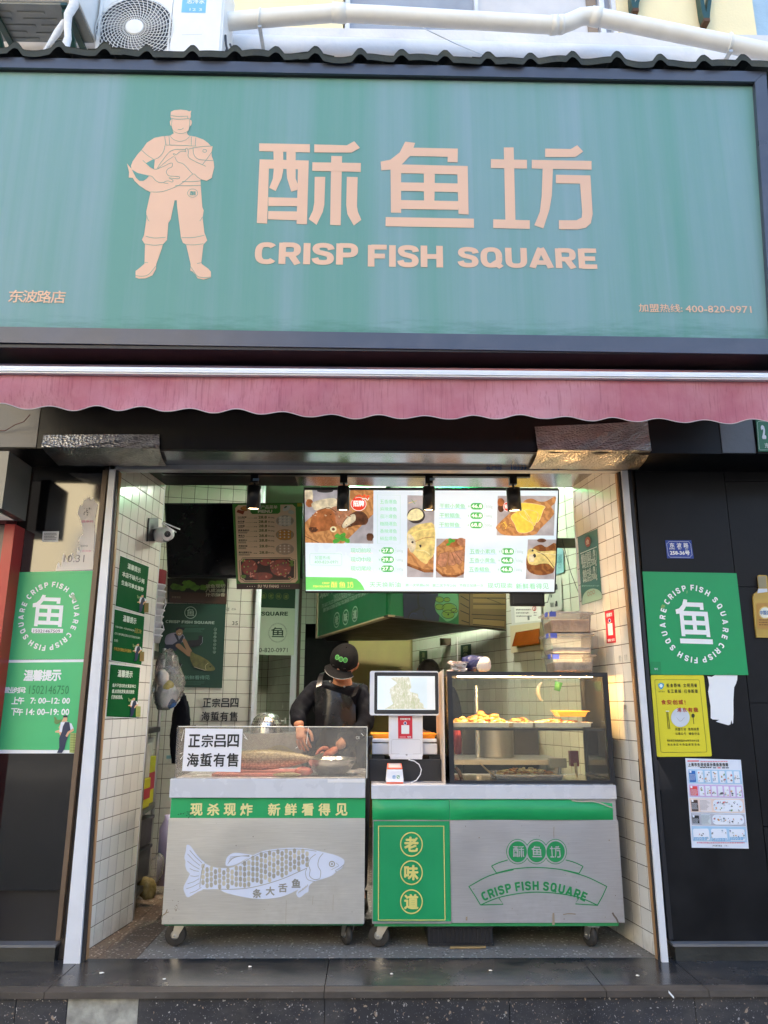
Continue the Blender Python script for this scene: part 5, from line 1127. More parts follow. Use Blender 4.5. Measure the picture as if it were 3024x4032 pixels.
def lump(name, x0, x1, y0, y1, Y, m, label, cat, jit=.08, k=.6, **kw):
    P = PY(Y); a, b = P.pt(x0, (y0+y1)/2), P.pt(x1, (y0+y1)/2); z0, z1 = P.pt((x0+x1)/2, y1)[2], P.pt((x0+x1)/2, y0)[2]; q = MB(); rx_l, rz = (b.x-a.x)/2, (z1-z0)/2; bm = bmesh.new(); bmesh.ops.create_icosphere(bm, subdivisions=4, radius=1)
    rnd = [Vector((random.uniform(-1, 1), random.uniform(-1, 1), random.uniform(-1, 1))).normalized() for _ in range(14)]; amp = [random.uniform(.3, 1) for _ in rnd]
    for v in bm.verts:
        d = v.co.copy(); s = 1+jit*sum(am*max(0, d.dot(r_)-.6)*2.2 for r_, am in zip(rnd, amp))-jit*.6+jit*.35*math.sin(d.x*17+d.z*9)*math.sin(d.z*23+d.y*11)
        z = max(-.93, d.z*s); v.co = Vector(((a.x+b.x)/2+d.x*rx_l*s, Y+rx_l*k+d.y*rx_l*k*s, (z0+z1)/2+z*rz*1.06))
    q.bm(bm, m, True); return q.build(name, label=label, cat=cat, **kw)
mat('bag_blue', (.02, .024, .10), .3, bump=.4, bs=12); mat('cloth_white', 'd8d2ca', .7, bump=.4, bs=14)
lump('plastic_bag', 1826, 1912, 2588, 2646, .30, 'bag_blue', 'crumpled dark blue plastic bag beside the receipts on the case', 'bag', .34)
lump('cloth_bundle', 1884, 1940, 2596, 2646, .28, 'cloth_white', 'crumpled white cloth at the right of the dark blue bag', 'cloth', .25)
# ------------------------------------------------------------------ posters on the outer walls
def tfp(T, pts): return [(T[0]+x/T[2], T[1]+y/T[2]) for x, y in pts]
def sheet_thing(name, pl, quad, m, label, cat, th=.0015, T=None):
    q = MB(); q.prism([pl.pt(x, y, th) for x, y in (tfp(T, quad) if T else quad)], -pl.n*(th-.0003), m); return q.build(name, label=label, cat=cat)
def lines(pr, x0, y0, x1, n, dy, m, h=3, L=1, jag=.2, seed=1):
    """rows of illegibly small print"""
    rd = random.Random(seed)
    for i in range(n):
        x = x0; e = x1-(x1-x0)*rd.random()*jag
        while x < e:
            w = rd.uniform(3, 9)*h*.35; pr.rect(x, y0+i*dy, min(e, x+w), y0+i*dy+h, m, L); x += w+h*.35
def fisher(pr, x, y, s, L=2):
    """small printed fishmonger leaning on a crate, holding up a fish; (x, y) is his cap, s scale"""
    p = lambda pts: [(x+a*s, y+b*s) for a, b in pts]
    pr.poly(p([(-14,20),(-60,110),(-52,130),(-95,145),(-92,158),(-58,160),(-40,200),(-25,195),(-15,130)]), P3('e0b48c'), L)
    pr.poly(p([(-40,60),(20,55),(60,75),(80,120),(78,135),(30,130),(-20,160),(-55,150)]), P3('dfe4ee'), L)
    pr.poly(p([(0,60),(40,60),(50,130),(30,190),(10,240),(-5,310),(-30,348),(-75,348),(-70,335),(-55,300),(-55,210),(-30,150),(-20,100)]), P3('26304e'), L+1)
    pr.poly(p([(78,118),(82,140),(40,165),(20,200),(5,190),(25,150),(50,135)]), P3('e0b48c'), L+2)
    pr.ell(x+2*s, y+30*s, 20*s, 28*s, P3('e0b48c'), L+2); pr.poly(p([(-20,18),(-14,0),(14,-4),(26,8),(24,16)]), P3('1c2434'), L+3)
    pr.poly(p([(-105,10),(-85,15),(-72,40),(-40,38),(-30,28),(-34,50),(-60,75),(-85,80),(-102,62),(-98,40)]), P3('6c8a50'), L+2)
    pr.poly(p([(48,160),(130,165),(122,352),(40,345)]), P3('a9b468' if s > .5 else '8c7040'), L)
    for k in range(7): pr.line(p([(50,178+k*24),(126,182+k*24)]), 2.6*s+.6, P3('5e7038'), L+1)
    pr.line(p([(86,165),(80,345)]), 3*s, P3('5e7038'), L+1)
T1 = (0, 1750, 2.37); T2 = (0, 2400, 2.37)
PWs = PW
def fish_square(name, quad, ring, gl, m, label, T, strip=None):
    o = sheet_thing(name, PWs, quad, m, label, 'sign', .006, T); pr = Print(PWs.shift(.006)).tf(*T)
    cx_, cy_, rx2, ry2, h = ring; t2 = 'CRISP FISH SQUARE '
    pr.arc(t2*2, cx_, cy_, rx2, ry2, -59, 301, h*1.12, 'white_print', 1, .09)
    pr.glyph(FISH, (607, 65, 1013, 440), *gl, 'white_print', 1); return o, pr
GL = mat('green_left', '4abc78', .42, var=.03); GB = mat('green_right', '12985a', .4, var=.03)
o, pr = fish_square('fish_character_sign', [(118,1195),(880,1180),(805,2006),(18,2012)], (457,1600,258,298,44), (318,1402,587,1760), GL, 'green square board with white fish character on the left wall, phone strip across it', T1)
pr.poly([(308,1722),(577,1720),(573,1760),(305,1762)], 'white_print', 3); pr.text('15021467509', 318, 1727, 562, 1757, mat('pen_black', (.02, .02, .03), .6), 4)
pr.poly([(668,1408),(690,1398),(705,1430),(725,1470),(700,1455),(672,1440)], P3('9fb89a'), 3); pr.poly([(700,1420),(730,1425),(735,1450),(712,1462)], GL, 2); pr.build('lettering', o)
o, pr = fish_square('fish_character_sign', [(523,117),(1370,132),(1477,1050),(595,1047)], (990,585,283,330,46), (815,365,1162,772), GB, 'green square board with white fish character on the right wall beside the number plate', (2300, 2200, 2.2914))
pr.poly([(592,928),(690,930),(697,1040),(598,1044)], mat('green_mark', '0d8a50', .4), 1); pr.text('鱼坊', 632, 984, 664, 1004, 'white_print', 2); pr.ell(708,430,16,20,P3('7fa860'),3,10,.4); pr.ell(926,300,7,14,P3('6fae70'),2,8,.3); pr.build('lettering', o)
o = sheet_thing('opening_hours_board', PWs, [(20,468),(808,462),(727,1342),(-80,1342)], 'white_print', 'green board with white border and opening hours on the left wall', 'sign', .006, T2)
pr = Print(PWs.shift(.006)).tf(*T2); pr.poly([(36,497),(785,490),(712,1311),(-60,1308)], GL, 0)
pr.row('温馨提示', 226, 562, 570, 668, 'white_print', 1, .035, .95); pr.row('营业时间', 42, 722, 232, 780, 'white_print', 1, .025, .95); pr.text(':', 232, 735, 240, 775, 'white_print', 1, .01)
pr.text('1502146750', 280, 708, 640, 790, mat('pen_green', '2f8452', .6), 2); pr.row('上午', 114, 815, 226, 884, 'white_print', 1, .03, .95); pr.text('7: 00–12: 00', 288, 822, 652, 880, 'white_print', 1, .025)
pr.row('下午', 106, 920, 214, 990, 'white_print', 1, .03, .95); pr.text('14: 00–19: 00', 250, 924, 645, 986, 'white_print', 1, .025); fisher(pr, 610, 990, 1.0, 2); pr.build('lettering', o)
o = sheet_thing('small_notice', PWs, [(169,2093),(233,2092),(229,2133),(166,2133)], mat('paper_grey', 'd9d6d2', .6), 'small white printed notice on the left wall', 'notice')
pr = Print(PWs.shift(.0015)).tf(0, 1750, 4.023); lines(pr, 700, 1403, 912, 5, 24, P3('5a5654'), 11, 1, .25, 3); pr.build('small_print', o)
tp = [(780,530),(792,508),(800,530),(812,492),(822,515),(832,488),(850,525),(866,494),(880,520),(895,545),(915,560),(903,640),(888,700),(884,800),(882,900),(874,1000),(870,1168),(520,1180),(535,1120),(552,1100),(566,1152),(585,1060),(597,1015),(612,1060),(632,1110),(648,1080),(662,1040),(676,1010),(690,1060),(712,1092),(720,1010),(726,950),(738,990),(752,1012),(748,930),(735,900),(748,870),(778,830),(768,770),(752,700),(727,650),(734,600),(752,560),(765,585)]
o = sheet_thing('torn_paper', PWs, tp, mat('paper_torn', 'e2dad2', .7, var=.06), 'torn strip of white paper stuck above the left green board', 'paper', .0014, T1)
pr = Print(PWs.shift(.0014)).tf(*T1); pr.text('健康码', 765, 707, 870, 730, P3('e07a9a'), 1); pr.text('请测温', 765, 985, 850, 1003, P3('e29ab0'), 1); pr.text('10.31', 600, 1030, 785, 1100, P3('8a8280'), 1); pr.text('直接休息', 750, 938, 820, 956, P3('7a7270'), 1)
for k in range(14): a = random.uniform(775, 850); b = random.uniform(590, 660); pr.poly([(a,b),(a+random.uniform(4,16),b+random.uniform(-6,4)),(a+random.uniform(4,14),b+random.uniform(6,16))], P3('6b6866'), 1)
pr.build('print', o)
# blue street number plate
T = (2200, 1650, 2.0133); BLU = mat('plate_blue', '1f3f9c', .35, var=.03)
o = sheet_thing('street_plate', PWs, [(843,962),(1048,962),(1068,1106),(858,1104)], BLU, 'blue street number plate with white lettering on the right wall', 'plate', .004, T); pr = Print(PWs.shift(.004)).tf(*T)
pr.line([(872,972),(1030,972),(1036,984),(1044,988),(1056,1080),(1046,1086),(1042,1096),(884,1096),(880,1088),(868,1084),(854,988),(864,984)], 2, 'white_print', 1, True)
for c, x in zip('东波路', (876, 932, 986)): pr.text(c, x, 982, x+42, 1020, 'white_print', 1, .02)
for c, x in (('DONG', 876), ('BU', 946), ('LU', 1000)): pr.text(c, x, 1022, x+(44 if len(c) > 2 else 24), 1034, 'white_print', 1, .02)
pr.text('258-36号', 878, 1042, 1040, 1080, 'white_print', 1, .035); pr.build('lettering', o)
# neighbour's green plate at the far right
nb = thing('neighbour_fascia', (2.3, -.3, FZ), 'black fascia end of the neighbouring shop at the right edge', 'fascia'); xn = PY(-.33).pt(2973, 1700)[0]
box('fascia_panel', (xn, -.33, FZ+.0), (3.4, -.25, 3.0), 'black_panel_matt', nb)
PN2 = PY(-.335); GP = mat('plate_green', '0c6a3c', .35, var=.03)
o = sheet_thing('shop_number_plate', PN2, [(1560,10),(1800,18),(1815,262),(1580,258)], GP, 'green number plate with a big white 2 at the right edge', 'plate', .004, T); pr = Print(PN2.shift(.004)).tf(*T)
pr.line([(1580,20),(1790,28),(1800,245),(1598,246),(1588,238),(1572,32)], 2.5, P3('d8e8d0'), 1, True); pr.text('2', 1597, 48, 1646, 160, 'white_print', 1, .06); pr.text('5', 1668, 48, 1716, 160, 'white_print', 1, .06); pr.text('东', 1628, 190, 1676, 232, P3('d8e8d0'), 1, .03); pr.build('lettering', o)
# bottle advertisement cut-out
T = (2300, 2200, 2.2914)
o = sheet_thing('bottle_sign', PWs, [(1560,155),(1572,150),(1632,152),(1642,160),(1650,262),(1652,285),(1690,305),(1712,345),(1730,560),(1735,716),(1548,712),(1535,600),(1515,350),(1525,318),(1562,292),(1570,265)], mat('bottle_amber', 'b99a4a', .25, var=.2), 'flat bottle shaped drink advertisement on the black wall at the right edge', 'sign', .012, T)
pr = Print(PWs.shift(.012)).tf(*T); pr.poly([(1563,160),(1638,158),(1645,262),(1575,264)], P3('8c8468'), 1); pr.poly([(1570,270),(1650,270),(1652,300),(1560,312)], P3('c4ccd8'), 1); pr.poly([(1553,402),(1710,400),(1722,630),(1562,632)], P3('b08438'), 1); pr.ell(1630,488,58,58,P3('d0b468'),2); pr.ell(1630,488,48,48,P3('e0e0d0'),3); pr.text('中国劲', 1580, 468, 1672, 508, P3('3f6ea8'), 4, .02); lines(pr, 1575, 548, 1700, 3, 22, P3('6e4c20'), 9, 2); pr.build('print', o)
# yellow food safety poster
YEL = mat('poster_yellow', 'ddd22c', .4, var=.03)
def rq(q4, r, n=4):
    out = []
    for i in range(4):
        p0, p, p1 = Vector(q4[i-1]), Vector(q4[i]), Vector(q4[(i+1) % 4]); a = p+(p0-p).normalized()*r; b = p+(p1-p).normalized()*r
        for k in range(n+1): t = k/n; out.append(tuple(a*(1-t)**2+p*2*t*(1-t)+b*t*t))
    return out
o = sheet_thing('food_safety_poster', PWs, rq([(597,1050),(1078,1052),(1151,1783),(655,1787)], 16), YEL, 'yellow food safety poster with plate, chopsticks and spoon on the right wall', 'poster', .003, T)
pr = Print(PWs.shift(.003)).tf(*T); pr.line(rq([(635,1091),(1038,1092),(1108,1744),(692,1747)], 16), 2.4, 'black_print', 1, True)
BK = P3('3a3a10'); pr.row('拒食野味', 738, 1126, 872, 1160, BK, 1, .02, .85); pr.row('文明用餐', 890, 1126, 1022, 1160, BK, 1, .02, .85); pr.row('长江禁捕', 746, 1178, 876, 1212, BK, 1, .02, .85); pr.row('打非断链', 898, 1178, 1028, 1212, BK, 1, .02, .85)
pr.poly([(666,1130),(692,1118),(720,1128),(718,1150),(705,1172),(692,1180),(678,1168),(668,1150)], P3('4aa0c0'), 1); pr.ell(692,1146,14,16,P3('e8f0f0'),2); pr.text('食安浦东', 668, 1192, 728, 1206, BK, 1)
CR = P3('b02818'); pr.row('食安创城', 690, 1272, 896, 1316, CR, 1, .02, .9); pr.text('!', 904, 1276, 914, 1316, CR, 1, .02); 
pr.ell(866,1432,84,86,mat('plate_print','ccd4de',.35),2,40); pr.curve([(832,1432),(866,1466),(902,1432)], 2.5, P3('8e9098'), 3); pr.row('浦东有我', 830, 1342, 1030, 1384, CR, 3, .02, .88)
pr.line([(744,1378),(757,1537)], 5, BK, 2); pr.line([(754,1378),(772,1537)], 5, BK, 2); pr.line([(735,1375),(766,1376)], 7, P3('e4e4d8'), 2); pr.ell(981,1416,15,19,BK,2); pr.line([(983,1430),(988,1490)], 5, BK, 2)
pr.row('光盘行动', 818, 1524, 918, 1550, BK, 1, .015, .9); pr.row('抵制浪费', 936, 1524, 1036, 1550, BK, 1, .015, .9); pr.row('公筷公勺', 820, 1566, 920, 1590, BK, 1, .015, .9); pr.row('诚信守法', 940, 1566, 1042, 1590, BK, 1, .015, .9)
pr.row('浦东新区食品药品安全委员会办公室', 744, 1631, 1038, 1650, BK, 1, .01, .92); pr.row('浦东新区市场监督管理局', 746, 1666, 1044, 1686, BK, 1, .01, .7); pr.build('print', o)
o = sheet_thing('torn_white_paper', PWs, [(1112,1060),(1150,1066),(1180,1050),(1381,1052),(1380,1090),(1368,1130),(1352,1160),(1345,1280),(1346,1390),(1343,1480),(1336,1490),(1328,1452),(1318,1495),(1300,1502),(1250,1488),(1188,1470),(1218,1454),(1160,1450),(1142,1438),(1140,1330),(1118,1200),(1128,1140),(1122,1100)], 'white_print', 'torn blank white paper right of the yellow poster', 'paper', .002, T)
sheet_thing('tape_patch', PWs, [(2512,2988),(2590,2992),(2655,3110),(2520,3112)], mat('tape_black', (.02, .02, .022), .12), 'shiny black tape patch below the yellow poster', 'tape', .0012)
# waste sorting poster
T = (2690, 2980, 5.978)
o = sheet_thing('waste_poster', PWs, [(48,32),(1352,70),(1541,2160),(200,2136)], mat('poster_white', 'dfe5f2', .45, var=.02), 'white waste sorting guide poster with coloured bands low on the right wall', 'poster', .002, T); pr = Print(PWs.shift(.002)).tf(*T)
LB, PU_, OR, GY = P3('a8cdea'), P3('d0b4e0'), P3('e8d2c8'), P3('b4b6c4'); WH = P3('e6ebf6')
pr.poly([(98,82),(368,84),(372,112),(100,112)], P3('e0606c'), 1); lines(pr, 400, 98, 1040, 1, 20, P3('e0909c'), 22, 1, .0); pr.row('上海市生活垃圾分类投放指南', 104, 140, 1060, 226, 'black_print', 1, .035, .92)
lines(pr, 390, 240, 660, 1, 20, 'black_print', 22, 1, 0)
for x, c in ((695,'6f7f98'),(800,'e0808a'),(905,'606a78'),(992,'707a88')): pr.rect(x, 242, x+82, 272, P3(c), 1, .2)
bands = [((118,290),(1352,318),(1384,640),(128,625),LB),((128,648),(1372,676),(1422,966),(148,935),PU_),((140,975),(1424,990),(1450,1318),(178,1298),OR),((178,1320),(1440,1348),(1472,1632),(200,1604),GY),((196,1628),(1466,1650),(1500,2010),(222,1975),LB)]
for a, b, c, d, m in bands: pr.poly([a, b, c, d], m, 1)
rd = random.Random(8); icon = [P3(c) for c in ('2a2e3c','c8803c','5a6a9c','c85a5a','6a9a5a','8a8e98','3a3a44','d8a060','a0b4c8')]
def cards(x0, y0, x1, y1, n, dx, k):
    w = (x1-x0)/n
    for i in range(n):
        a = x0+i*w+6; b = x0+(i+1)*w-8; yy = y0+i*4; pr.rect(a, yy, b, y1+i*4, WH, 2, .12)
        for _ in range(k):
            cx_, cy_ = rd.uniform(a+20, b-20), rd.uniform(yy+40, y1+i*4-25); r = rd.uniform(10, 22)
            pr.ell(cx_, cy_, r, r*rd.uniform(.5, 1.4), rd.choice(icon), 3, 7, .35, rd.random()*3)
            if rd.random() < .5: pr.rect(cx_-24, cy_+r*1.2+4, cx_+24, cy_+r*1.2+11, P3('9a9ea8'), 3)
cards(315, 320, 1345, 600, 6, 0, 7); cards(360, 680, 1385, 915, 7, 0, 5); cards(682, 1008, 1420, 1290, 1, 0, 26); cards(664, 1360, 1445, 1595, 1, 0, 24); cards(212, 1688, 630, 1965, 1, 0, 5); cards(640, 1690, 1050, 1970, 1, 0, 5); cards(1062, 1700, 1470, 1980, 1, 0, 8)
pr.rect(375, 1000, 672, 1290, P3('e4dcde'), 2, .08); pr.rect(402, 1352, 655, 1592, P3('ccd6dc'), 2, .08); lines(pr, 388, 1025, 655, 9, 27, P3('8a8488'), 9, 3, .4, 2); lines(pr, 415, 1380, 640, 8, 25, P3('7a8088'), 9, 3, .3, 3)
for (a, b, c, d, col) in ((128,330,300,592,'1f66b8'),(152,690,345,912,'e04a48'),(176,1012,358,1276,'4a3630'),(200,1378,382,1572,'22252c')):
    pr.rect(a, b, c, d, P3(col), 2, .1); lines(pr, a+18, b+75, c-14, 7, 22, P3('c8d0dc'), 9, 3, .2, 5); pr.rect(a+8, b-12, a+60, b+46, WH, 4, .2)
for a, b, c in ((244,1885,600),(674,1912,1030),(1092,1885,1450)): lines(pr, a, b, c, 3, 26, P3('6fb0dc'), 20, 3, .15, 4)
lines(pr, 320, 2012, 1440, 1, 20, P3('d06a84'), 20, 1, 0, 9); pr.row('沪东新村街道', 684, 2072, 912, 2112, P3('60646c'), 1, .01, .85); pr.text('( 宣 )', 960, 2072, 1056, 2112, P3('60646c'), 1); pr.build('print', o)

# ------------------------------------------------------------------ notices on the tiled jambs
GD = mat('green_notice', '045427', .75, spec=.15, var=.05)
def jn(quad, T, label): return sheet_thing('green_notice', PLL, quad, GD, label, 'notice', .003, T), Print(PLL.shift(.003)).tf(*T)
def edge4(pr, q4, m='white_print', w=5): pr.line(q4, w, m, 0, True)
TW = P3('d8e4d4'); TG = P3('b89a3c')
o, pr = jn([(1122,1037),(1387,1140),(1345,1588),(1076,1508)], T1, 'green notice on the left tiled side wall, topmost of the three'); edge4(pr, [(1120,1035),(1389,1140),(1347,1589),(1075,1509)])
pr.text('温馨提示', 1190, 1105, 1307, 1205, TW, 1, .03); pr.text('本店不缺斤少两', 1140, 1180, 1343, 1305, TW, 1, .03); pr.text('生鱼可拿走复秤', 1132, 1262, 1336, 1378, TW, 1, .03); fisher(pr, 1322, 1400, .48, 2); pr.build('print', o)
o, pr = jn([(1070,1537),(1345,1605),(1316,2060),(1036,2016)], T1, 'green notice on the left tiled side wall, middle of the three'); edge4(pr, [(1068,1535),(1347,1604),(1318,2062),(1034,2018)])
pr.text('温馨提示', 1148, 1590, 1267, 1680, TW, 1, .03); pr.text('钓鱼时请第一时间说明味道,勤认', 1075, 1690, 1258, 1748, TW, 1); pr.text('五香口味!', 1255, 1713, 1315, 1770, TG, 1); pr.text('打印小票号牌前店面交谈,凭号取鱼丢失概不', 1068, 1750, 1305, 1820, TW, 1); pr.text('负责!', 1064, 1815, 1096, 1845, TW, 1); pr.text('手机支付请出示付款码', 1060, 1888, 1220, 1945, TG, 1, .02); fisher(pr, 1280, 1855, .48, 2); pr.build('print', o)
o, pr = jn([(1030,510),(1305,540),(1270,1012),(990,1000)], T2, 'green notice on the left tiled side wall, lowest of the three'); edge4(pr, [(1028,508),(1307,539),(1272,1014),(988,1002)])
pr.text('温馨提示', 1098, 560, 1232, 640, TW, 1, .03); pr.text('鱼片不宜切的太薄,影响口', 1048, 688, 1262, 735, TW, 1, .02); pr.text('感,会发枯发柴,建议按我', 1044, 743, 1248, 788, TW, 1, .02); pr.text('们的标准来。', 1038, 796, 1142, 838, TW, 1, .02); fisher(pr, 1242, 818, .52, 2); pr.build('print', o)
T = (2100, 1850, 2.603); o = sheet_thing('price_poster', PLR, [(458,690),(655,605),(705,1325),(500,1385)], mat('green_price', '1f6a54', .35, var=.04), 'dark green smoked fish price poster on the right tiled side wall', 'poster', .002, T); pr = Print(PLR.shift(.002)).tf(*T)
pr.ell(562,738,28,52,P3('a84c34'),2,24); pr.ell(562,735,38,66,P3('35604c'),1,18,.12); pr.text('鱼', 545, 720, 580, 755, P3('e8c8a8'), 3, .02); pr.poly([(482,855),(652,785),(653,793),(483,865)], TW, 1)
pr.text('爆鱼前尾段 ( 熟 )', 490, 870, 655, 925, TW, 1, .02); pr.text('¥43.8元/500g', 502, 950, 653, 985, TW, 1, .02); pr.text('爆鱼中段 ( 熟 )', 508, 1030, 655, 1070, TW, 1, .02); pr.text('¥46.8元/500g', 510, 1100, 660, 1130, TW, 1, .02); lines(pr, 500, 1185, 680, 1, 10, P3('7fae98'), 7, 1, 0)
pr.poly([(502,1380)]+[(605-100*math.cos(a*math.pi/16)*.99+(a*.2), 1300-95*math.sin(a*math.pi/16)-(a-8)*2.2+12) for a in range(17)]+[(704,1322)], P3('b8d4b8'), 1)
for x, y in ((570,1272),(597,1263),(623,1252)): pr.ring(x, y, 10, 20, 2, P3('b08a5c'), 2)
pr.build('print', o)
o = sheet_thing('payment_poster', PLR, [(735,1452),(825,1435),(848,1770),(757,1778)], RED, 'red payment poster with a blank white square on the right tiled side wall', 'poster', .002, T); pr = Print(PLR.shift(.002)).tf(*T)
pr.text('扫码领红包', 750, 1472, 812, 1500, 'white_print', 1, .04); pr.ell(785,1546,14,22,'white_print',1); pr.ell(785,1546,10,16,P3('2a3c8c'),2); pr.poly([(765,1578),(812,1570),(820,1692),(772,1698)], 'white_print', 1); pr.text('银联 支付', 765, 1735, 838, 1752, 'white_print', 1, .03); pr.build('print', o)
# hook stuck on the right jamb
hk = thing('wall_hook', PLR.pt(2462, 2810), 'clear adhesive wall hook with curved wire on the right tiled side wall', 'hook')
q = MB(); q.tube([PLR.pt(*p, d) for p, d in (((2459, 2785), .004), ((2462, 2808), .012), ((2463, 2826), .018), ((2456, 2834), .022), ((2447, 2832), .026), ((2441, 2822), .028))], .0013, 'galv', 6); q.build('wire', hk)
q = MB(); q.prism([PLR.pt(x, y, .004) for x, y in ((2458, 2776), (2466, 2776), (2467, 2792), (2459, 2792))], -PLR.n*.003, 'galv'); q.build('anchor', hk)
q = MB(); q.tube([PLR.pt(x, y, .004) for x, y in ((2441, 2582), (2440, 2602), (2446, 2602), (2446, 2584), (2441, 2582))], .0010, 'galv', 6); q.build('wire_hook', label='left one of two small wire hooks high on the right side wall', cat='hook', group='small wire hooks')
q = MB(); q.tube([PLR.pt(x, y, .004) for x, y in ((2462, 2580), (2464, 2600), (2471, 2598), (2470, 2578), (2462, 2580))], .0010, 'galv', 6); q.build('wire_hook', label='right one of two small wire hooks high on the right side wall', cat='hook', group='small wire hooks')
# security camera
sc_ = thing('security_camera', PLL.pt(590, 2095, .02), 'white round security camera with two antennas on the left tiled side wall', 'camera'); c0 = PLL.pt(604, 2105, .07)
q = MB(); q.prism([PLL.pt(x, y, .01) for x, y in ((582, 2040), (618, 2040), (616, 2130), (575, 2132))], -PLL.n*.008, 'black_plastic'); q.build('wall_plate', sc_)
q = MB(); q.lathe(c0+Vector((-.03, .02, .0)), (.8, -.5, -.1), [(.001, -.03), (.036, -.028), (.048, -.01), (.050, .02), (.044, .05)], 'till_white', 26); q.ball(c0+Vector((.012, -.01, .022)), .020, 'till_white'); q.build('body', sc_)
hd = c0+Vector((.028, -.035, -.006)); q = MB(); q.ball(hd, .041, 'till_white', 22, 14); q.build('head', sc_); dr = (CAM-hd).normalized(); q = MB(); q.lathe(hd+dr*.030, dr, [(.019, 0), (.019, .0115), (.015, .0135), (.001, .0135)], 'bezel', 20); q.build('lens', sc_)
for a, b in (((606, 2060), (694, 2096)), ((612, 2058), (708, 2084))): q = MB(); q.tube([PLL.pt(*a, .05), PLL.shift(.12).pt(*b)], .0042, 'till_white', 8); q.build('antenna', sc_)

# ------------------------------------------------------------------ track spotlights
PT = PY(.30); zt_ = PT.pt(1500, 1856)[2]; zb_ = PT.pt(1500, 1876)[2]
tk = box('lamp_track', (PT.pt(640, 1866)[0], .285, zb_), (PT.pt(2086, 1866)[0], .315, zt_), 'lamp_black', label='long black lamp track under the shop ceiling holding four spots', cat='track')
box('rail_cable', (PT.pt(1340, 1885)[0], .296, zb_-.006), (PT.pt(2074, 1885)[0], .299, zb_-.003), 'lamp_black', tk)
mat('lamp_warm', (1, .66, .36), emit=3.5, var=0); mat('lamp_inner', 'c09468', .4)
names = ('leftmost, in front of the paper menu', 'second from left, over the fish picture', 'third from left, over the bowl picture', 'rightmost, over the yellow food picture')
for i, (x0, x1, y0, y1) in enumerate(((972, 1027, 1913, 2003), (1328, 1377, 1915, 2008), (1665, 1714, 1917, 2007), (1994, 2049, 1921, 2010))):
    xm = PT.pt((x0+x1)/2, 1960)[0]; za, zb2 = PT.pt(x0, y0)[2], PT.pt(x0, y1)[2]; r = (PT.pt(x1, 1960)[0]-PT.pt(x0, 1960)[0])/2
    t = thing('track_spotlight', (xm, .30, zb_), 'black cylinder spotlight on the track, '+names[i], 'spotlight', 'track spotlights')
    box('adapter', (xm-.022, .28, zb_-.045), (xm+.022, .32, zb_-.001), 'lamp_black', t); q = MB(); q.tube([(xm, .30, zb_-.045), (xm+.004, .30, za-.002)], .007, 'lamp_black', 8); q.build('stem', t)
    tl = Vector((.05*(1 if i == 3 else -.3), .10, -1)).normalized(); top = Vector((xm, .30, za)); ln = za-zb2
    q = MB(); q.lathe(top, tl, [(.001, 0), (r-.003, 0), (r, .003), (r, ln), (r-.004, ln), (r-.007, ln-.012)], 'lamp_black', 32); q.build('housing', t)
    q = MB(); q.lathe(top, tl, [(r-.0055, ln-.006), (r*.6, ln-.030), (.001, ln-.032)], 'lamp_warm', 24); q.build('reflector', t)
    q = MB(); q.lathe(top, tl, [(.009, ln-.028), (.008, ln-.014), (.001, ln-.012)], 'panel_light', 12); q.build('bulb', t)
    ld = bpy.data.lights.new('spot_lamp', 'SPOT'); ld.energy = 11; ld.color = (1, .80, .58); ld.spot_size = R(85); ld.spot_blend = .6; ld.shadow_soft_size = .025
    lo = bpy.data.objects.new('spot_lamp', ld); COL.objects.link(lo); lo.parent = t; lo.location = top+tl*(ln+.006)-t.location; lo.rotation_mode = 'QUATERNION'; lo.rotation_quaternion = Vector((0, 0, -1)).rotation_difference(tl)
mat('label_blue', 'a8c4d8', .5); pr = Print(PY(.2795), .0003); pr.rect(996, 1883, 1020, 1893, 'label_blue', 0); pr.rect(1692, 1882, 1712, 1892, 'label_blue', 0); pr.build('adapter_labels', tk)

# ------------------------------------------------------------------ television and hanging paper menu
tv = thing('television', PY(1.32).pt(900, 2275), 'switched off black television on the back wall behind the paper menu', 'television')
PTV = PY(1.30); q = MB(); q.prism([PTV.pt(*p) for p in ((648, 1981), (1192, 1980), (1190, 2277), (660, 2272))], (0, .045, 0), mat('tv_casing', (.004, .004, .006), .5, spec=.2)); q.build('casing', tv)
board('screen', PY(1.298), [(653, 1987), (1186, 1986), (1184, 2266), (665, 2262)], .0015, mat('tv_glass', (.002, .0025, .005), .12, spec=.12), tv)
box('bracket', (PTV.pt(900, 2100)[0]-.1, 1.346, PTV.pt(900, 2180)[2]), (PTV.pt(900, 2100)[0]+.1, 1.80, PTV.pt(900, 2080)[2]), 'black_plastic', tv)
PM = PY(1.22); T = (600, 1750, 2.552); MG = P3('3f7a2c'); MC = mat('menu_cream', 'e2c2a4', .45, var=.02)
o = sheet_thing('paper_menu', PM, [(805,598),(1505,590),(1478,1452),(848,1455)], MG, 'cream and green paper menu hung over the right part of the black television', 'menu', .003, T); pr = Print(PM.shift(.003)).tf(*T)
pr.poly([(832,640),(862,610),(1410,605),(1440,632),(1462,1360),(1435,1390),(890,1392),(862,1362)], MC, 0); pr.poly([(848,1402),(1480,1398),(1479,1454),(848,1456)], P3('3a2420'), 1)
pr.text('SU YU FANG', 1060, 1410, 1270, 1440, P3('e0cdb4'), 2, .035)
for k in range(4): pr.ell(956+k*24, 1427, 4, 4, P3('e0cdb4'), 2, 8); pr.ell(1302+k*24, 1424, 4, 4, P3('e0cdb4'), 2, 8)
pr.poly([(985,598),(1285,594),(1285,680),(1262,697),(1005,700),(985,680)], MG, 1); pr.row('冻产品菜单', 1048, 612, 1258, 648, P3('e0d0b8'), 2, .02, .92); pr.text('MENU', 1062, 656, 1204, 690, P3('e0d0b8'), 2, .05)
BR = P3('3a261c')
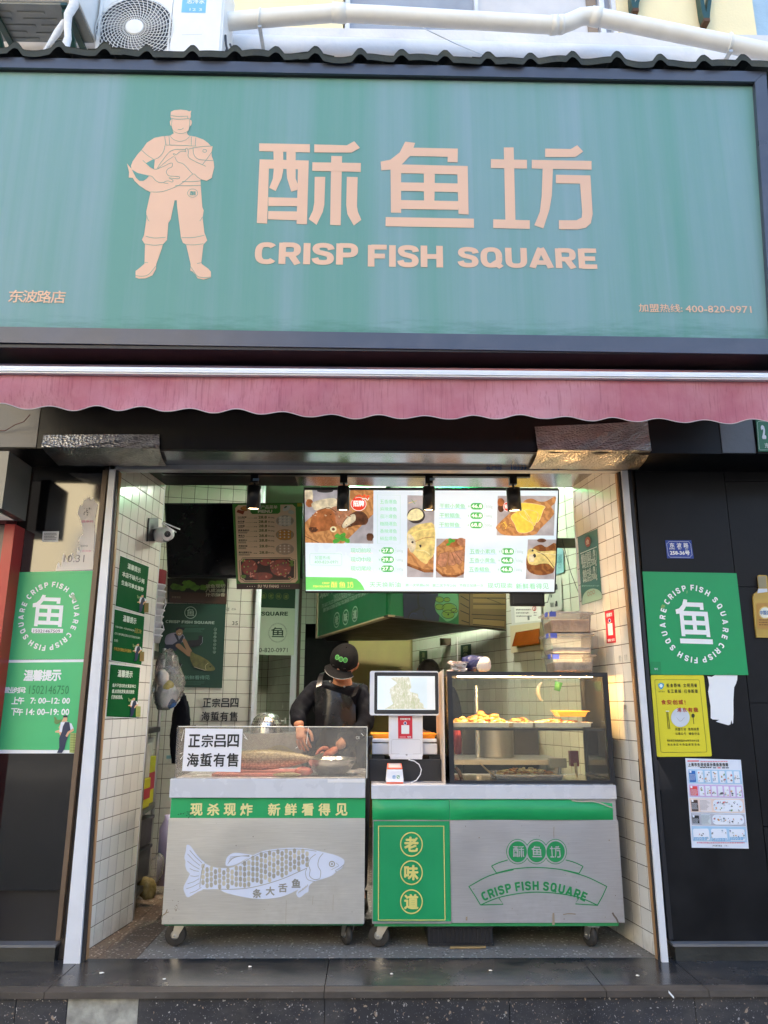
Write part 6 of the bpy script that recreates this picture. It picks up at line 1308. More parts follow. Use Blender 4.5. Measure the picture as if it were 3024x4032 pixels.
for i, (nm, yy, dbl) in enumerate((('QQ鱼蛋', 722, 0), ('鱼豆腐', 766, 0), ('北极翅', 810, 0), ('脆骨鱼酥肉', 854, 1), ('青鱼丸', 908, 0), ('香菇贡丸', 954, 1), ('芙蓉虾糕', 1012, 1), ('黑毛猪狮子头', 1076, 1))):
    x0 = 858+i*1.5; w = len(nm)*22; pr.text(nm, x0, yy, x0+w, yy+19, BR, 1, .03); lines(pr, x0, yy+24, x0+w*.9, 1+dbl, 10, BR, 5, 1, .1, i); pr.line([(x0+w+10, yy+19), (1020, yy+19)], 1.5, BR, 1)
    pr.text('RMB', 1022, yy+14, 1054, yy+22, BR, 1, .03); pr.text('28.8', 1066+i*1.4, yy-4, 1150+i*1.4, yy+24, P3('5c5c28'), 1, .03); pr.ell(1172, yy+12, 8, 8, P3('9a7a60'), 1, 10); pr.text('/500g', 1184, yy+8, 1226, yy+24, BR, 1, .01)
rd = random.Random(2)
for cy_, c1_, c2_ in ((768, 'b8a898', 'd8ccc0'), (908, 'b8885c', 'd08a3c'), (1052, 'b09a8c', 'c0a08c')):
    pr.ell(1332, cy_, 92, 56, P3(c1_), 1, 30); pr.ell(1332, cy_, 84, 50, P3('a8927e'), 2, 30)
    for r_ in range(3):
        for k in range(3): pr.ell(1290+k*42, cy_-28+r_*29, 22, 21, P3(c2_), 3, 14, .04); pr.ell(1286+k*42, cy_-33+r_*29, 9, 8, P3('ecdccc'), 4, 10)
pr.ell(930, 645, 42, 24, P3('a86a34'), 1, 16, .1); pr.ell(928, 640, 30, 16, P3('d08a44'), 2, 14, .15); pr.poly([(858,655),(928,670),(912,705),(846,682)], P3('8a3c24'), 1); pr.ell(1348, 642, 42, 24, P3('d8d0c8'), 1, 14, .08, -.5); pr.ell(1396, 682, 32, 20, P3('c8c0b8'), 1, 14, .08, .2); pr.ell(1340, 630, 18, 8, P3('48603c'), 2, 9, .2, -.5)
pr.line([(872,1172),(895,1160),(905,1140),(1385,1136),(1400,1152),(1440,1160),(1438,1345),(1400,1358),(1388,1374),(928,1378),(912,1362),(886,1352)], 5, BR, 1, True)
pr.poly([(888,1180),(905,1165),(915,1150),(1380,1146),(1392,1162),(1426,1170),(1424,1338),(1392,1348),(1380,1362),(935,1366),(922,1350),(898,1342)], P3('3c1a14'), 2)
MT = mat('meatball_print', '8e2c1c', .35, var=.55, vs=26)
pr.ell(975,1235,80,78,MT,3,26,.03); pr.ell(1290,1240,105,84,MT,3,28,.03); pr.ell(1105,1325,105,40,MT,3,26,.03); pr.ell(1140,1185,60,34,MT,3,20,.04)
for k in range(22): pr.ell(rd.uniform(910,1390), rd.uniform(1165,1345), rd.uniform(6,20), rd.uniform(4,10), P3('e0907c'), 4, 8, .3, rd.random()*3)
for k in range(16): pr.ell(rd.uniform(905,1410), rd.uniform(1165,1350), rd.uniform(5,9), rd.uniform(5,9), P3('8fae4c'), 5, 6, .2)
for x, y in ((915,1325),(920,1170),(1400,1180),(1400,1210)): pr.ell(x, y, 24, 18, P3('6a8a34'), 3, 10, .3)
pr.poly([(1455,592),(1505,590),(1508,622),(1458,625)], P3('b8a820'), 4); pr.build('print', o)

# ------------------------------------------------------------------ lit menu board
LBp = PY(1.0); TA, TB = (1150, 1750, 2.765), (1700, 1750, 2.765); E_ = .17
lb = thing('menu_lightbox', LBp.pt(1690, 2330), 'bright lit menu board with food pictures and green prices hanging in the shop', 'menu')
LW = mat('light_white', 'd3dfea', .3, emit=.18, var=.02, vs=1.5); q = MB(); q.prism([LBp.pt(*p) for p in ((1199, 1929), (2199, 1931), (2183, 2330), (1203, 2326))], (0, .05, 0), LW); q.build('lit_panel', lb)
q = MB(); c = [LBp.pt(*p) for p in ((1196, 1927), (2203, 1929), (2187, 2333), (1201, 2329))]; q.prism([p+Vector((0, .0505, 0)) for p in c], (0, .02, 0), 'case_frame'); q.build('back_case', lb)
for a, b, c_, d in (((1196,1919),(2198,1922),(2202,1930),(1198,1928)),): board('top_edge', PY(.985), [a, b, c_, d], .07, 'case_frame', lb)
board('side_edge', PY(.992), [(1196, 1928), (1199.5, 1928), (1204, 2328), (1201, 2328)], .058, 'case_frame', lb); board('side_edge', PY(.992), [(2198.6, 1930), (2203, 1930), (2187, 2332), (2183, 2332)], .058, 'case_frame', lb); board('bottom_edge', PY(.992), [(1201, 2326.4), (2187, 2330.4), (2187, 2334), (1201, 2330)], .058, 'case_frame', lb)
for x in (1260, 2130): q = MB(); q.tube([LBp.pt(x, 1924)+Vector((0, .03, 0)), LBp.pt(x, 1924)+Vector((0, .03, .30))], .003, 'galv', 6); q.build('hanger', lb)
pr = Print(LBp).tf(*TA); e = lambda c: P3(c, E_)
GT = mat('lit_green_text', '7fc08e', .4, emit=.16, var=.02); GPi = mat('lit_green_pill', '4cae58', .4, emit=.16, var=.02); GRb = mat('lit_green_band', '6fd068', .4, emit=.16, var=.03); WP = e('f4f8f4')
FM = {n: mat('lit_'+n, c, .5, emit=.16, var=v, vs=s) for n, c, v, s in (('fish_red', 'a8663c', .5, 18), ('fish_dark', '5c3a28', .6, 30), ('fish_yellow', 'd8c27c', .35, 26), ('egg_yellow', 'ecc850', .18, 30), ('stone_grey', 'a8a2a6', .25, 12), ('meat_pink', 'b07a5c', .4, 34), ('leaf', '4e9c3c', .3, 30), ('rice', 'e6dcac', .2, 40), ('bowl_dark', '3a3434', .2, 9), ('pale', 'd8c8a8', .4, 22))}
WL = 'board_wood_lit'
def photo(pts, bg): pr.poly(pts, bg, 0)
pr.poly([(134,490),(886,498),(884,1080),(140,1070)], FM['stone_grey'], 0); pr.poly([(140,850),(300,700),(640,500),(886,500),(884,760),(560,1079),(140,1070)], WL, 1); pr.line([(142,1000),(290,1070)], 8, FM['fish_dark'], 2)
pr.ell(180,560,50,80,FM['pale'],2,16,.12); pr.ell(190,640,40,44,FM['fish_red'],2,14,.1); pr.ell(360,505,90,22,FM['bowl_dark'],1,20)
pr.poly(smooth([(215,640),(300,605),(450,585),(495,620),(480,700),(380,700),(260,720),(220,680)],3,True), FM['pale'], 2); pr.poly(smooth([(190,890),(230,770),(300,710),(400,705),(470,770),(485,850),(470,900),(420,930),(300,950),(220,965),(190,930)],3,True), FM['fish_red'], 3); pr.poly(smooth([(430,690),(560,670),(650,720),(640,830),(540,890),(480,860),(470,770)],3,True), FM['meat_pink'], 3)
pr.poly(smooth([(540,880),(600,790),(700,730),(780,740),(830,810),(800,875),(700,880),(600,910),(550,910)],3,True), FM['fish_dark'], 4); pr.poly(smooth([(545,880),(610,790),(680,760),(690,830),(620,880),(570,915)],3,True), FM['pale'], 5); pr.ell(230,930,50,30,FM['fish_dark'],4,14,.2); pr.ell(450,925,36,32,FM['rice'],5,16); pr.ell(450,925,17,16,FM['fish_dark'],6,12); pr.curve([(300,720),(400,690),(480,740)],8,FM['fish_dark'],5)
for k in range(30): pr.ell(random.uniform(220,640), random.uniform(740,930), random.uniform(4,14), random.uniform(3,8), random.choice([FM['pale'], FM['fish_dark'], FM['fish_red']]), 6, 7, .3, random.random()*3)
for x, y, r in ((490,1000,36),(545,1020,42),(600,1050,34),(480,1050,36),(560,985,26)): pr.ell(x, y, r, r*.8, FM['leaf'], 6, 9, .28)
pr.ell(848,1010,40,44,FM['fish_dark'],2,12,.1)
RB = mat('lit_red', 'e8452c', .4, emit=.16, var=.03)
def badge(x, y, rx_b, ry_b):
    pr.ell(x, y, rx_b+5, ry_b+5, WP, 7, 30); pr.ell(x, y, rx_b, ry_b, RB, 8, 30)
badge(724,652,80,70); pr.curve([(660,610),(700,570),(740,555),(760,575),(790,552),(800,580),(835,560),(815,600)], 10, RB, 7); pr.curve([(760,600),(800,590),(822,610),(838,585)], 7, WP, 9); pr.row('招牌', 662, 612, 786, 680, WP, 9, .035, .98)
pr.line([(930,550),(1178,556),(1176,1085),(930,1080)], 1.6, GT, 1, True)
for i, s_ in enumerate(('五香爆鱼', '麻辣爆鱼', '茄汁爆鱼', '糖醋爆鱼', '香辣爆鱼', '椒盐爆鱼')): y = 602+i*80; pr.row(s_, 956, y, 1142, y+44, GT, 1, 0, .95)
pr.line([(205,1186),(530,1192),(543,1200),(541,1310),(530,1319),(208,1312),(194,1300),(194,1196)], 2.2, GT, 1, True); pr.text('加盟热线:', 246, 1214, 420, 1254, GT, 1); pr.text('400-820-0971', 244, 1264, 500, 1298, GT, 1)
def item(nm, x, y, n, px_, price, wt=.95):
    pr.line([(x-4, y+52), (x+n*56+14, y+54)], 9, e('bcd0ec') if pr.T[0] > 1200 else e('ecd4dc'), 0); pr.row(nm, x, y, x+n*56, y+50, GT, 1, .004, wt)
    pr.text('¥', px_-26, y+14, px_-12, y+38, GT, 1); a, b = pr.uv(px_, y-10), pr.uv(px_+138, y+62); pr.rectuv(a[0], b[1], b[0], a[1], GPi, 1, 1); pr.text(price, px_+10, y+4, px_+126, y+46, WP, 2, .03); pr.line([(px_+146, y+58), (px_+162, y-6)], 1.6, GT, 1); pr.text('500g', px_+166, y+16, px_+238, y+52, e('a8bcb4'), 1)
for i, (s_, p_) in enumerate((('现切前段', '27.8'), ('现切中段', '29.8'), ('现切尾段', '27.8'))): item(s_, 638, 1130+i*99, 4, 970, p_)
pr.poly([(144,1442),(640,1450),(700,1465),(745,1505),(775,1550),(790,1586),(146,1584)], GRb, 1); YE = mat('lit_yellow', 'e6e070', .4, emit=.16, var=.02)
pr.text('CRISP', 328, 1500, 408, 1522, YE, 2, .035); pr.text('FISH SQUARE', 230, 1534, 408, 1558, YE, 2, .035); pr.glyph(CRISP, (66,62,523,430), 424, 1494, 492, 1560, YE, 2); pr.glyph(FISH, (607,65,1013,440), 512, 1494, 580, 1558, YE, 2); pr.glyph(SQUARE, (1087,80,1530,447), 600, 1494, 666, 1560, YE, 2)
pr.row('天天换新油', 842, 1500, 1184, 1556, GT, 1, 0, .9); pr.text('第一次早晨6:00', 1234, 1516, 1492, 1548, GT, 1)
pr.poly([(1256,554),(1552,560),(1538,1448),(1250,1446)], FM['stone_grey'], 0)
pr.ell(1350,775,98,86,FM['bowl_dark'],1,30); pr.poly(smooth([(1258,770),(1300,715),(1370,700),(1420,740),(1425,790),(1380,825),(1300,830),(1258,812)],3,True), FM['rice'], 2)
pr.poly([(1258,1130),(1420,1060),(1546,1020),(1540,1390),(1440,1390),(1252,1315)], WL, 1); pr.poly([(1252,1290),(1440,1360),(1540,1365),(1538,1395),(1440,1395),(1252,1322)], 'board_wood_dark', 2)
pr.poly(smooth([(1256,960),(1330,890),(1440,860),(1548,880),(1548,1180),(1490,1260),(1462,1302),(1400,1270),(1330,1200),(1262,1120)],3,True), FM['fish_yellow'], 3); pr.poly(smooth([(1260,980),(1300,990),(1345,1060),(1340,1140),(1300,1180),(1262,1110)],3,True), FM['pale'], 4); pr.ell(1310,1066,13,13,FM['bowl_dark'],5,12); pr.ell(1396,1106,12,17,FM['bowl_dark'],5,10,.2)
pr.curve([(1300,985),(1400,935),(1548,920)],8,e('e8dc8c'),5); pr.curve([(1340,1060),(1440,1020),(1546,1010)],6,FM['fish_red'],5); pr.curve([(1345,1150),(1440,1160),(1500,1200)],6,FM['rice'],5); pr.line([(1268,640),(1360,612)],7,FM['fish_yellow'],1); pr.line([(1300,600),(1340,650)],5,FM['leaf'],1)
pr.tf(*TB)
for i, (s_, p_, n) in enumerate((('干煎小黄鱼', '46.8', 5), ('干煎鲳鱼', '46.8', 4), ('干煎带鱼', '68.8', 4))): item(s_, 84-i*2, 648+i*102, n, 422-i*3, p_)
for i, (s_, p_, n) in enumerate((('五香小素鸡', '18.8', 5), ('五香小黄鱼', '46.8', 5), ('五香鲳鱼', '46.8', 4))): item(s_, 412-i*4, 1140+i*98, n, 758-i*6, p_)
pr.poly([(52,1026),(366,1028),(348,1452),(42,1450)], FM['stone_grey'], 0); pr.poly([(50,1120),(160,1028),(366,1030),(352,1400),(250,1435),(120,1420),(44,1350)], WL, 1); pr.poly([(44,1345),(120,1410),(250,1425),(350,1390),(350,1412),(260,1448),(120,1440),(44,1375)], 'board_wood_dark', 2)
pr.ell(235,1075,86,46,FM['fish_red'],2,18,.08); pr.ell(320,1060,44,46,FM['meat_pink'],3,14,.1)
for x, y in ((200,1060),(180,1090),(235,1050),(205,1040)): pr.ell(x, y, 24, 17, FM['leaf'], 4, 8, .3)
for P in ([(60,1240),(90,1190),(180,1170),(172,1270),(150,1330),(100,1335),(62,1300)],[(190,1175),(215,1180),(262,1300),(240,1318),(176,1318)],[(216,1172),(250,1170),(330,1280),(300,1315),(265,1290)],[(245,1165),(340,1145),(356,1170),(352,1270),(330,1270)]): pr.poly(P, FM['meat_pink'], 3); pr.line(P, 3, FM['fish_dark'], 4, True)
pr.poly([(718,560),(1346,560),(1328,992),(706,990)], FM['stone_grey'], 0); pr.poly(smooth([(712,880),(860,740),(960,680),(1010,610),(1090,590),(1160,620),(1240,620),(1346,566),(1340,640),(1300,680),(1330,760),(1180,920),(1100,988),(800,990),(712,930)],3,True), WL, 1)
pr.ell(754,690,34,50,FM['fish_dark'],2,16); pr.ell(752,630,38,44,FM['fish_red'],3,16,.05); pr.ell(822,680,46,50,WP,4,24); pr.ell(822,680,42,46,RB,5,24); pr.row('招牌', 788, 655, 856, 700, WP, 6, .03, .98)
for P in ([(960,640),(1215,670),(1210,720),(1160,840),(1080,850),(960,760)],[(860,790),(920,740),(1010,725),(1110,900),(1040,960),(940,955),(900,870)],[(1010,720),(1150,745),(1135,850),(1100,880)]): pr.poly(smooth(P, 3, True), FM['egg_yellow'], 3+1); pr.curve(P, 4, FM['pale'], 5, True)
for k in range(26): pr.ell(random.gauss(795,28), random.gauss(880,16), random.uniform(3,8), random.uniform(2,6), FM['egg_yellow'], 3, 6, .3)
pr.poly([(1047,1035),(1356,1036),(1332,1470),(1022,1466)], FM['stone_grey'], 0); pr.poly(smooth([(1036,1210),(1110,1120),(1190,1090),(1250,1120),(1352,1080),(1336,1360),(1280,1410),(1180,1425),(1080,1400),(1032,1340)],3,True), 'board_wood_dark', 1); pr.ell(1196,1046,50,22,FM['fish_dark'],1,14)
pr.poly(smooth([(1040,1170),(1070,1135),(1120,1140),(1180,1165),(1352,1160),(1350,1230),(1330,1350),(1270,1300),(1180,1300),(1130,1315),(1060,1300),(1040,1240)],3,True), FM['fish_yellow'], 2); pr.ell(1096,1156,12,12,FM['bowl_dark'],4,10); pr.ell(1118,1210,16,22,FM['bowl_dark'],4,10,.2); pr.curve([(1150,1170),(1240,1220),(1330,1340)],7,FM['fish_dark'],4); pr.curve([(1130,1180),(1240,1190),(1348,1200)],5,FM['pale'],4); pr.ell(1085,1240,34,46,FM['pale'],3,14,.15)
pr.text('第二次下午2:00', 8, 1520, 264, 1552, GT, 1); pr.text('节假日加换一次', 302, 1520, 562, 1552, GT, 1); pr.row('现切现卖', 604, 1510, 884, 1566, GT, 1, .006, .92); pr.row('新鲜看得见', 912, 1514, 1276, 1574, GT, 1, .006, .92)
pr.build('print', lb)

# ------------------------------------------------------------------ posters on the poster wall and in the corridor
T = (550, 2250, 2.552); PBs = PBL.shift(.004)
T4 = (600, 1750, 2.552); o = sheet_thing('lettuce_poster', PBs, [(150,1345),(757,1335),(744,1607),(150,1590)], P3('1c1510'), 'dark poster with green lettuce and slogan under the black television', 'poster', .002, T4); pr = Print(PBs.shift(.002)).tf(*T4)
pr.poly([(170,1480),(750,1500),(745,1604),(176,1590)], P3('3e2416'), 1); LT = mat('lettuce', '4c6a24', .5, var=.5, vs=20)
for x, y, r in ((230,1430,52),(300,1445,40),(370,1410,62),(430,1440,48),(520,1440,44),(600,1400,50),(680,1400,54),(330,1390,30)): pr.ell(x, y, r, r*.66, LT, 2, 12, .2)
for i, s_ in enumerate(('活鱼现切', '八成油爆', '汁浓酥香')): pr.row(s_, 535, 1404+i*43, 732, 1444+i*43, P3('a8a08c'), 3, .02, .95)
pr.text('鲜看得见', 196, 1524, 284, 1548, P3('8a7c68'), 3); pr.build('print', o)
DG = P3('10392a'); o = sheet_thing('fisherman_poster', PBs, [(180,320),(868,330),(828,1172),(200,1160)], DG, 'dark green poster of a fisherman swinging a carp on the back wall', 'poster', .002, T); pr = Print(PBs.shift(.002)).tf(*T); LG = P3('98a89c')
pr.ring(511,414,58,58,7,LG,1); pr.glyph(FISH,(607,65,1013,440),476,374,546,448,LG,1); pr.text('CRISP FISH SQUARE', 262, 488, 750, 532, LG, 1, .05)
lines(pr, 410, 545, 590, 1, 10, P3('3a6450'), 5, 1, 0); lines(pr, 380, 572, 660, 4, 11, P3('3a6450'), 5, 1, .2); lines(pr, 380, 1106, 660, 3, 13, P3('3a6450'), 5, 1, .2)
SK, SH = P3('8a6a50'), P3('77748a'); 
pr.poly(smooth([(470,700),(560,690),(592,680),(590,655),(615,642),(636,665),(630,720),(600,745),(500,760)],3,True), P3('14161e'), 3); pr.line([(632,660),(628,718),(606,742)],4,P3('8a8e98'),4)
pr.poly(smooth([(262,655),(300,625),(360,615),(420,620),(455,665),(450,700),(410,720),(355,770),(310,770),(255,720)],3,True), SH, 2); pr.poly([(345,628),(375,622),(395,690),(430,640),(445,650),(420,715),(360,800),(250,800),(252,735),(330,735),(380,700)], P3('1c2438'), 3)
pr.poly(smooth([(360,750),(400,725),(470,790),(520,800),(515,850),(480,848),(440,815)],3,True), SK, 4); pr.poly(smooth([(430,690),(460,680),(500,760),(525,800),(500,830),(470,790)],3,True), SK, 4); pr.ell(398,610,34,38,SK,4,20); pr.poly([(362,580),(385,560),(455,568),(445,590),(400,578),(365,600)], P3('10131c'), 5); pr.curve([(388,622),(402,630),(415,618)],4,P3('d8ccc0'),5)
pr.poly(smooth([(515,805),(560,830),(620,855),(690,900),(740,950),(757,980),(735,998),(660,998),(590,975),(545,960),(520,910),(508,870)],3,True), mat('carp_print', '5c5a2c', .4, var=.4, vs=24), 4); pr.curve([(668,995),(660,950),(690,920)],5,P3('a8a070'),5); pr.ell(708,958,7,7,P3('14140c'),5); pr.curve([(545,960),(600,978),(660,996)],4,P3('b8b090'),5)
pr.poly([(360,900),(425,930),(380,1030),(300,990),(290,900)], P3('12141c'), 3); pr.line([(425,932),(382,1030)],4,P3('8a8e98'),4); pr.row('现炸新鲜看得见', 345, 1045, 705, 1086, P3('6a9080'), 1, .006, .93)
for k, ch in enumerate('上海爆鱼老味道'): pr.ring(760-k*1.6, 582+k*38, 13, 14, 2.5, LG, 1); pr.text(ch, 752-k*1.6, 574+k*38, 768-k*1.6, 590+k*38, LG, 1)
pr.build('print', o)
o = sheet_thing('taped_notice', PBs, [(600,1268),(1005,1272),(998,1502),(612,1482),(640,1440),(650,1395),(625,1330)], mat('paper_aged', 'c4bfb2', .6, var=.04), 'torn taped paper notice with black writing on the back tiled wall', 'notice', .002, T); pr = Print(PBs.shift(.002)).tf(*T); pr.row('正宗吕四', 630, 1274, 998, 1366, 'black_print', 1, .02, .84); pr.row('海蜇有售', 615, 1408, 990, 1502, 'black_print', 1, .02, .84); pr.build('lettering', o)
pr = Print(PBL).tf(*T); pr.text('35', 930, 500, 985, 540, 'pen_black', 1); pr.text('花蛤', 868, 360, 900, 400, 'pen_black', 1); pr.text('红头', 925, 366, 968, 392, 'pen_black', 1); pr.build('wall_writing', bl)
PQ = PY(4.86); T7 = (950, 2300, 4.0225); o = sheet_thing('hotline_sign', PQ, [(120,20),(862,20),(832,1128),(100,1118)], P3('c8d0ba'), 'green and pale sign with hotline number hanging in the far corridor', 'sign', .004, T7); pr = Print(PQ.shift(.004)).tf(*T7)
pr.poly([(300,20),(862,20),(850,386),(292,368)], P3('123e26'), 1); pr.poly([(120,20),(299,20),(291,372),(258,402),(120,402)], P3('0a0c0c'), 1)
for ch, x in zip('鱼老味道', (355, 473, 591, 709)): pr.ring(x, 185+(x-355)*.03, 44, 48, 5, P3('6e7a34'), 2); pr.text(ch, x-28, 155+(x-355)*.03, x+28, 217+(x-355)*.03, P3('6e7a34'), 2, .02)
DK = P3('123a20'); pr.text('FISH SQUARE', 60, 432, 738, 505, DK, 1, .06); pr.glyph(FISH,(607,65,1013,440),478,685,674,842,DK,1); pr.arc('SHANGHAIBAOYULAOWEIDAO'*2, 577, 770, 142, 148, 0, 360, 20, P3('4a5a4c'), 1, .0); pr.text('400-820-0971', 180, 1008, 732, 1080, P3('161c16'), 1, .0); pr.build('print', o)

# ------------------------------------------------------------------ range hood, signs on it
HZ = 1.76; hA, hB, hC = Vector((-.50, 2.88, 0)), Vector((.11, 1.09, 0)), Vector((1.075, 2.07, 0))
hd = thing('range_hood', (.11, 2.0, HZ), 'large green printed extraction hood hanging over the kitchen', 'hood')
nL = Vector((-(hB-hA).y, (hB-hA).x, 0)).normalized(); nL = nL if nL.y < 0 else -nL; nR = Vector((-(hC-hB).y, (hC-hB).x, 0)).normalized(); nR = nR if nR.y < 0 else -nR
mat('hood_green', '0f7a44', .4, var=.05); mat('hood_dark', (.012, .011, .010), .5); mat('hood_lip', 'c4b890', .4, dirt=.4)
Z = lambda p, z: Vector((p.x, p.y, z)); D_ = Vector((.35, 3.6, 0)); D2 = Vector((-.45, 3.7, 0))
q = MB(); q.prism([Z(hA, HZ), Z(hB, HZ), Z(hB, 2.92), Z(hA, 2.92)], -nL*.02, 'hood_green'); q.build('left_side', hd)
q = MB(); q.prism([Z(hB+nR*.0, HZ+.0), Z(hC, HZ), Z(hC, 2.92), Z(hB, 2.92)], -nR*.02, 'hood_green'); q.build('right_side', hd)
q = MB(); q.prism([Z(p, HZ+.03) for p in (hA-nL*.03, hB+Vector((0, .06, 0)), hC-nR*.03, D_, D2)], (0, 0, .02), 'hood_dark'); q.build('hood_inside', hd)
q = MB(); q.prism([Z(hA, HZ-.012), Z(hB, HZ-.012), Z(hB-nL*.05, HZ-.012), Z(hA-nL*.05, HZ-.012)], (0, 0, .011), 'hood_lip'); q.prism([Z(hB, HZ-.014), Z(hC, HZ-.014), Z(hC-nR*.04, HZ-.014), Z(hB-nR*.04, HZ-.014)], (0, 0, .011), mat('lip_dark', '3a3228', .5)); q.build('lip', hd)
q = MB(); e0 = PY(2.88).pt(1241, 2400)[0]; q.prism([Z(hA+nL*.004, HZ-.012), Z(hA+nL*.004+(hB-hA).normalized()*.055, HZ-.012), Z(hA+nL*.004+(hB-hA).normalized()*.055, 2.92), Z(hA+nL*.004, 2.92)], -nL*.003, 'hood_lip'); q.build('corner_strip', hd)
HL, HR = Pl(Z(hA, HZ), nL), Pl(Z(hB, HZ), nR); T = (1100, 2250, 2.552); pr = Print(HL).tf(*T); WG = P3('a8c8ac')
for s_, x0, y0, x1, y1 in (('THIS IS A FAMOUS SHANGHAI DISH', 546, 268, 830, 188), ('IT IS ALSO CALLED SHANGHAI SMOKED FISH. PEOPLE IN SHANGHAI', 430, 358, 905, 188), ('EVERY YEAR OR DURING FESTIVALS. YOU CAN EAT IT COLD OR YOU CAN EAT IT HOT.', 443, 400, 935, 205)):
    a = pr.uv(x0, y0); b = pr.uv(x1, y1+10); pr.textuv(s_, a[0], a[1]-.010, b[0], a[1]+.024, WG, 1, .02)
pr.text('现炸', 410, 150, 560, 215, WG, 1, .03)
for ch, cx_, cy_ in (('老', 578, 488), ('味', 668, 460), ('道', 761, 428)): c = pr.uv(cx_, cy_); w, h = abs(pr.uv(cx_+29, cy_)[0]-c[0]), abs(pr.uv(cx_, cy_+73)[1]-c[1]); pr._line([Vector((c[0]+w*math.cos(t*.157), c[1]+h*math.sin(t*.157), 0)) for t in range(40)], .005, WG, 1, True); pr.textuv(ch, c[0]-w*.66, c[1]-h*.66, c[0]+w*.66, c[1]+h*.62, WG, 1, .04)
pr.build('left_print', hd)
pr = Print(HR).tf(*T); NV = P3('10163a'); pr.poly([(1237,150),(1640,150),(1600,500),(1246,466)], NV, 1)
BKl = P3('05070f'); pr.curve([(1400,150),(1390,300),(1400,370),(1330,410),(1290,460)],22,BKl,2); pr.curve([(1400,360),(1460,380),(1440,420),(1480,480)],10,BKl,2); pr.curve([(1300,470),(1330,420),(1380,430)],4,P3('2a3a7a'),3)
T3 = (1700, 2250, 2.074); pr.tf(*T3); JG = P3('5aa06c')
pr.poly([(20,165),(218,165),(218,432),(0,400)], P3('0c6a38'), 0); pr.poly(smooth([(70,160),(190,160),(215,240),(212,340),(185,380),(128,410),(90,385),(35,330),(22,270),(45,210)],3,True), JG, 2)
for x, y, r in ((60,230,34),(60,290,36),(140,300,60),(130,350,52),(180,320,28),(120,230,26)): pr.ell(x, y, r, r*.66, P3('6a9430'), 3, 16, .06, .4); pr.ring(x, y, r, r*.66, 3, P3('142408'), 4)
pr.ell(130,352,7,7,P3('101808'),5)
WD, WDl, WK = P3('6e5a34'), P3('8a7444'), P3('1a140a'); pr.poly([(218,160),(607,160),(605,470),(218,430)], WD, 1)
for yy in (195, 240, 290): pr.poly([(335,yy-20),(600,yy-18),(600,yy+18),(335,yy+14)], WDl, 2); pr.line([(335,yy-22),(600,yy-20)], 4, WK, 3)
pr.poly([(335,385),(592,400),(590,455),(332,432)], WDl, 2); pr.line([(335,385),(592,400),(590,455),(332,432)], 4, WK, 3, True); pr.line([(307,160),(303,440)],6,WK,3); pr.line([(322,350),(603,362)],4,WK,3); pr.line([(232,200),(300,240)],5,WK,3); pr.line([(230,320),(300,350)],5,WK,3); pr.line([(230,260),(300,300)],5,WK,3); pr.curve([(430,215),(490,235),(560,262)],3,WK,3); pr.line([(240,400),(300,420)],5,WK,3)
pr.build('right_print', hd)

# ------------------------------------------------------------------ things on the kitchen wall
PRs = PRW.shift(.004); T3 = (1700, 2250, 2.074)
T5 = (1600, 2400, 2.552)
for q4, chs, lb_ in (([(132,418),(212,412),(212,545),(132,545)], '海鱼', 'narrow dark green label with two characters, farther from the camera'), ([(547,358),(650,346),(652,506),(547,512)], '爆鱼', 'narrow dark green label with two characters, nearer the display case')):
    o = sheet_thing('wall_label', PRs, q4, P3('14402a'), lb_, 'label', .002, T5); pr = Print(PRs.shift(.002)).tf(*T5); x0 = q4[0][0]+25; w = q4[1][0]-q4[0][0]-50
    pr.text(chs[0], x0, q4[0][1]+12, x0+w, q4[0][1]+66, P3('8a9a6c'), 1, .02); pr.text(chs[1], x0, q4[0][1]+78, x0+w, q4[0][1]+132, P3('8a9a6c'), 1, .02); pr.build('lettering', o)
o = sheet_thing('licence_frame', PRs, [(655,290),(905,245),(908,425),(665,445)], P3('b8bcb4'), 'framed licence paper on the kitchen wall above the amber box', 'frame', .012, T3); pr = Print(PRs.shift(.012)).tf(*T3); pr.poly([(675,292),(890,252),(893,400),(683,420)], P3('d4d6cc'), 1); pr.text('¥', 835, 290, 852, 318, P3('b04040'), 2); lines(pr, 690, 310, 820, 3, 26, P3('6a6c68'), 6, 2); lines(pr, 835, 335, 860, 2, 20, P3('6a6c68'), 5, 2); pr.ring(840,303,14,17,3,P3('b85050'),2); pr.rect(784,362,802,396,P3('606460'),2); pr.build('print', o)
mat('amber_flap', '6a3208', .25, var=.2); o = sheet_thing('breaker_box', PRs, [(665,445),(912,415),(918,640),(675,668)], P3('b8b08c'), 'electrical breaker box with tilted amber flap on the kitchen wall', 'box', .03, T3)
q = MB(); a = PRs.shift(.03); q.prism([a.pt(*p) for p in tfp(T3, [(690,498),(882,466),(890,596),(700,626)])], -a.n*.003+a.n*.006, P3('b07a20')); q.build('inner_window', o)
b_ = PRs.shift(.09); q = MB(); c = [a.pt(*p, .004) for p in tfp(T3, [(692,498),(882,466)])]+[b_.pt(*p) for p in tfp(T3, [(876,588),(657,614)])]; q.prism(c, a.n*.004, 'amber_flap'); q.build('flap', o)
o = sheet_thing('id_papers', PRs, [(925,150),(1060,60),(1072,310),(935,345)], P3('b4b8aa'), 'faded papers with two small portraits pinned on the kitchen wall', 'papers', .002, T3); pr = Print(PRs.shift(.002)).tf(*T3)
for y in (125, 262): pr.ell(1020, y-10, 8, 12, P3('2a2c2c'), 1); pr.rect(1008, y, 1030, y+22, P3('3a3c3c'), 1); lines(pr, 968, y-5, 1000, 4, 9, P3('6a6e68'), 4, 1)
pr.rect(972, 190, 984, 212, P3('50544e'), 1); pr.rect(976, 320, 986, 342, P3('50544e'), 1); pr.build('print', o)
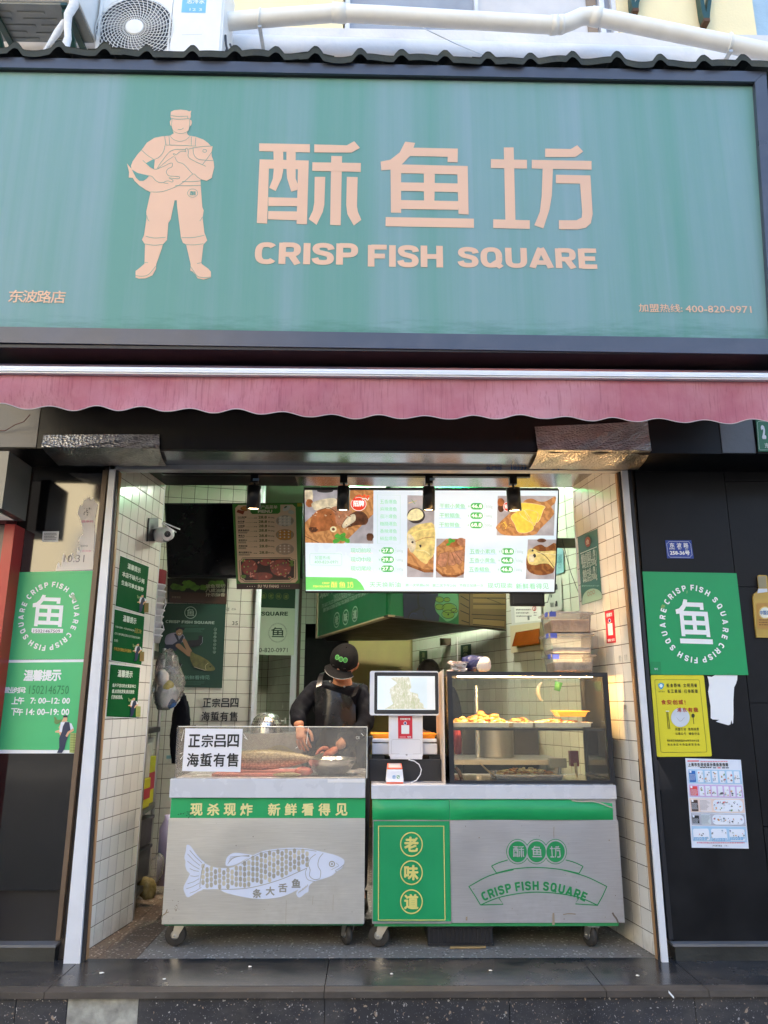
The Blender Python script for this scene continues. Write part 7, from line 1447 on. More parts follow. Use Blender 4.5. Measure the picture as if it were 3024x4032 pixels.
T6 = (2100, 1850, 2.603); o = sheet_thing('blue_certificate', PRs, [(225,800),(292,797),(310,830),(318,1050),(222,1078)], P3('7aa4a8'), 'light blue certificate partly behind the lit menu on the kitchen wall', 'certificate', .003, T6); pr = Print(PRs.shift(.003)).tf(*T6); lines(pr, 236, 870, 300, 7, 13, P3('4c7c84'), 5, 1); pr.ring(270,985,16,20,2,P3('486e78'),1); pr.build('print', o)
pw = PY(1.25); o = pbox('wooden_rail', 2190, 2119, 2268, 2155, 1.05, .03, mat('rail_grey', '6a6a58', .7, var=.3), label='weathered grey wooden rail beside the lit menu', cat='rail')
q = MB(); q.tube([PY(1.04).pt(2212, 2120), PY(1.02).pt(2246, 2250), PY(1.0).pt(2282, 2345)], .0022, 'black_plastic', 6); q.build('dark_cable', label='thin black cable hanging diagonally by the right side wall', cat='cable')
rt = thing('small_monitor', PY(1.02).pt(2076, 2385), 'small black monitor back hanging under the lit menu', 'monitor'); pbox('housing', 2009, 2331, 2145, 2386, 1.02, .03, 'black_plastic', rt, .006); pbox('rear_cover', 2020, 2334, 2134, 2378, 1.012, .007, 'case_frame', rt, .003)
q = MB(); q.tube([PY(1.03).pt(2143, 2374), PY(1.05).pt(2156, 2372), PY(1.1).pt(2162, 2350), PY(1.2).pt(2172, 2320)], .003, 'black_plastic', 6); q.build('cord', rt)
pbox('switch_box', 1733, 2513, 1776, 2541, 3.0, .05, mat('switch_brown', '4a3c28', .5), label='small brown electric switch box on the far kitchen wall', cat='switch')
# kitchen equipment behind the case
kt = thing('kitchen_table', (.75, 1.5, 0), 'steel kitchen work table behind the display case', 'table'); P = PY(1.15)
xk0, xk1 = .30, 1.25; box('top', (xk0, 1.10, .80), (xk1, 1.62, .83), 'steel_dull', kt)
for x in (xk0+.02, xk1-.06):
    for y in (1.12, 1.57): box('leg', (x, y, 0), (x+.04, y+.04, .799), 'steel_dull', kt)
box('low_shelf', (xk0+.061, 1.14, .30), (xk1-.061, 1.56, .32), 'steel_dull', kt)
pot = thing('steel_pot', PY(1.5).pt(1905, 2930), 'large dark steel pot standing behind the display case glass', 'pot'); x, y = PY(1.45).pt(1945, 2900)[0], 1.40
q = MB(); q.lathe((x, y, .831), (0, 0, 1), [(.12, 0), (.125, .005), (.125, .18), (.135, .185), (.135, .19), (.118, .19), (.118, .01), (.001, .01)], 'steel_dull', 32); q.build('pot_body', pot)
box('gas_burner', (x-.2, 1.64, .0), (x+.35, 2.1, 1.0), 'case_frame', label='black gas stove block behind the steel pot', cat='stove')
q = MB(); q.tube([(PY(1.3).pt(1875, 2700)[0], 1.3, .83), (PY(1.3).pt(1875, 2700)[0], 1.3, 1.30)], .016, 'steel_bright', 12); q.build('steel_pipe', label='upright bright steel pipe behind the display case', cat='pipe')
c = PY(.75).pt(2192, 2700); q = MB(); q.lathe(c-Vector((0, 0, .03)), (.25, -.1, 1), [(.001, 0), (.018, 0), (.024, .055), (.022, .055), (.017, .004), (.001, .004)], P3('5aa05a'), 20); q.build('green_cup', label='light green plastic cup hanging on the kitchen wall', cat='cup')
c = PY(.85).pt(2126, 2724); q = MB(); q.tube([c+Vector((.018-.030*math.sin(a), 0, .055*math.cos(a))) for a in [k*math.pi/12 for k in range(13)]], [.003+.010*math.sin(k*math.pi/12) for k in range(13)], mat('ladle_grey', 'b8b6ac', .5), 10); q.build('white_ladle', label='pale curved ladle hanging on the kitchen wall behind the glass', cat='ladle')
lump('red_cloth', 1788, 1818, 2870, 2970, .72, 'red_cloth', 'dark red cloth seen at the left inside the display case', 'cloth', .3)
# colander, coat, bag
co = thing('colander', PY(1.1).pt(1048, 2880), 'upturned steel colander with holes behind the left counter', 'colander'); c = PY(1.1).pt(1050, 2872); r = PY(1.1).pt(1112, 2860)[0]-c.x; h = PY(1.1).pt(1050, 2806)[2]-c.z
q = MB(); q.lathe(c, (0, 0, 1), [(r*1.02, -.02), (r, .0), (r*.97, h*.3), (r*.85, h*.65), (r*.62, h*.9), (r*.3, h), (.001, h)], 'steel_bright', 40); q.build('bowl_body', co); q = MB()
for j, (hh, n) in enumerate(((.12, 34), (.30, 34), (.47, 32), (.63, 28))):
    rr = r*interp([(0, 1.0), (.3, .97), (.65, .85), (.9, .62), (1, .3)], hh)
    for k in range(n):
        a = 2*math.pi*(k+.5*(j % 2))/n; nn = Vector((math.cos(a), math.sin(a), .25)).normalized(); p = c+Vector((math.cos(a)*rr, math.sin(a)*rr, h*hh))+nn*.0012; q.lathe(p, nn, [(.0042, 0), (.001, .0004)], 'void_black', 8)
q.build('holes', co, kind='stuff')
box('work_shelf', (c.x-.3, .95, .78), (c.x+.25, 1.3, c.z-.021), 'steel_dull', label='steel ledge under the upturned colander', cat='shelf')
q = MB(); q.tube([PY(1.5).pt(1100, 2840), PY(1.5).pt(1126, 2838)], .006, 'galv', 8); q.tube([PY(1.5).pt(1122, 2826), PY(1.5).pt(1123, 2850)], .007, 'galv', 8); q.build('tap', label='small metal tap beside the colander', cat='tap')
# ------------------------------------------------------------------ upper wall: air conditioners, pipe, brackets, wires
mat('ac_white', 'e8e6e2', .4, var=.03, dirt=.2, dirtcol=(.4, .37, .32)); mat('ac_dark', (.03, .03, .034), .5); mat('ac_under', '8e908c', .5, .2, var=.15, dirt=.4, dirtcol=(.2, .15, .1)); mat('bracket_green', '12403a', .45, dirt=.4, dirtcol=(.12, .06, .03)); mat('tape_wrap', 'dedcda', .6, bump=.5, bs=30, st=(1, 1, 4)); mat('rust', (.10, .045, .02), .8, var=.5, bump=.3)
a1 = thing('air_conditioner', (-1.49, .42, 5.36), 'white outdoor air conditioner with round fan grille above the sign', 'air conditioner', None)
XA, XB = -1.921, -1.053; box('casing', (XA, .262, 5.33), (XB, .58, 6.25), 'ac_white', a1, bev=.012)
XF = PY(.25).pt(670, 110)[0]; ce = PY(.25).pt(531, 112); r = .262; q = MB()
q.lathe((ce.x, .2605, ce.z), (0, -1, 0), [(r+.004, 0), (r, .001), (.001, .001)], 'ac_dark', 48); q.build('fan_opening', a1)
q = MB(); q.lathe((ce.x, .262, ce.z), (0, -1, 0), [(.001, .003), (.05, .0035), (.06, .002)], 'black_plastic', 20)
for k in range(3):
    b = k*2.094; q.add([(ce.x+.05*math.cos(b), .2585, ce.z+.05*math.sin(b)), (ce.x+.22*math.cos(b+.2), .2580, ce.z+.22*math.sin(b+.2)), (ce.x+.23*math.cos(b+1.0), .2560, ce.z+.23*math.sin(b+1.0)), (ce.x+.06*math.cos(b+1.1), .2580, ce.z+.06*math.sin(b+1.1))], [(0, 1, 2, 3)], mat('fan_grey', (.16, .16, .17), .5))
q.build('fan', a1); q = MB()
for k in range(1, 11): rr = .058+k*.0205; q.tube([(ce.x+rr*math.cos(t*math.pi/24), .240, ce.z+rr*math.sin(t*math.pi/24)) for t in range(49)], .0027, 'ac_white', 4, False)
for k in range(40):
    a = k*math.pi/20; q.tube([(ce.x+rr*math.cos(a+(rr-.05)*2.6), .2385+.012*max(0, (rr-.2)/.06)**2, ce.z+rr*math.sin(a+(rr-.05)*2.6)) for rr in (.05, .09, .13, .17, .21, .245, .266)], .0028, 'ac_white', 4, False)
q.build('grille', a1, kind='stuff'); q = MB(); q.lathe((ce.x, .241, ce.z), (0, -1, 0), [(.062, 0), (.062, .006), (.055, .009), (.001, .010)], 'ac_white', 32); q.build('grille_hub', a1)
for nm, x0, x1, z0, z1 in (('front_frame', XA+.012, XA+.034, 5.34, 6.2), ('front_frame', XF-.012, XF+.002, 5.34, 6.2), ('side_cover', XF+.008, XB-.014, 5.34, 6.2)): box(nm, (x0, .2505, z0), (x1, .2615, z1), 'ac_white', a1, bev=.003)
pr = Print(PY(.2505)).tf(0, 0, 1.0972); BL_ = P3('7ab8e0'); pr.rect(793, -60, 888, 56, BL_, 0); pr.text('志冷水', 808, -2, 885, 18, 'white_print', 1, .02); pr.text('12 3', 820, 36, 872, 48, 'white_print', 1); pr.line([(786,151),(872,149)], 2.5, P3('c4c4c0'), 0); pr.build('label', a1)
box('side_vent', (XB+.001, .36, 5.50), (XB+.006, .42, 5.62), 'ac_dark', a1)
q = MB(); q.tube([PY(.32).pt(888, 140), PY(.30).pt(890, 175), PY(.30).pt(897, 205), PY(.30).pt(908, 215), PY(.32).pt(912, 190), PY(.36).pt(906, 175)], .008, 'black_plastic', 8); q.build('cable', a1)
a2 = thing('air_conditioner', (-2.35, .12, 5.6), 'larger outdoor air conditioner at the upper left, seen from underneath', 'air conditioner')
q = MB(); q.box((-2.75, -.02, 5.60), (-1.93, .30, 6.3), 'ac_white', .008); q.build('casing', a2); box('base_tray', (-2.74, -.005, 5.585), (-1.94, .29, 5.5995), 'ac_under', a2)
q = MB()
for x0, x1, y in ((-2.55,-2.40,.05),(-2.36,-2.18,.05),(-2.60,-2.42,.10),(-2.34,-2.12,.10),(-2.50,-2.28,.15),(-2.24,-2.05,.15),(-2.60,-2.36,.20),(-2.30,-2.02,.21),(-2.52,-2.3,.255),(-2.2,-2.02,.255)): q.box((x0, y, 5.579), (x1, y+.018, 5.585), 'ac_under', .002)
q.build('pressed_ribs', a2, kind='stuff')
q = MB()
for k in range(5): q.box((-2.75, -.030+.002*k, 5.605+k*.022), (-1.93, -.0205, 5.615+k*.022), 'ac_white')
q.build('front_louvres', a2, kind='stuff')
def bracket(x, label):
    t = thing('ac_bracket', (x, .74, 5.1), label, 'bracket', 'steel brackets under the air conditioners'); box('arm', (x-.02, -.03, 5.555), (x+.02, .745, 5.575), 'bracket_green', t)
    q = MB(); q.hexa([(x-.02, .0, 5.53), (x+.02, .0, 5.53), (x+.02, .74, 5.02), (x-.02, .74, 5.02), (x-.02, .0, 5.553), (x+.02, .0, 5.553), (x+.02, .74, 5.07), (x-.02, .74, 5.07)], 'bracket_green'); q.build('brace', t); box('wall_plate', (x-.02, .746, 5.0), (x+.02, .752, 5.6), 'bracket_green', t)
bracket(-2.02, 'dark green steel bracket behind the white taped pipe'); bracket(-2.50, 'dark green steel bracket at the far upper left corner')
Y_ = -.08; wp = [(296, -40), (291, 20), (268, 60), (266, 110), (268, 150), (258, 180), (262, 225)]; q = MB(); q.tube([PY(Y_).pt(*p) for p in wp], [.030, .030, .026, .022, .022, .026, .026], 'tape_wrap', 12); q.build('taped_pipe', label='white taped refrigerant pipe hanging between the two air conditioners', cat='pipe')
q = MB(); q.tube([PY(-.05).pt(*p) for p in ((253, 85), (225, 130), (195, 172), (160, 215))], [.018, .022, .014, .003], 'tape_wrap', 6); q.build('tape_tail', label='loose pointed tail of white wrapping tape above the roof sheets', cat='tape')
pp = thing('drain_pipe', PY(.42).pt(1600, 90), 'long white plastic drain pipe with an offset elbow along the upper wall', 'pipe')
path = [(860, 88), (1100, 68), (1330, 51), (1512, 60), (1850, 80), (2180, 99), (2215, 97), (2250, 84), (2288, 66), (2325, 63), (2365, 70), (2600, 118), (2870, 173), (3130, 228)]
PPp = PY(.42); pts = [PPp.pt(*p) for p in path]; q = MB(); q.tube(pts, .060, 'pvc_white', 28); q.build('pipe_run', pp)
def collar(i, t0, w=.07, r=.066): a, b = pts[i], pts[i+1]; d = (b-a).normalized(); c = a.lerp(b, t0); q = MB(); q.lathe(c-d*w/2, d, [(.058, 0), (r, .001), (r, w-.001), (.058, w)], 'pvc_white', 28); q.build('collar', pp)
collar(2, .03, .10); collar(5, .0, .05); collar(9, .5, .07); collar(5, .8, .03)
for x in ((1025, 76), (2868, 172)):
    c = PPp.pt(*x); q = MB(); q.tube([(c.x+.07*math.sin(a*.2)*.12, .42-.066*math.cos(a*.35), c.z+.066*math.sin(a*.35)) for a in range(-5, 10)], .008, 'pvc_white', 5); q.box((c.x-.012, .40, c.z-.088), (c.x+.014, .75, c.z-.07), 'galv'); q.build('pipe_clamp', pp)
for (x0, y0, x1, y1, lb_) in ((2775, -60, 2783, 70, 'rusty triangular steel bracket on the yellow wall, complete point visible'), (2508, -60, 2503, 30, 'rusty bracket foot at the top edge left of the pointed bracket')):
    A_ = PY(.70); q = MB(); p = A_.pt(x1, y1); w = A_.pt(x1+12, y1).x-A_.pt(x1, y1).x
    q.prism([p+Vector((-w, 0, .0)), p+Vector((w, 0, .0)), p+Vector((w*1.3, 0, .05)), A_.pt(x0+34, y0), A_.pt(x0+24, y0), p+Vector((0, 0, .05)), A_.pt(x0-14, y0), A_.pt(x0-26, y0), p+Vector((-w*1.3, 0, .05))], (0, .07, 0), 'bracket_green'); q.box((p.x-w, .70, p.z-.03), (p.x+w, .775, p.z-.001), 'rust'); q.build('wall_bracket', label=lb_, cat='bracket')
q = MB(); q.tube([PY(.60).pt(1655, 105), PY(.3).pt(1800, 175), PY(.0).pt(1985, 250)], .0035, 'galv', 5); q.build('thin_wire', label='thin slack wire running down to the roof sheets', cat='wire')
q = MB(); q.tube([PY(-.335).pt(-40, 1690), PY(-.34).pt(20, 1696), PY(-.36).pt(60, 1672), PY(-.38).pt(95, 1660), PY(-.40).pt(118, 1632)], .0022, P3('5c2020'), 5); q.build('red_wire', label='thin dark red wire under the awning at the far left', cat='wire')

# ------------------------------------------------------------------ neighbour at the far left: light box and red door frame
nl = thing('neighbouring_shop', (-2.1, -.2, 0), 'red door frame and white light box of the neighbouring shop at the left edge', 'shop front'); RD = mat('neighbour_red', 'b02a26', .35, var=.06, dirt=.1); RDd = mat('neighbour_darkred', '5c0e12', .4)
XR_ = PY(-.36).pt(30, 1900)[0]; zt1, zb1 = PY(-.36).pt(30, 1790)[2], PY(-.36).pt(22, 2004)[2]
box('light_box', (-3.2, -.38, zb1), (XR_-.052, -.12, zt1), mat('lightbox_face', 'd8cec4', .5, emit=.05), nl); box('light_box_edge', (XR_-.051, -.385, zb1-.004), (XR_, -.12, zt1+.01), mat('edge_grey', '6e6e6a', .4, .3), nl)
xs_ = PW.pt(88, 1920)[0]; box('red_header', (-3.2, -.118, zb1-.02), (xs_-.004, -.001, PW.pt(98, 1833)[2]), RDd, nl)
xp = PY(-.12).pt(66, 2014)[0]; xq = PY(-.12).pt(26, 2014)[0]; box('red_post', (xq, -.12, -.19), (xp, -.002, zb1-.021), RD, nl)
box('picture', (-3.2, -.10, -.19), (xq-.002, -.05, zb1-.021), mat('neighbour_picture', '6e5c5c', .3, var=.6, vs=3), nl)

# ------------------------------------------------------------------ wire rack at the left with stored goods
rk = thing('shelf_rack', (-1.55, .92, 0), 'tall steel shelf rack behind the left tiled side wall', 'rack'); PR_ = PY(.70); zr = PR_.pt(602, 2532)[2]
for x, y in ((-1.337, .70), (-1.385, 1.15), (-1.72, .70), (-1.76, 1.15)): q = MB(); q.tube([(x, y, 0), (x, y, zr)], .0125, 'galv', 12); q.tube([(x, y, PR_.pt(560, 3204)[2]-.02), (x, y, PR_.pt(560, 3204)[2]+.0)], .0145, 'galv', 12); q.build('post', rk)
zsh = [PR_.pt(600, 2560)[2], PR_.pt(585, 2870)[2], PR_.pt(560, 3196)[2], .12]
for z in zsh:
    q = MB(); q.hexa([(-1.72, .69, z-.03), (-1.33, .69, z-.03), (-1.375, 1.16, z-.03), (-1.76, 1.16, z-.03), (-1.72, .69, z), (-1.33, .69, z), (-1.375, 1.16, z), (-1.76, 1.16, z)], mat('shelf_steel', (.07, .07, .068), .4, .5)); q.build('shelf', rk)
def carton(nm, x0, x1, y0, y1, z0, z1, m, lb_, band=None):
    o = box(nm, (x0, y0, z0), (x1, y1, z1), m, None, .004, label=lb_, cat='box')
    if band: box('printed_band', (x0-.001, y0-.001, z0+(z1-z0)*.3), (x1+.001, y1+.001, z0+(z1-z0)*.66), band, o)
    return o
z2 = zsh[2]+.001; zc = [z2, PR_.pt(570, 3045)[2], PR_.pt(575, 2925)[2]]
carton('yellow_carton', -1.71, -1.352, .735, .93, z2, PR_.pt(570, 3075)[2], 'cardboard_yellow', 'worn yellow and red carton at the front of the rack shelf', 'cardboard_red')
carton('yellow_carton', -1.73, -1.385, .94, 1.14, z2, PR_.pt(600, 3030)[2]+.05, 'cardboard_yellow', 'yellow and red carton at the back of the rack shelf', 'cardboard_red')
carton('white_carton', -1.70, -1.36, .74, .92, PR_.pt(570, 3075)[2]+.001, PR_.pt(575, 2935)[2], 'cardboard_white', 'dented white carton on top of the front yellow carton')
carton('white_carton', -1.72, -1.40, .95, 1.12, PR_.pt(600, 3030)[2]+.051, PR_.pt(600, 2950)[2]+.05, 'cardboard_white', 'dented white carton on top of the back yellow carton')
for k, (za, zb_2) in enumerate(((.15, .33), (.34, .50))):
    t = thing('black_crate', (-1.54, .92, za), 'black plastic crate on the low rack shelf, %s of two' % ('lower' if k == 0 else 'upper'), 'crate'); box('crate_body', (-1.71, .76, za), (-1.37, 1.10, zb_2-.02), 'black_plastic', t); box('crate_rim', (-1.72, .75, zb_2-.019), (-1.36, 1.11, zb_2-.003), 'black_plastic', t)
cu = thing('cup_stack', PY(.80).pt(610, 2545), 'tall stack of white plastic tubs tied with string, red lid on top', 'tubs'); x, y = PY(.85).pt(612, 2400)[0]-.01, .85; z = zr+.012
for k in range(9): q = MB(); q.lathe((x+.003*math.sin(k*2), y, z), (0, 0, 1), [(.001, 0), (.050, 0), (.060, .040), (.066, .042), (.066, .050), (.060, .051)], 'till_white', 20); q.build('tub', cu); z += .040
q = MB(); q.lathe((x, y, z+.012), (0, 0, 1), [(.060, 0), (.062, .09), (.050, .094), (.001, .094)], 'red_cloth', 20); q.build('red_lid', cu)
q = MB(); q.tube([(x+.068, y-.03, z-.05), (x+.085, y-.04, z-.12), (x+.06, y-.05, z-.2), (x+.085, y-.04, z-.28), (x+.055, y-.05, z-.33)], .003, 'till_white', 6); q.build('string', cu)
random.seed(21); bg = lump('rubbish_bag', 600, 713, 2606, 2798, .78, 'bag_film', 'clear plastic bag of crumpled tissues hanging on the shelf rack', 'bag', .34, .6)
for p, m in (((612, 698, 2690, 2790), 'cloth_white'), ((618, 662, 2640, 2700), 'cloth_white'), ((640, 680, 2680, 2715), P3('c8b020')), ((650, 690, 2750, 2790), P3('2c5a90'))):
    o = lump('tissue', *p, .80, m, None, None, .25, .5); w = o.location.copy(); o.parent = bg; o.location = w-world_of(bg)
lump('dark_coat', 672, 746, 2740, 3010, 1.25, 'jacket', 'dark coat hanging beside the shelf rack', 'coat', .2, .5)
lump('yellow_bag', 540, 600, 3465, 3545, .95, mat('bag_yellow', '8a7a48', .5, bump=.6, bs=12), 'crumpled yellowish bag on the floor beneath the rack', 'bag', .28, .7); lump('grey_bag', 580, 640, 3372, 3480, 1.15, 'bag_film', 'greyish clear bag hanging low on the rack', 'bag', .2, .6)
q = MB(); x = PY(1.3).pt(664, 3150)[0]; q.lathe((x, 1.3, .05), (0, 0, 1), [(.001, 0), (.045, 0), (.045, .34), (.02, .39), (.02, .42), (.001, .42)], P3('b0a8c4'), 20); q.build('lilac_bottle', label='lilac plastic bottle behind the left counter cart', cat='bottle')
box('blue_rail', (PY(1.3).pt(655, 2980)[0], 1.3, PY(1.3).pt(670, 2988)[2]), (PY(1.3).pt(700, 2980)[0], 1.33, PY(1.3).pt(670, 2975)[2]), P3('8ab8b8'), label='pale blue rail behind the left counter', cat='rail')
qc = MB()
for x, y, s_ in ((-1.2, -.2, .012), (-.9, -.28, .008), (-.55, -.12, .009), (.1, -.22, .007), (.55, -.18, .008), (1.2, -.25, .008)):
    qc.ball((x, y, .004), (s_, s_*.6, .003), 'litter', 8, 5, .3)
qc.build('crumbs', label='tiny pale crumbs scattered on the dark stone step', cat='litter', kind='stuff')
q = MB(); q.grid(lambda u, v: Vector((PY(-.415).pt(2632, 3925)[0]+u*.02, -.421-u*.004, -.01-u*.022+v*.010)), 4, 2, 'white_print'); q.build('paper_scrap', label='small white paper scrap hanging over the step nosing at the right', cat='litter')

# ------------------------------------------------------------------ people
def skin(nodes, edges, root, sub=2):
    """nodes: name -> (Vector, radius or (rx, ry)); returns a smooth mesh grown round the skeleton"""
    names = list(nodes); me = bpy.data.meshes.new('sk'); me.from_pydata([nodes[n][0] for n in names], [(names.index(a), names.index(b)) for a, b in edges], []); o = bpy.data.objects.new('sk', me); COL.objects.link(o)
    o.modifiers.new('s', 'SKIN'); sv = me.skin_vertices[0].data
    for i, n in enumerate(names): r = nodes[n][1]; sv[i].radius = r if isinstance(r, tuple) else (r, r); sv[i].use_root = (n == root)
    m = o.modifiers.new('u', 'SUBSURF'); m.levels = sub; m.render_levels = sub
    dg = bpy.context.evaluated_depsgraph_get(); out = bpy.data.meshes.new_from_object(o.evaluated_get(dg)); bpy.data.objects.remove(o); bpy.data.meshes.remove(me); return out
def hand(q, wrist, d, n, side, m, curl=.5, s=1.):
    """palm plus five unequal bent fingers; d direction, n back of the hand, side +1/-1 thumb side"""
    d = d.normalized(); n = (n-d*n.dot(d)).normalized(); t = d.cross(n)*side; P = wrist+d*.045*s
    q.mesh(skin({'w': (wrist-d*.02, .024*s), 'a': (wrist+d*.02*s, (.032*s, .020*s)), 'b': (wrist+d*.075*s, (.038*s, .017*s))}, [('w', 'a'), ('a', 'b')], 'w'), m)
    for k, (off, ln) in enumerate(((.030, .068), (.010, .076), (-.010, .072), (-.029, .056))):
        b = wrist+d*.062*s+t*off*s; pts = [b]; dd = d.copy(); ax = t
        for j, f in enumerate((.45, .32, .23)):
            dd = (dd*math.cos(curl*.6)-n*math.sin(curl*.6)).normalized(); pts.append(pts[-1]+dd*ln*f*1.15*s)
            nn_ = dd.cross(ax)
            n2 = (n-dd*n.dot(dd)); n = n2.normalized() if n2.length > .01 else n
        q.mesh(skin({str(i): (p, (.0095-.0011*i)*s) for i, p in enumerate(pts)}, [(str(i), str(i+1)) for i in range(3)], '0', 1), m); n = (n0 if False else n)
        n = (Vector(n)-d*Vector(n).dot(d)).normalized() if (Vector(n)-d*Vector(n).dot(d)).length > .01 else n
    b = wrist+d*.02*s+t*.026*s; pts = [b, b+(t*.8+d*.6)*.035*s, b+(t*.95+d*1.5-n*.3)*.035*s, b+(t*.7+d*2.2-n*.7)*.035*s]
    q.mesh(skin({str(i): (p, (.0125-.0015*i)*s) for i, p in enumerate(pts)}, [(str(i), str(i+1)) for i in range(3)], '0', 1), m)
def head_mesh(q, H, u, f, m, hair=None):
    """bowed head with brow, nose, mouth, ears, chin; u up, f facing"""
    s = f.cross(u).normalized(); L = lambda a, b, c: H+s*a+f*b+u*c
    def fn(i, j):
        th = math.pi*j; ph = 2*math.pi*i; x = math.sin(th)*math.cos(ph); y = math.sin(th)*math.sin(ph); z = math.cos(th)
        w = .074 if z > -.2 else .074*(1-.35*(-z-.2)); dpt = .095 if y < 0 else .092
        yy = y*dpt; 
        if y > .6: yy += .022*math.exp(-((x)**2/.012+(z+.12)**2/.05))                         # nose
        if y > .6: yy += .006*math.exp(-((z-.22)**2/.01))-.008*math.exp(-((abs(x)-.38)**2/.02+(z-.05)**2/.015))   # brow, eye sockets
        if y > .5: yy += .006*math.exp(-(x*x/.06+(z+.48)**2/.004))-.005*math.exp(-(x*x/.08+(z+.55)**2/.0015))+.005*math.exp(-(x*x/.05+(z+.62)**2/.004))
        return L(x*w, yy+(.015 if z < -.4 else 0), z*.115)
    q.grid(fn, 48, 36, m)
    for k in (-1, 1):
        q.ball(L(k*.030, .079, .008), .0115, 'eye_white', 12, 8); q.ball(L(k*.030, .0885, .008), .0052, 'hair', 10, 6); q.ball(L(k*.030, .084, .034), Vector((.016, .006, .004)), 'hair', 8, 6)
    for k in (-1, 1): q.mesh(skin({'a': (L(k*.070, -.01, -.03), .008), 'b': (L(k*.084, -.018, .0), .012), 'c': (L(k*.082, -.022, .03), .010)}, [('a', 'b'), ('b', 'c')], 'b', 1), m)
    q.grid(lambda i, j: L((i-.5)*.046, .094-.10*(i-.5)**2*.4, -.066+.005*math.cos((i-.5)*6)*(1 if j > .5 else -1)*.8), 10, 2, 'skin_red')
mat('eye_white', 'd8d0c8', .2)
W = lambda x, y, Y: PY(Y).pt(x, y)
mn = thing('person', (W(1335, 3000, .88).x, .88, 0), 'worker in black cap, black jacket and shiny black apron bending over the fish counter', 'person')
u = Vector((.16, -.66, .74)).normalized(); f = Vector((-.34, -.60, -.72)); f = (f-u*f.dot(u)).normalized(); H = W(1352, 2612, .72)
body = MB(); nb_ = W(1345, 2715, .84); hip = Vector((mn.location.x, .90, .93))
J = {'pel': (hip, (.12, .10)), 'sp': (hip+Vector((0, .0, .16)), (.11, .09)), 'ch': (W(1335, 2790, .85), (.10, .08)), 'ns': (nb_, .07), 'nk': (H-u*.09-f*.02, .052), 'hd': (H-u*.03, .055),
 'sl': (W(1228, 2722, .86), .045), 'el': (W(1170, 2806, .74), .045), 'wl': (W(1178, 2862, .60), .03), 'sr': (W(1424, 2735, .87), .045), 'er': (W(1446, 2850, .74), .045), 'wr': (W(1325, 2944, .60), .03)}
E_b = [('pel', 'sp'), ('sp', 'ch'), ('ch', 'ns'), ('ns', 'nk'), ('nk', 'hd'), ('ch', 'sl'), ('sl', 'el'), ('el', 'wl'), ('ch', 'sr'), ('sr', 'er'), ('er', 'wr')]
for s, nm in ((-1, 'l'), (1, 'r')):
    J['h'+nm] = (hip+Vector((s*.10, 0, -.06)), .085); J['k'+nm] = (hip+Vector((s*.12, -.05, -.46)), .058); J['a'+nm] = (hip+Vector((s*.13, .02, -.84)), .04); J['t'+nm] = (hip+Vector((s*.15, -.14, -.90)), .032)
    E_b += [('pel', 'h'+nm), ('h'+nm, 'k'+nm), ('k'+nm, 'a'+nm), ('a'+nm, 't'+nm)]
body.mesh(skin(J, E_b, 'pel'), 'skin'); head_mesh(body, H, u, f, 'skin')
hand(body, W(1182, 2868, .585), (W(1190, 2925, .53)-W(1182, 2868, .585)), Vector((-.3, -1, .2)), -1, 'skin', .75, 1.02); hand(body, W(1318, 2952, .585), (W(1262, 2988, .50)-W(1318, 2952, .585)), Vector((.2, -.6, .8)), 1, 'skin_red', .6, 1.02)
body.build('body', mn)
jk = MB(); Jj = {k: (p, (tuple(a*1.22 for a in r) if isinstance(r, tuple) else r*1.3)) for k, (p, r) in J.items() if k in ('pel', 'sp', 'ch', 'ns', 'sl', 'el', 'wl', 'sr', 'er', 'wr')}
Jj['ch'] = (J['ch'][0], (.175, .125)); Jj['ns'] = (W(1350, 2700, .80), .082); Jj['sl'] = (W(1230, 2724, .86), .072); Jj['sr'] = (W(1426, 2732, .86), .072); Jj['wl'] = (W(1177, 2856, .61), .045); Jj['wr'] = (W(1345, 2936, .62), .045); Jj['el'] = (J['el'][0], .057); Jj['er'] = (J['er'][0], .057)
jm = skin(Jj, [e for e in E_b if e[0] in Jj and e[1] in Jj], 'pel', 3)
for v in jm.vertices: p = v.co; w = math.sin(p.z*95+p.x*25)*math.sin(p.x*60+p.y*40); v.co += Vector((.003*w, -.004*w, .002*w))
jk.mesh(jm, 'jacket'); jk.build('jacket', mn)
tr_ = MB(); tr_.mesh(skin({k: (J[k][0], (J[k][1] if not isinstance(J[k][1], tuple) else J[k][1][0])*1.28) for k in ('pel', 'hl', 'kl', 'al', 'hr', 'kr', 'ar')}, [('pel', 'hl'), ('hl', 'kl'), ('kl', 'al'), ('pel', 'hr'), ('hr', 'kr'), ('kr', 'ar')], 'pel'), 'denim'); tr_.build('trousers', mn)
for nm in 'lr': q = MB(); q.mesh(skin({'a': (J['a'+nm][0]+Vector((0, .02, 0)), .055), 'b': (J['a'+nm][0]+Vector((0, .01, -.045)), .05), 't': (J['t'+nm][0]+Vector((0, -.02, .01)), .045)}, [('a', 'b'), ('b', 't')], 'b'), 'rubber'); q.build('boot', mn)
def ap(i, j):
    xl = 1237-6*j+8*math.sin(j*3); xr = 1392+(6 if j > .1 else -12+180*j)+12*j; yt_ = 2697+(2742-2697)*i; y = yt_+(3120-yt_)*j
    Y = .655+.05*(2*i-1)**2+.012*math.sin(i*7+j*4+1)*math.sin(j*4+i*2)+.004*math.sin(i*15+j*3)-.05*j*(1-j)+.005*math.sin(j*13+i*9)*j
    return W(xl+(xr-xl)*i, y, Y)
q = MB(); q.grid(ap, 44, 40, 'apron'); q.build('apron_bib', mn)
ps = [W(1296, 2845, .60), W(1318, 2768, .60), W(1352, 2770, .60), W(1345, 2842, .60)]
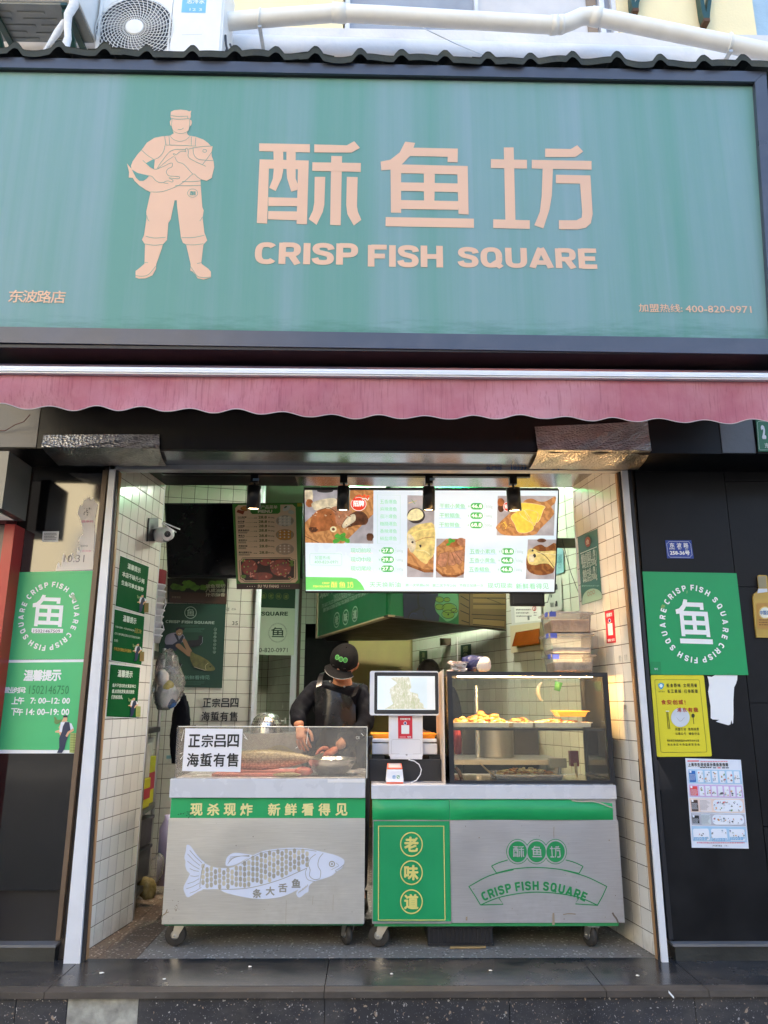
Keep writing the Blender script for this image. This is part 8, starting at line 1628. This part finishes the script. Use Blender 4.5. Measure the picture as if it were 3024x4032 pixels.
for pts in ([W(1255, 2702, .665), W(1262, 2665, .70), W(1268, 2650, .74), W(1270, 2648, .80)], [W(1388, 2742, .675), W(1408, 2705, .70), W(1424, 2692, .74), W(1428, 2690, .80)]):
    q = MB(); sd = Vector((.016, 0, .006)); q.add([p-sd for p in pts]+[p+sd for p in pts], [(i, i+1, 5+i, 4+i) for i in range(3)], 'apron', True); q.add([p-sd+Vector((0, .004, 0)) for p in pts]+[p+sd+Vector((0, .004, 0)) for p in pts], [(4+i, 5+i, i+1, i) for i in range(3)], 'apron', True); q.build('apron_strap', mn)
cp = MB(); s_ = f.cross(u).normalized(); C0 = H+u*.018-f*.002
def dome(i, j):
    a = 2*math.pi*i; e_ = math.pi/2*j; rr = math.cos(e_); r0 = .098 if math.sin(a) > 0 else .104
    return C0+s_*(.086*rr**.8*math.cos(a)*(1+.02*math.cos(6*a)*rr))+f*(r0*rr**.8*math.sin(a))+u*(.104*math.sin(e_)**.9)
cp.grid(dome, 48, 16, 'cap_cloth')
def brim(i, j, dz=0):
    a = math.pi/2+(i-.5)*2.1; r = .098+(.064*(math.cos((i-.5)*2.2)**.7))*j; return C0+s_*(.80*r*math.cos(a))+f*(r*math.sin(a))+u*(.004-.018*((i-.5)*2)**2-.016*j+dz)
cp.grid(lambda i, j: brim(i, j), 26, 6, 'cap_cloth'); cp.grid(lambda i, j: brim(i, j, -.003), 26, 6, 'cap_cloth'); cap_o = cp.build('cap', mn)
cp = MB(); cp.tube([brim(i/26, 1.01) for i in range(4, 27)], .0010, 'till_grey', 5); cp.ball(C0+u*.104, .006, 'cap_cloth'); cp.build('brim_piping', cap_o, kind='stuff')
GLg = mat('cap_green', '1f7a26', .6)
for k, (i, tx) in enumerate(((.205, CRISP), (.24, FISH), (.275, SQUARE))):
    i2 = .31-.06*k; c = dome(i2, .44); nn = ((c-C0)+u*.0).normalized(); pl = Pl(c, nn); pr = Print(pl, .0012)
    P = [(.0135*math.cos(t*.262), .0155*math.sin(t*.262)) for t in range(24)]; pr.polyuv(P, P3('6aa868'), 0); P = [(x*.86, y*.86) for x, y in P]; pr.polyuv(P, GLg, 1)
    src = ((66,62,523,430), (607,65,1013,440), (1087,80,1530,447))[k]
    for G in tx: pr.polyuv([((x-src[0])/(src[2]-src[0])*.015-.0075, .0085-(y-src[1])/(src[3]-src[1])*.017) for x, y in G], P3('14521c'), 2)
    pr.build('badge', cap_o)
hr = MB(); hr.grid(lambda i, j: C0+s_*(.080*math.cos(math.pi+math.pi*i))+f*(.098*math.sin(math.pi+math.pi*i))-u*(.0+.05*j)+u*.005, 20, 4, 'hair'); hr.build('hair', mn)
for x, y in ((1300, 2683), (1356, 2704)): q = MB(); q.lathe(W(x, y, .70), (0, -1, .3), [(.006, 0), (.006, .004), (.001, .005)], 'galv', 10); q.build('snap_button', mn)
# second person
p2 = thing('person', (W(1700, 3000, 2.05).x, 2.1, 0), 'second worker with black hair bending behind the till, only hair and sleeve visible', 'person')
u2 = Vector((0, -.75, .66)).normalized(); f2 = Vector((-.1, -.6, -.75)); f2 = (f2-u2*f2.dot(u2)).normalized(); H2 = W(1688, 2652, 2.0); hip2 = Vector((p2.location.x, 2.35, .92)); ns2 = W(1695, 2720, 2.15)
J2 = {'pel': (hip2, .12), 'sp': (hip2+Vector((0, -.06, .17)), .11), 'ch': (W(1700, 2770, 2.2), (.14, .1)), 'ns': (ns2, .06), 'hd': (H2-u2*.05, .055), 'sl': (W(1620, 2735, 2.15), .06), 'el': (W(1610, 2830, 2.0), .045), 'wl': (W(1660, 2880, 1.85), .03), 'sr': (W(1775, 2735, 2.15), .06), 'er': (W(1795, 2840, 2.0), .045), 'wr': (W(1790, 2930, 1.85), .03)}
E2 = [('pel', 'sp'), ('sp', 'ch'), ('ch', 'ns'), ('ns', 'hd'), ('ch', 'sl'), ('sl', 'el'), ('el', 'wl'), ('ch', 'sr'), ('sr', 'er'), ('er', 'wr')]
for s, nm in ((-1, 'l'), (1, 'r')): J2['h'+nm] = (hip2+Vector((s*.09, 0, -.06)), .08); J2['k'+nm] = (hip2+Vector((s*.1, -.03, -.46)), .055); J2['a'+nm] = (hip2+Vector((s*.1, .0, -.84)), .04); J2['t'+nm] = (hip2+Vector((s*.11, -.13, -.89)), .032); E2 += [('pel', 'h'+nm), ('h'+nm, 'k'+nm), ('k'+nm, 'a'+nm), ('a'+nm, 't'+nm)]
b2 = MB(); b2.mesh(skin(J2, E2, 'pel'), 'skin'); head_mesh(b2, H2, u2, f2, 'skin'); hand(b2, J2['wl'][0], Vector((.3, -1, -.2)), Vector((0, 0, 1)), -1, 'skin', .5); hand(b2, J2['wr'][0], Vector((-.1, -1, -.3)), Vector((0, 0, 1)), 1, 'skin', .5); b2.build('body', p2)
c_ = MB(); c_.mesh(skin({k: (J2[k][0], (tuple(a*1.2 for a in J2[k][1]) if isinstance(J2[k][1], tuple) else J2[k][1]*1.3)) for k in ('pel', 'sp', 'ch', 'ns', 'sl', 'el', 'wl', 'sr', 'er', 'wr')}, [e for e in E2 if e[0] not in ('hd',) and e[1] != 'hd' and e[0][0] not in 'hk' and e[1][0] not in 'hkat' or e in (('sp', 'ch'),)], 'pel'), 'denim'); c_.build('jacket', p2)
c_ = MB(); c_.mesh(skin({k: (J2[k][0]+Vector((0, -.005, 0)), .062) for k in ('er', 'wr')}, [('er', 'wr')], 'er'), 'red_cloth'); c_.build('red_sleeve', p2)
c_ = MB(); c_.mesh(skin({k: (J2[k][0], (J2[k][1] if not isinstance(J2[k][1], tuple) else .12)*1.25) for k in ('pel', 'hl', 'kl', 'al', 'hr', 'kr', 'ar')}, [('pel', 'hl'), ('hl', 'kl'), ('kl', 'al'), ('pel', 'hr'), ('hr', 'kr'), ('kr', 'ar')], 'pel'), 'denim'); c_.build('trousers', p2)
s2 = f2.cross(u2).normalized(); hr = MB()
def hfn(i, j): a = 2*math.pi*i; e_ = -.35+(math.pi/2+.35)*j; q_ = math.cos(e_); k = 1+.02*math.sin(a*9+j*12); return H2+u2*.0+s2*(.088*q_*math.cos(a)*k)+f2*((.092 if math.sin(a) > 0 else .104)*q_*math.sin(a)*k)+u2*(.122*math.sin(e_))-(f2*.0)
hr.grid(hfn, 40, 18, 'hair'); hr.build('hair', p2)
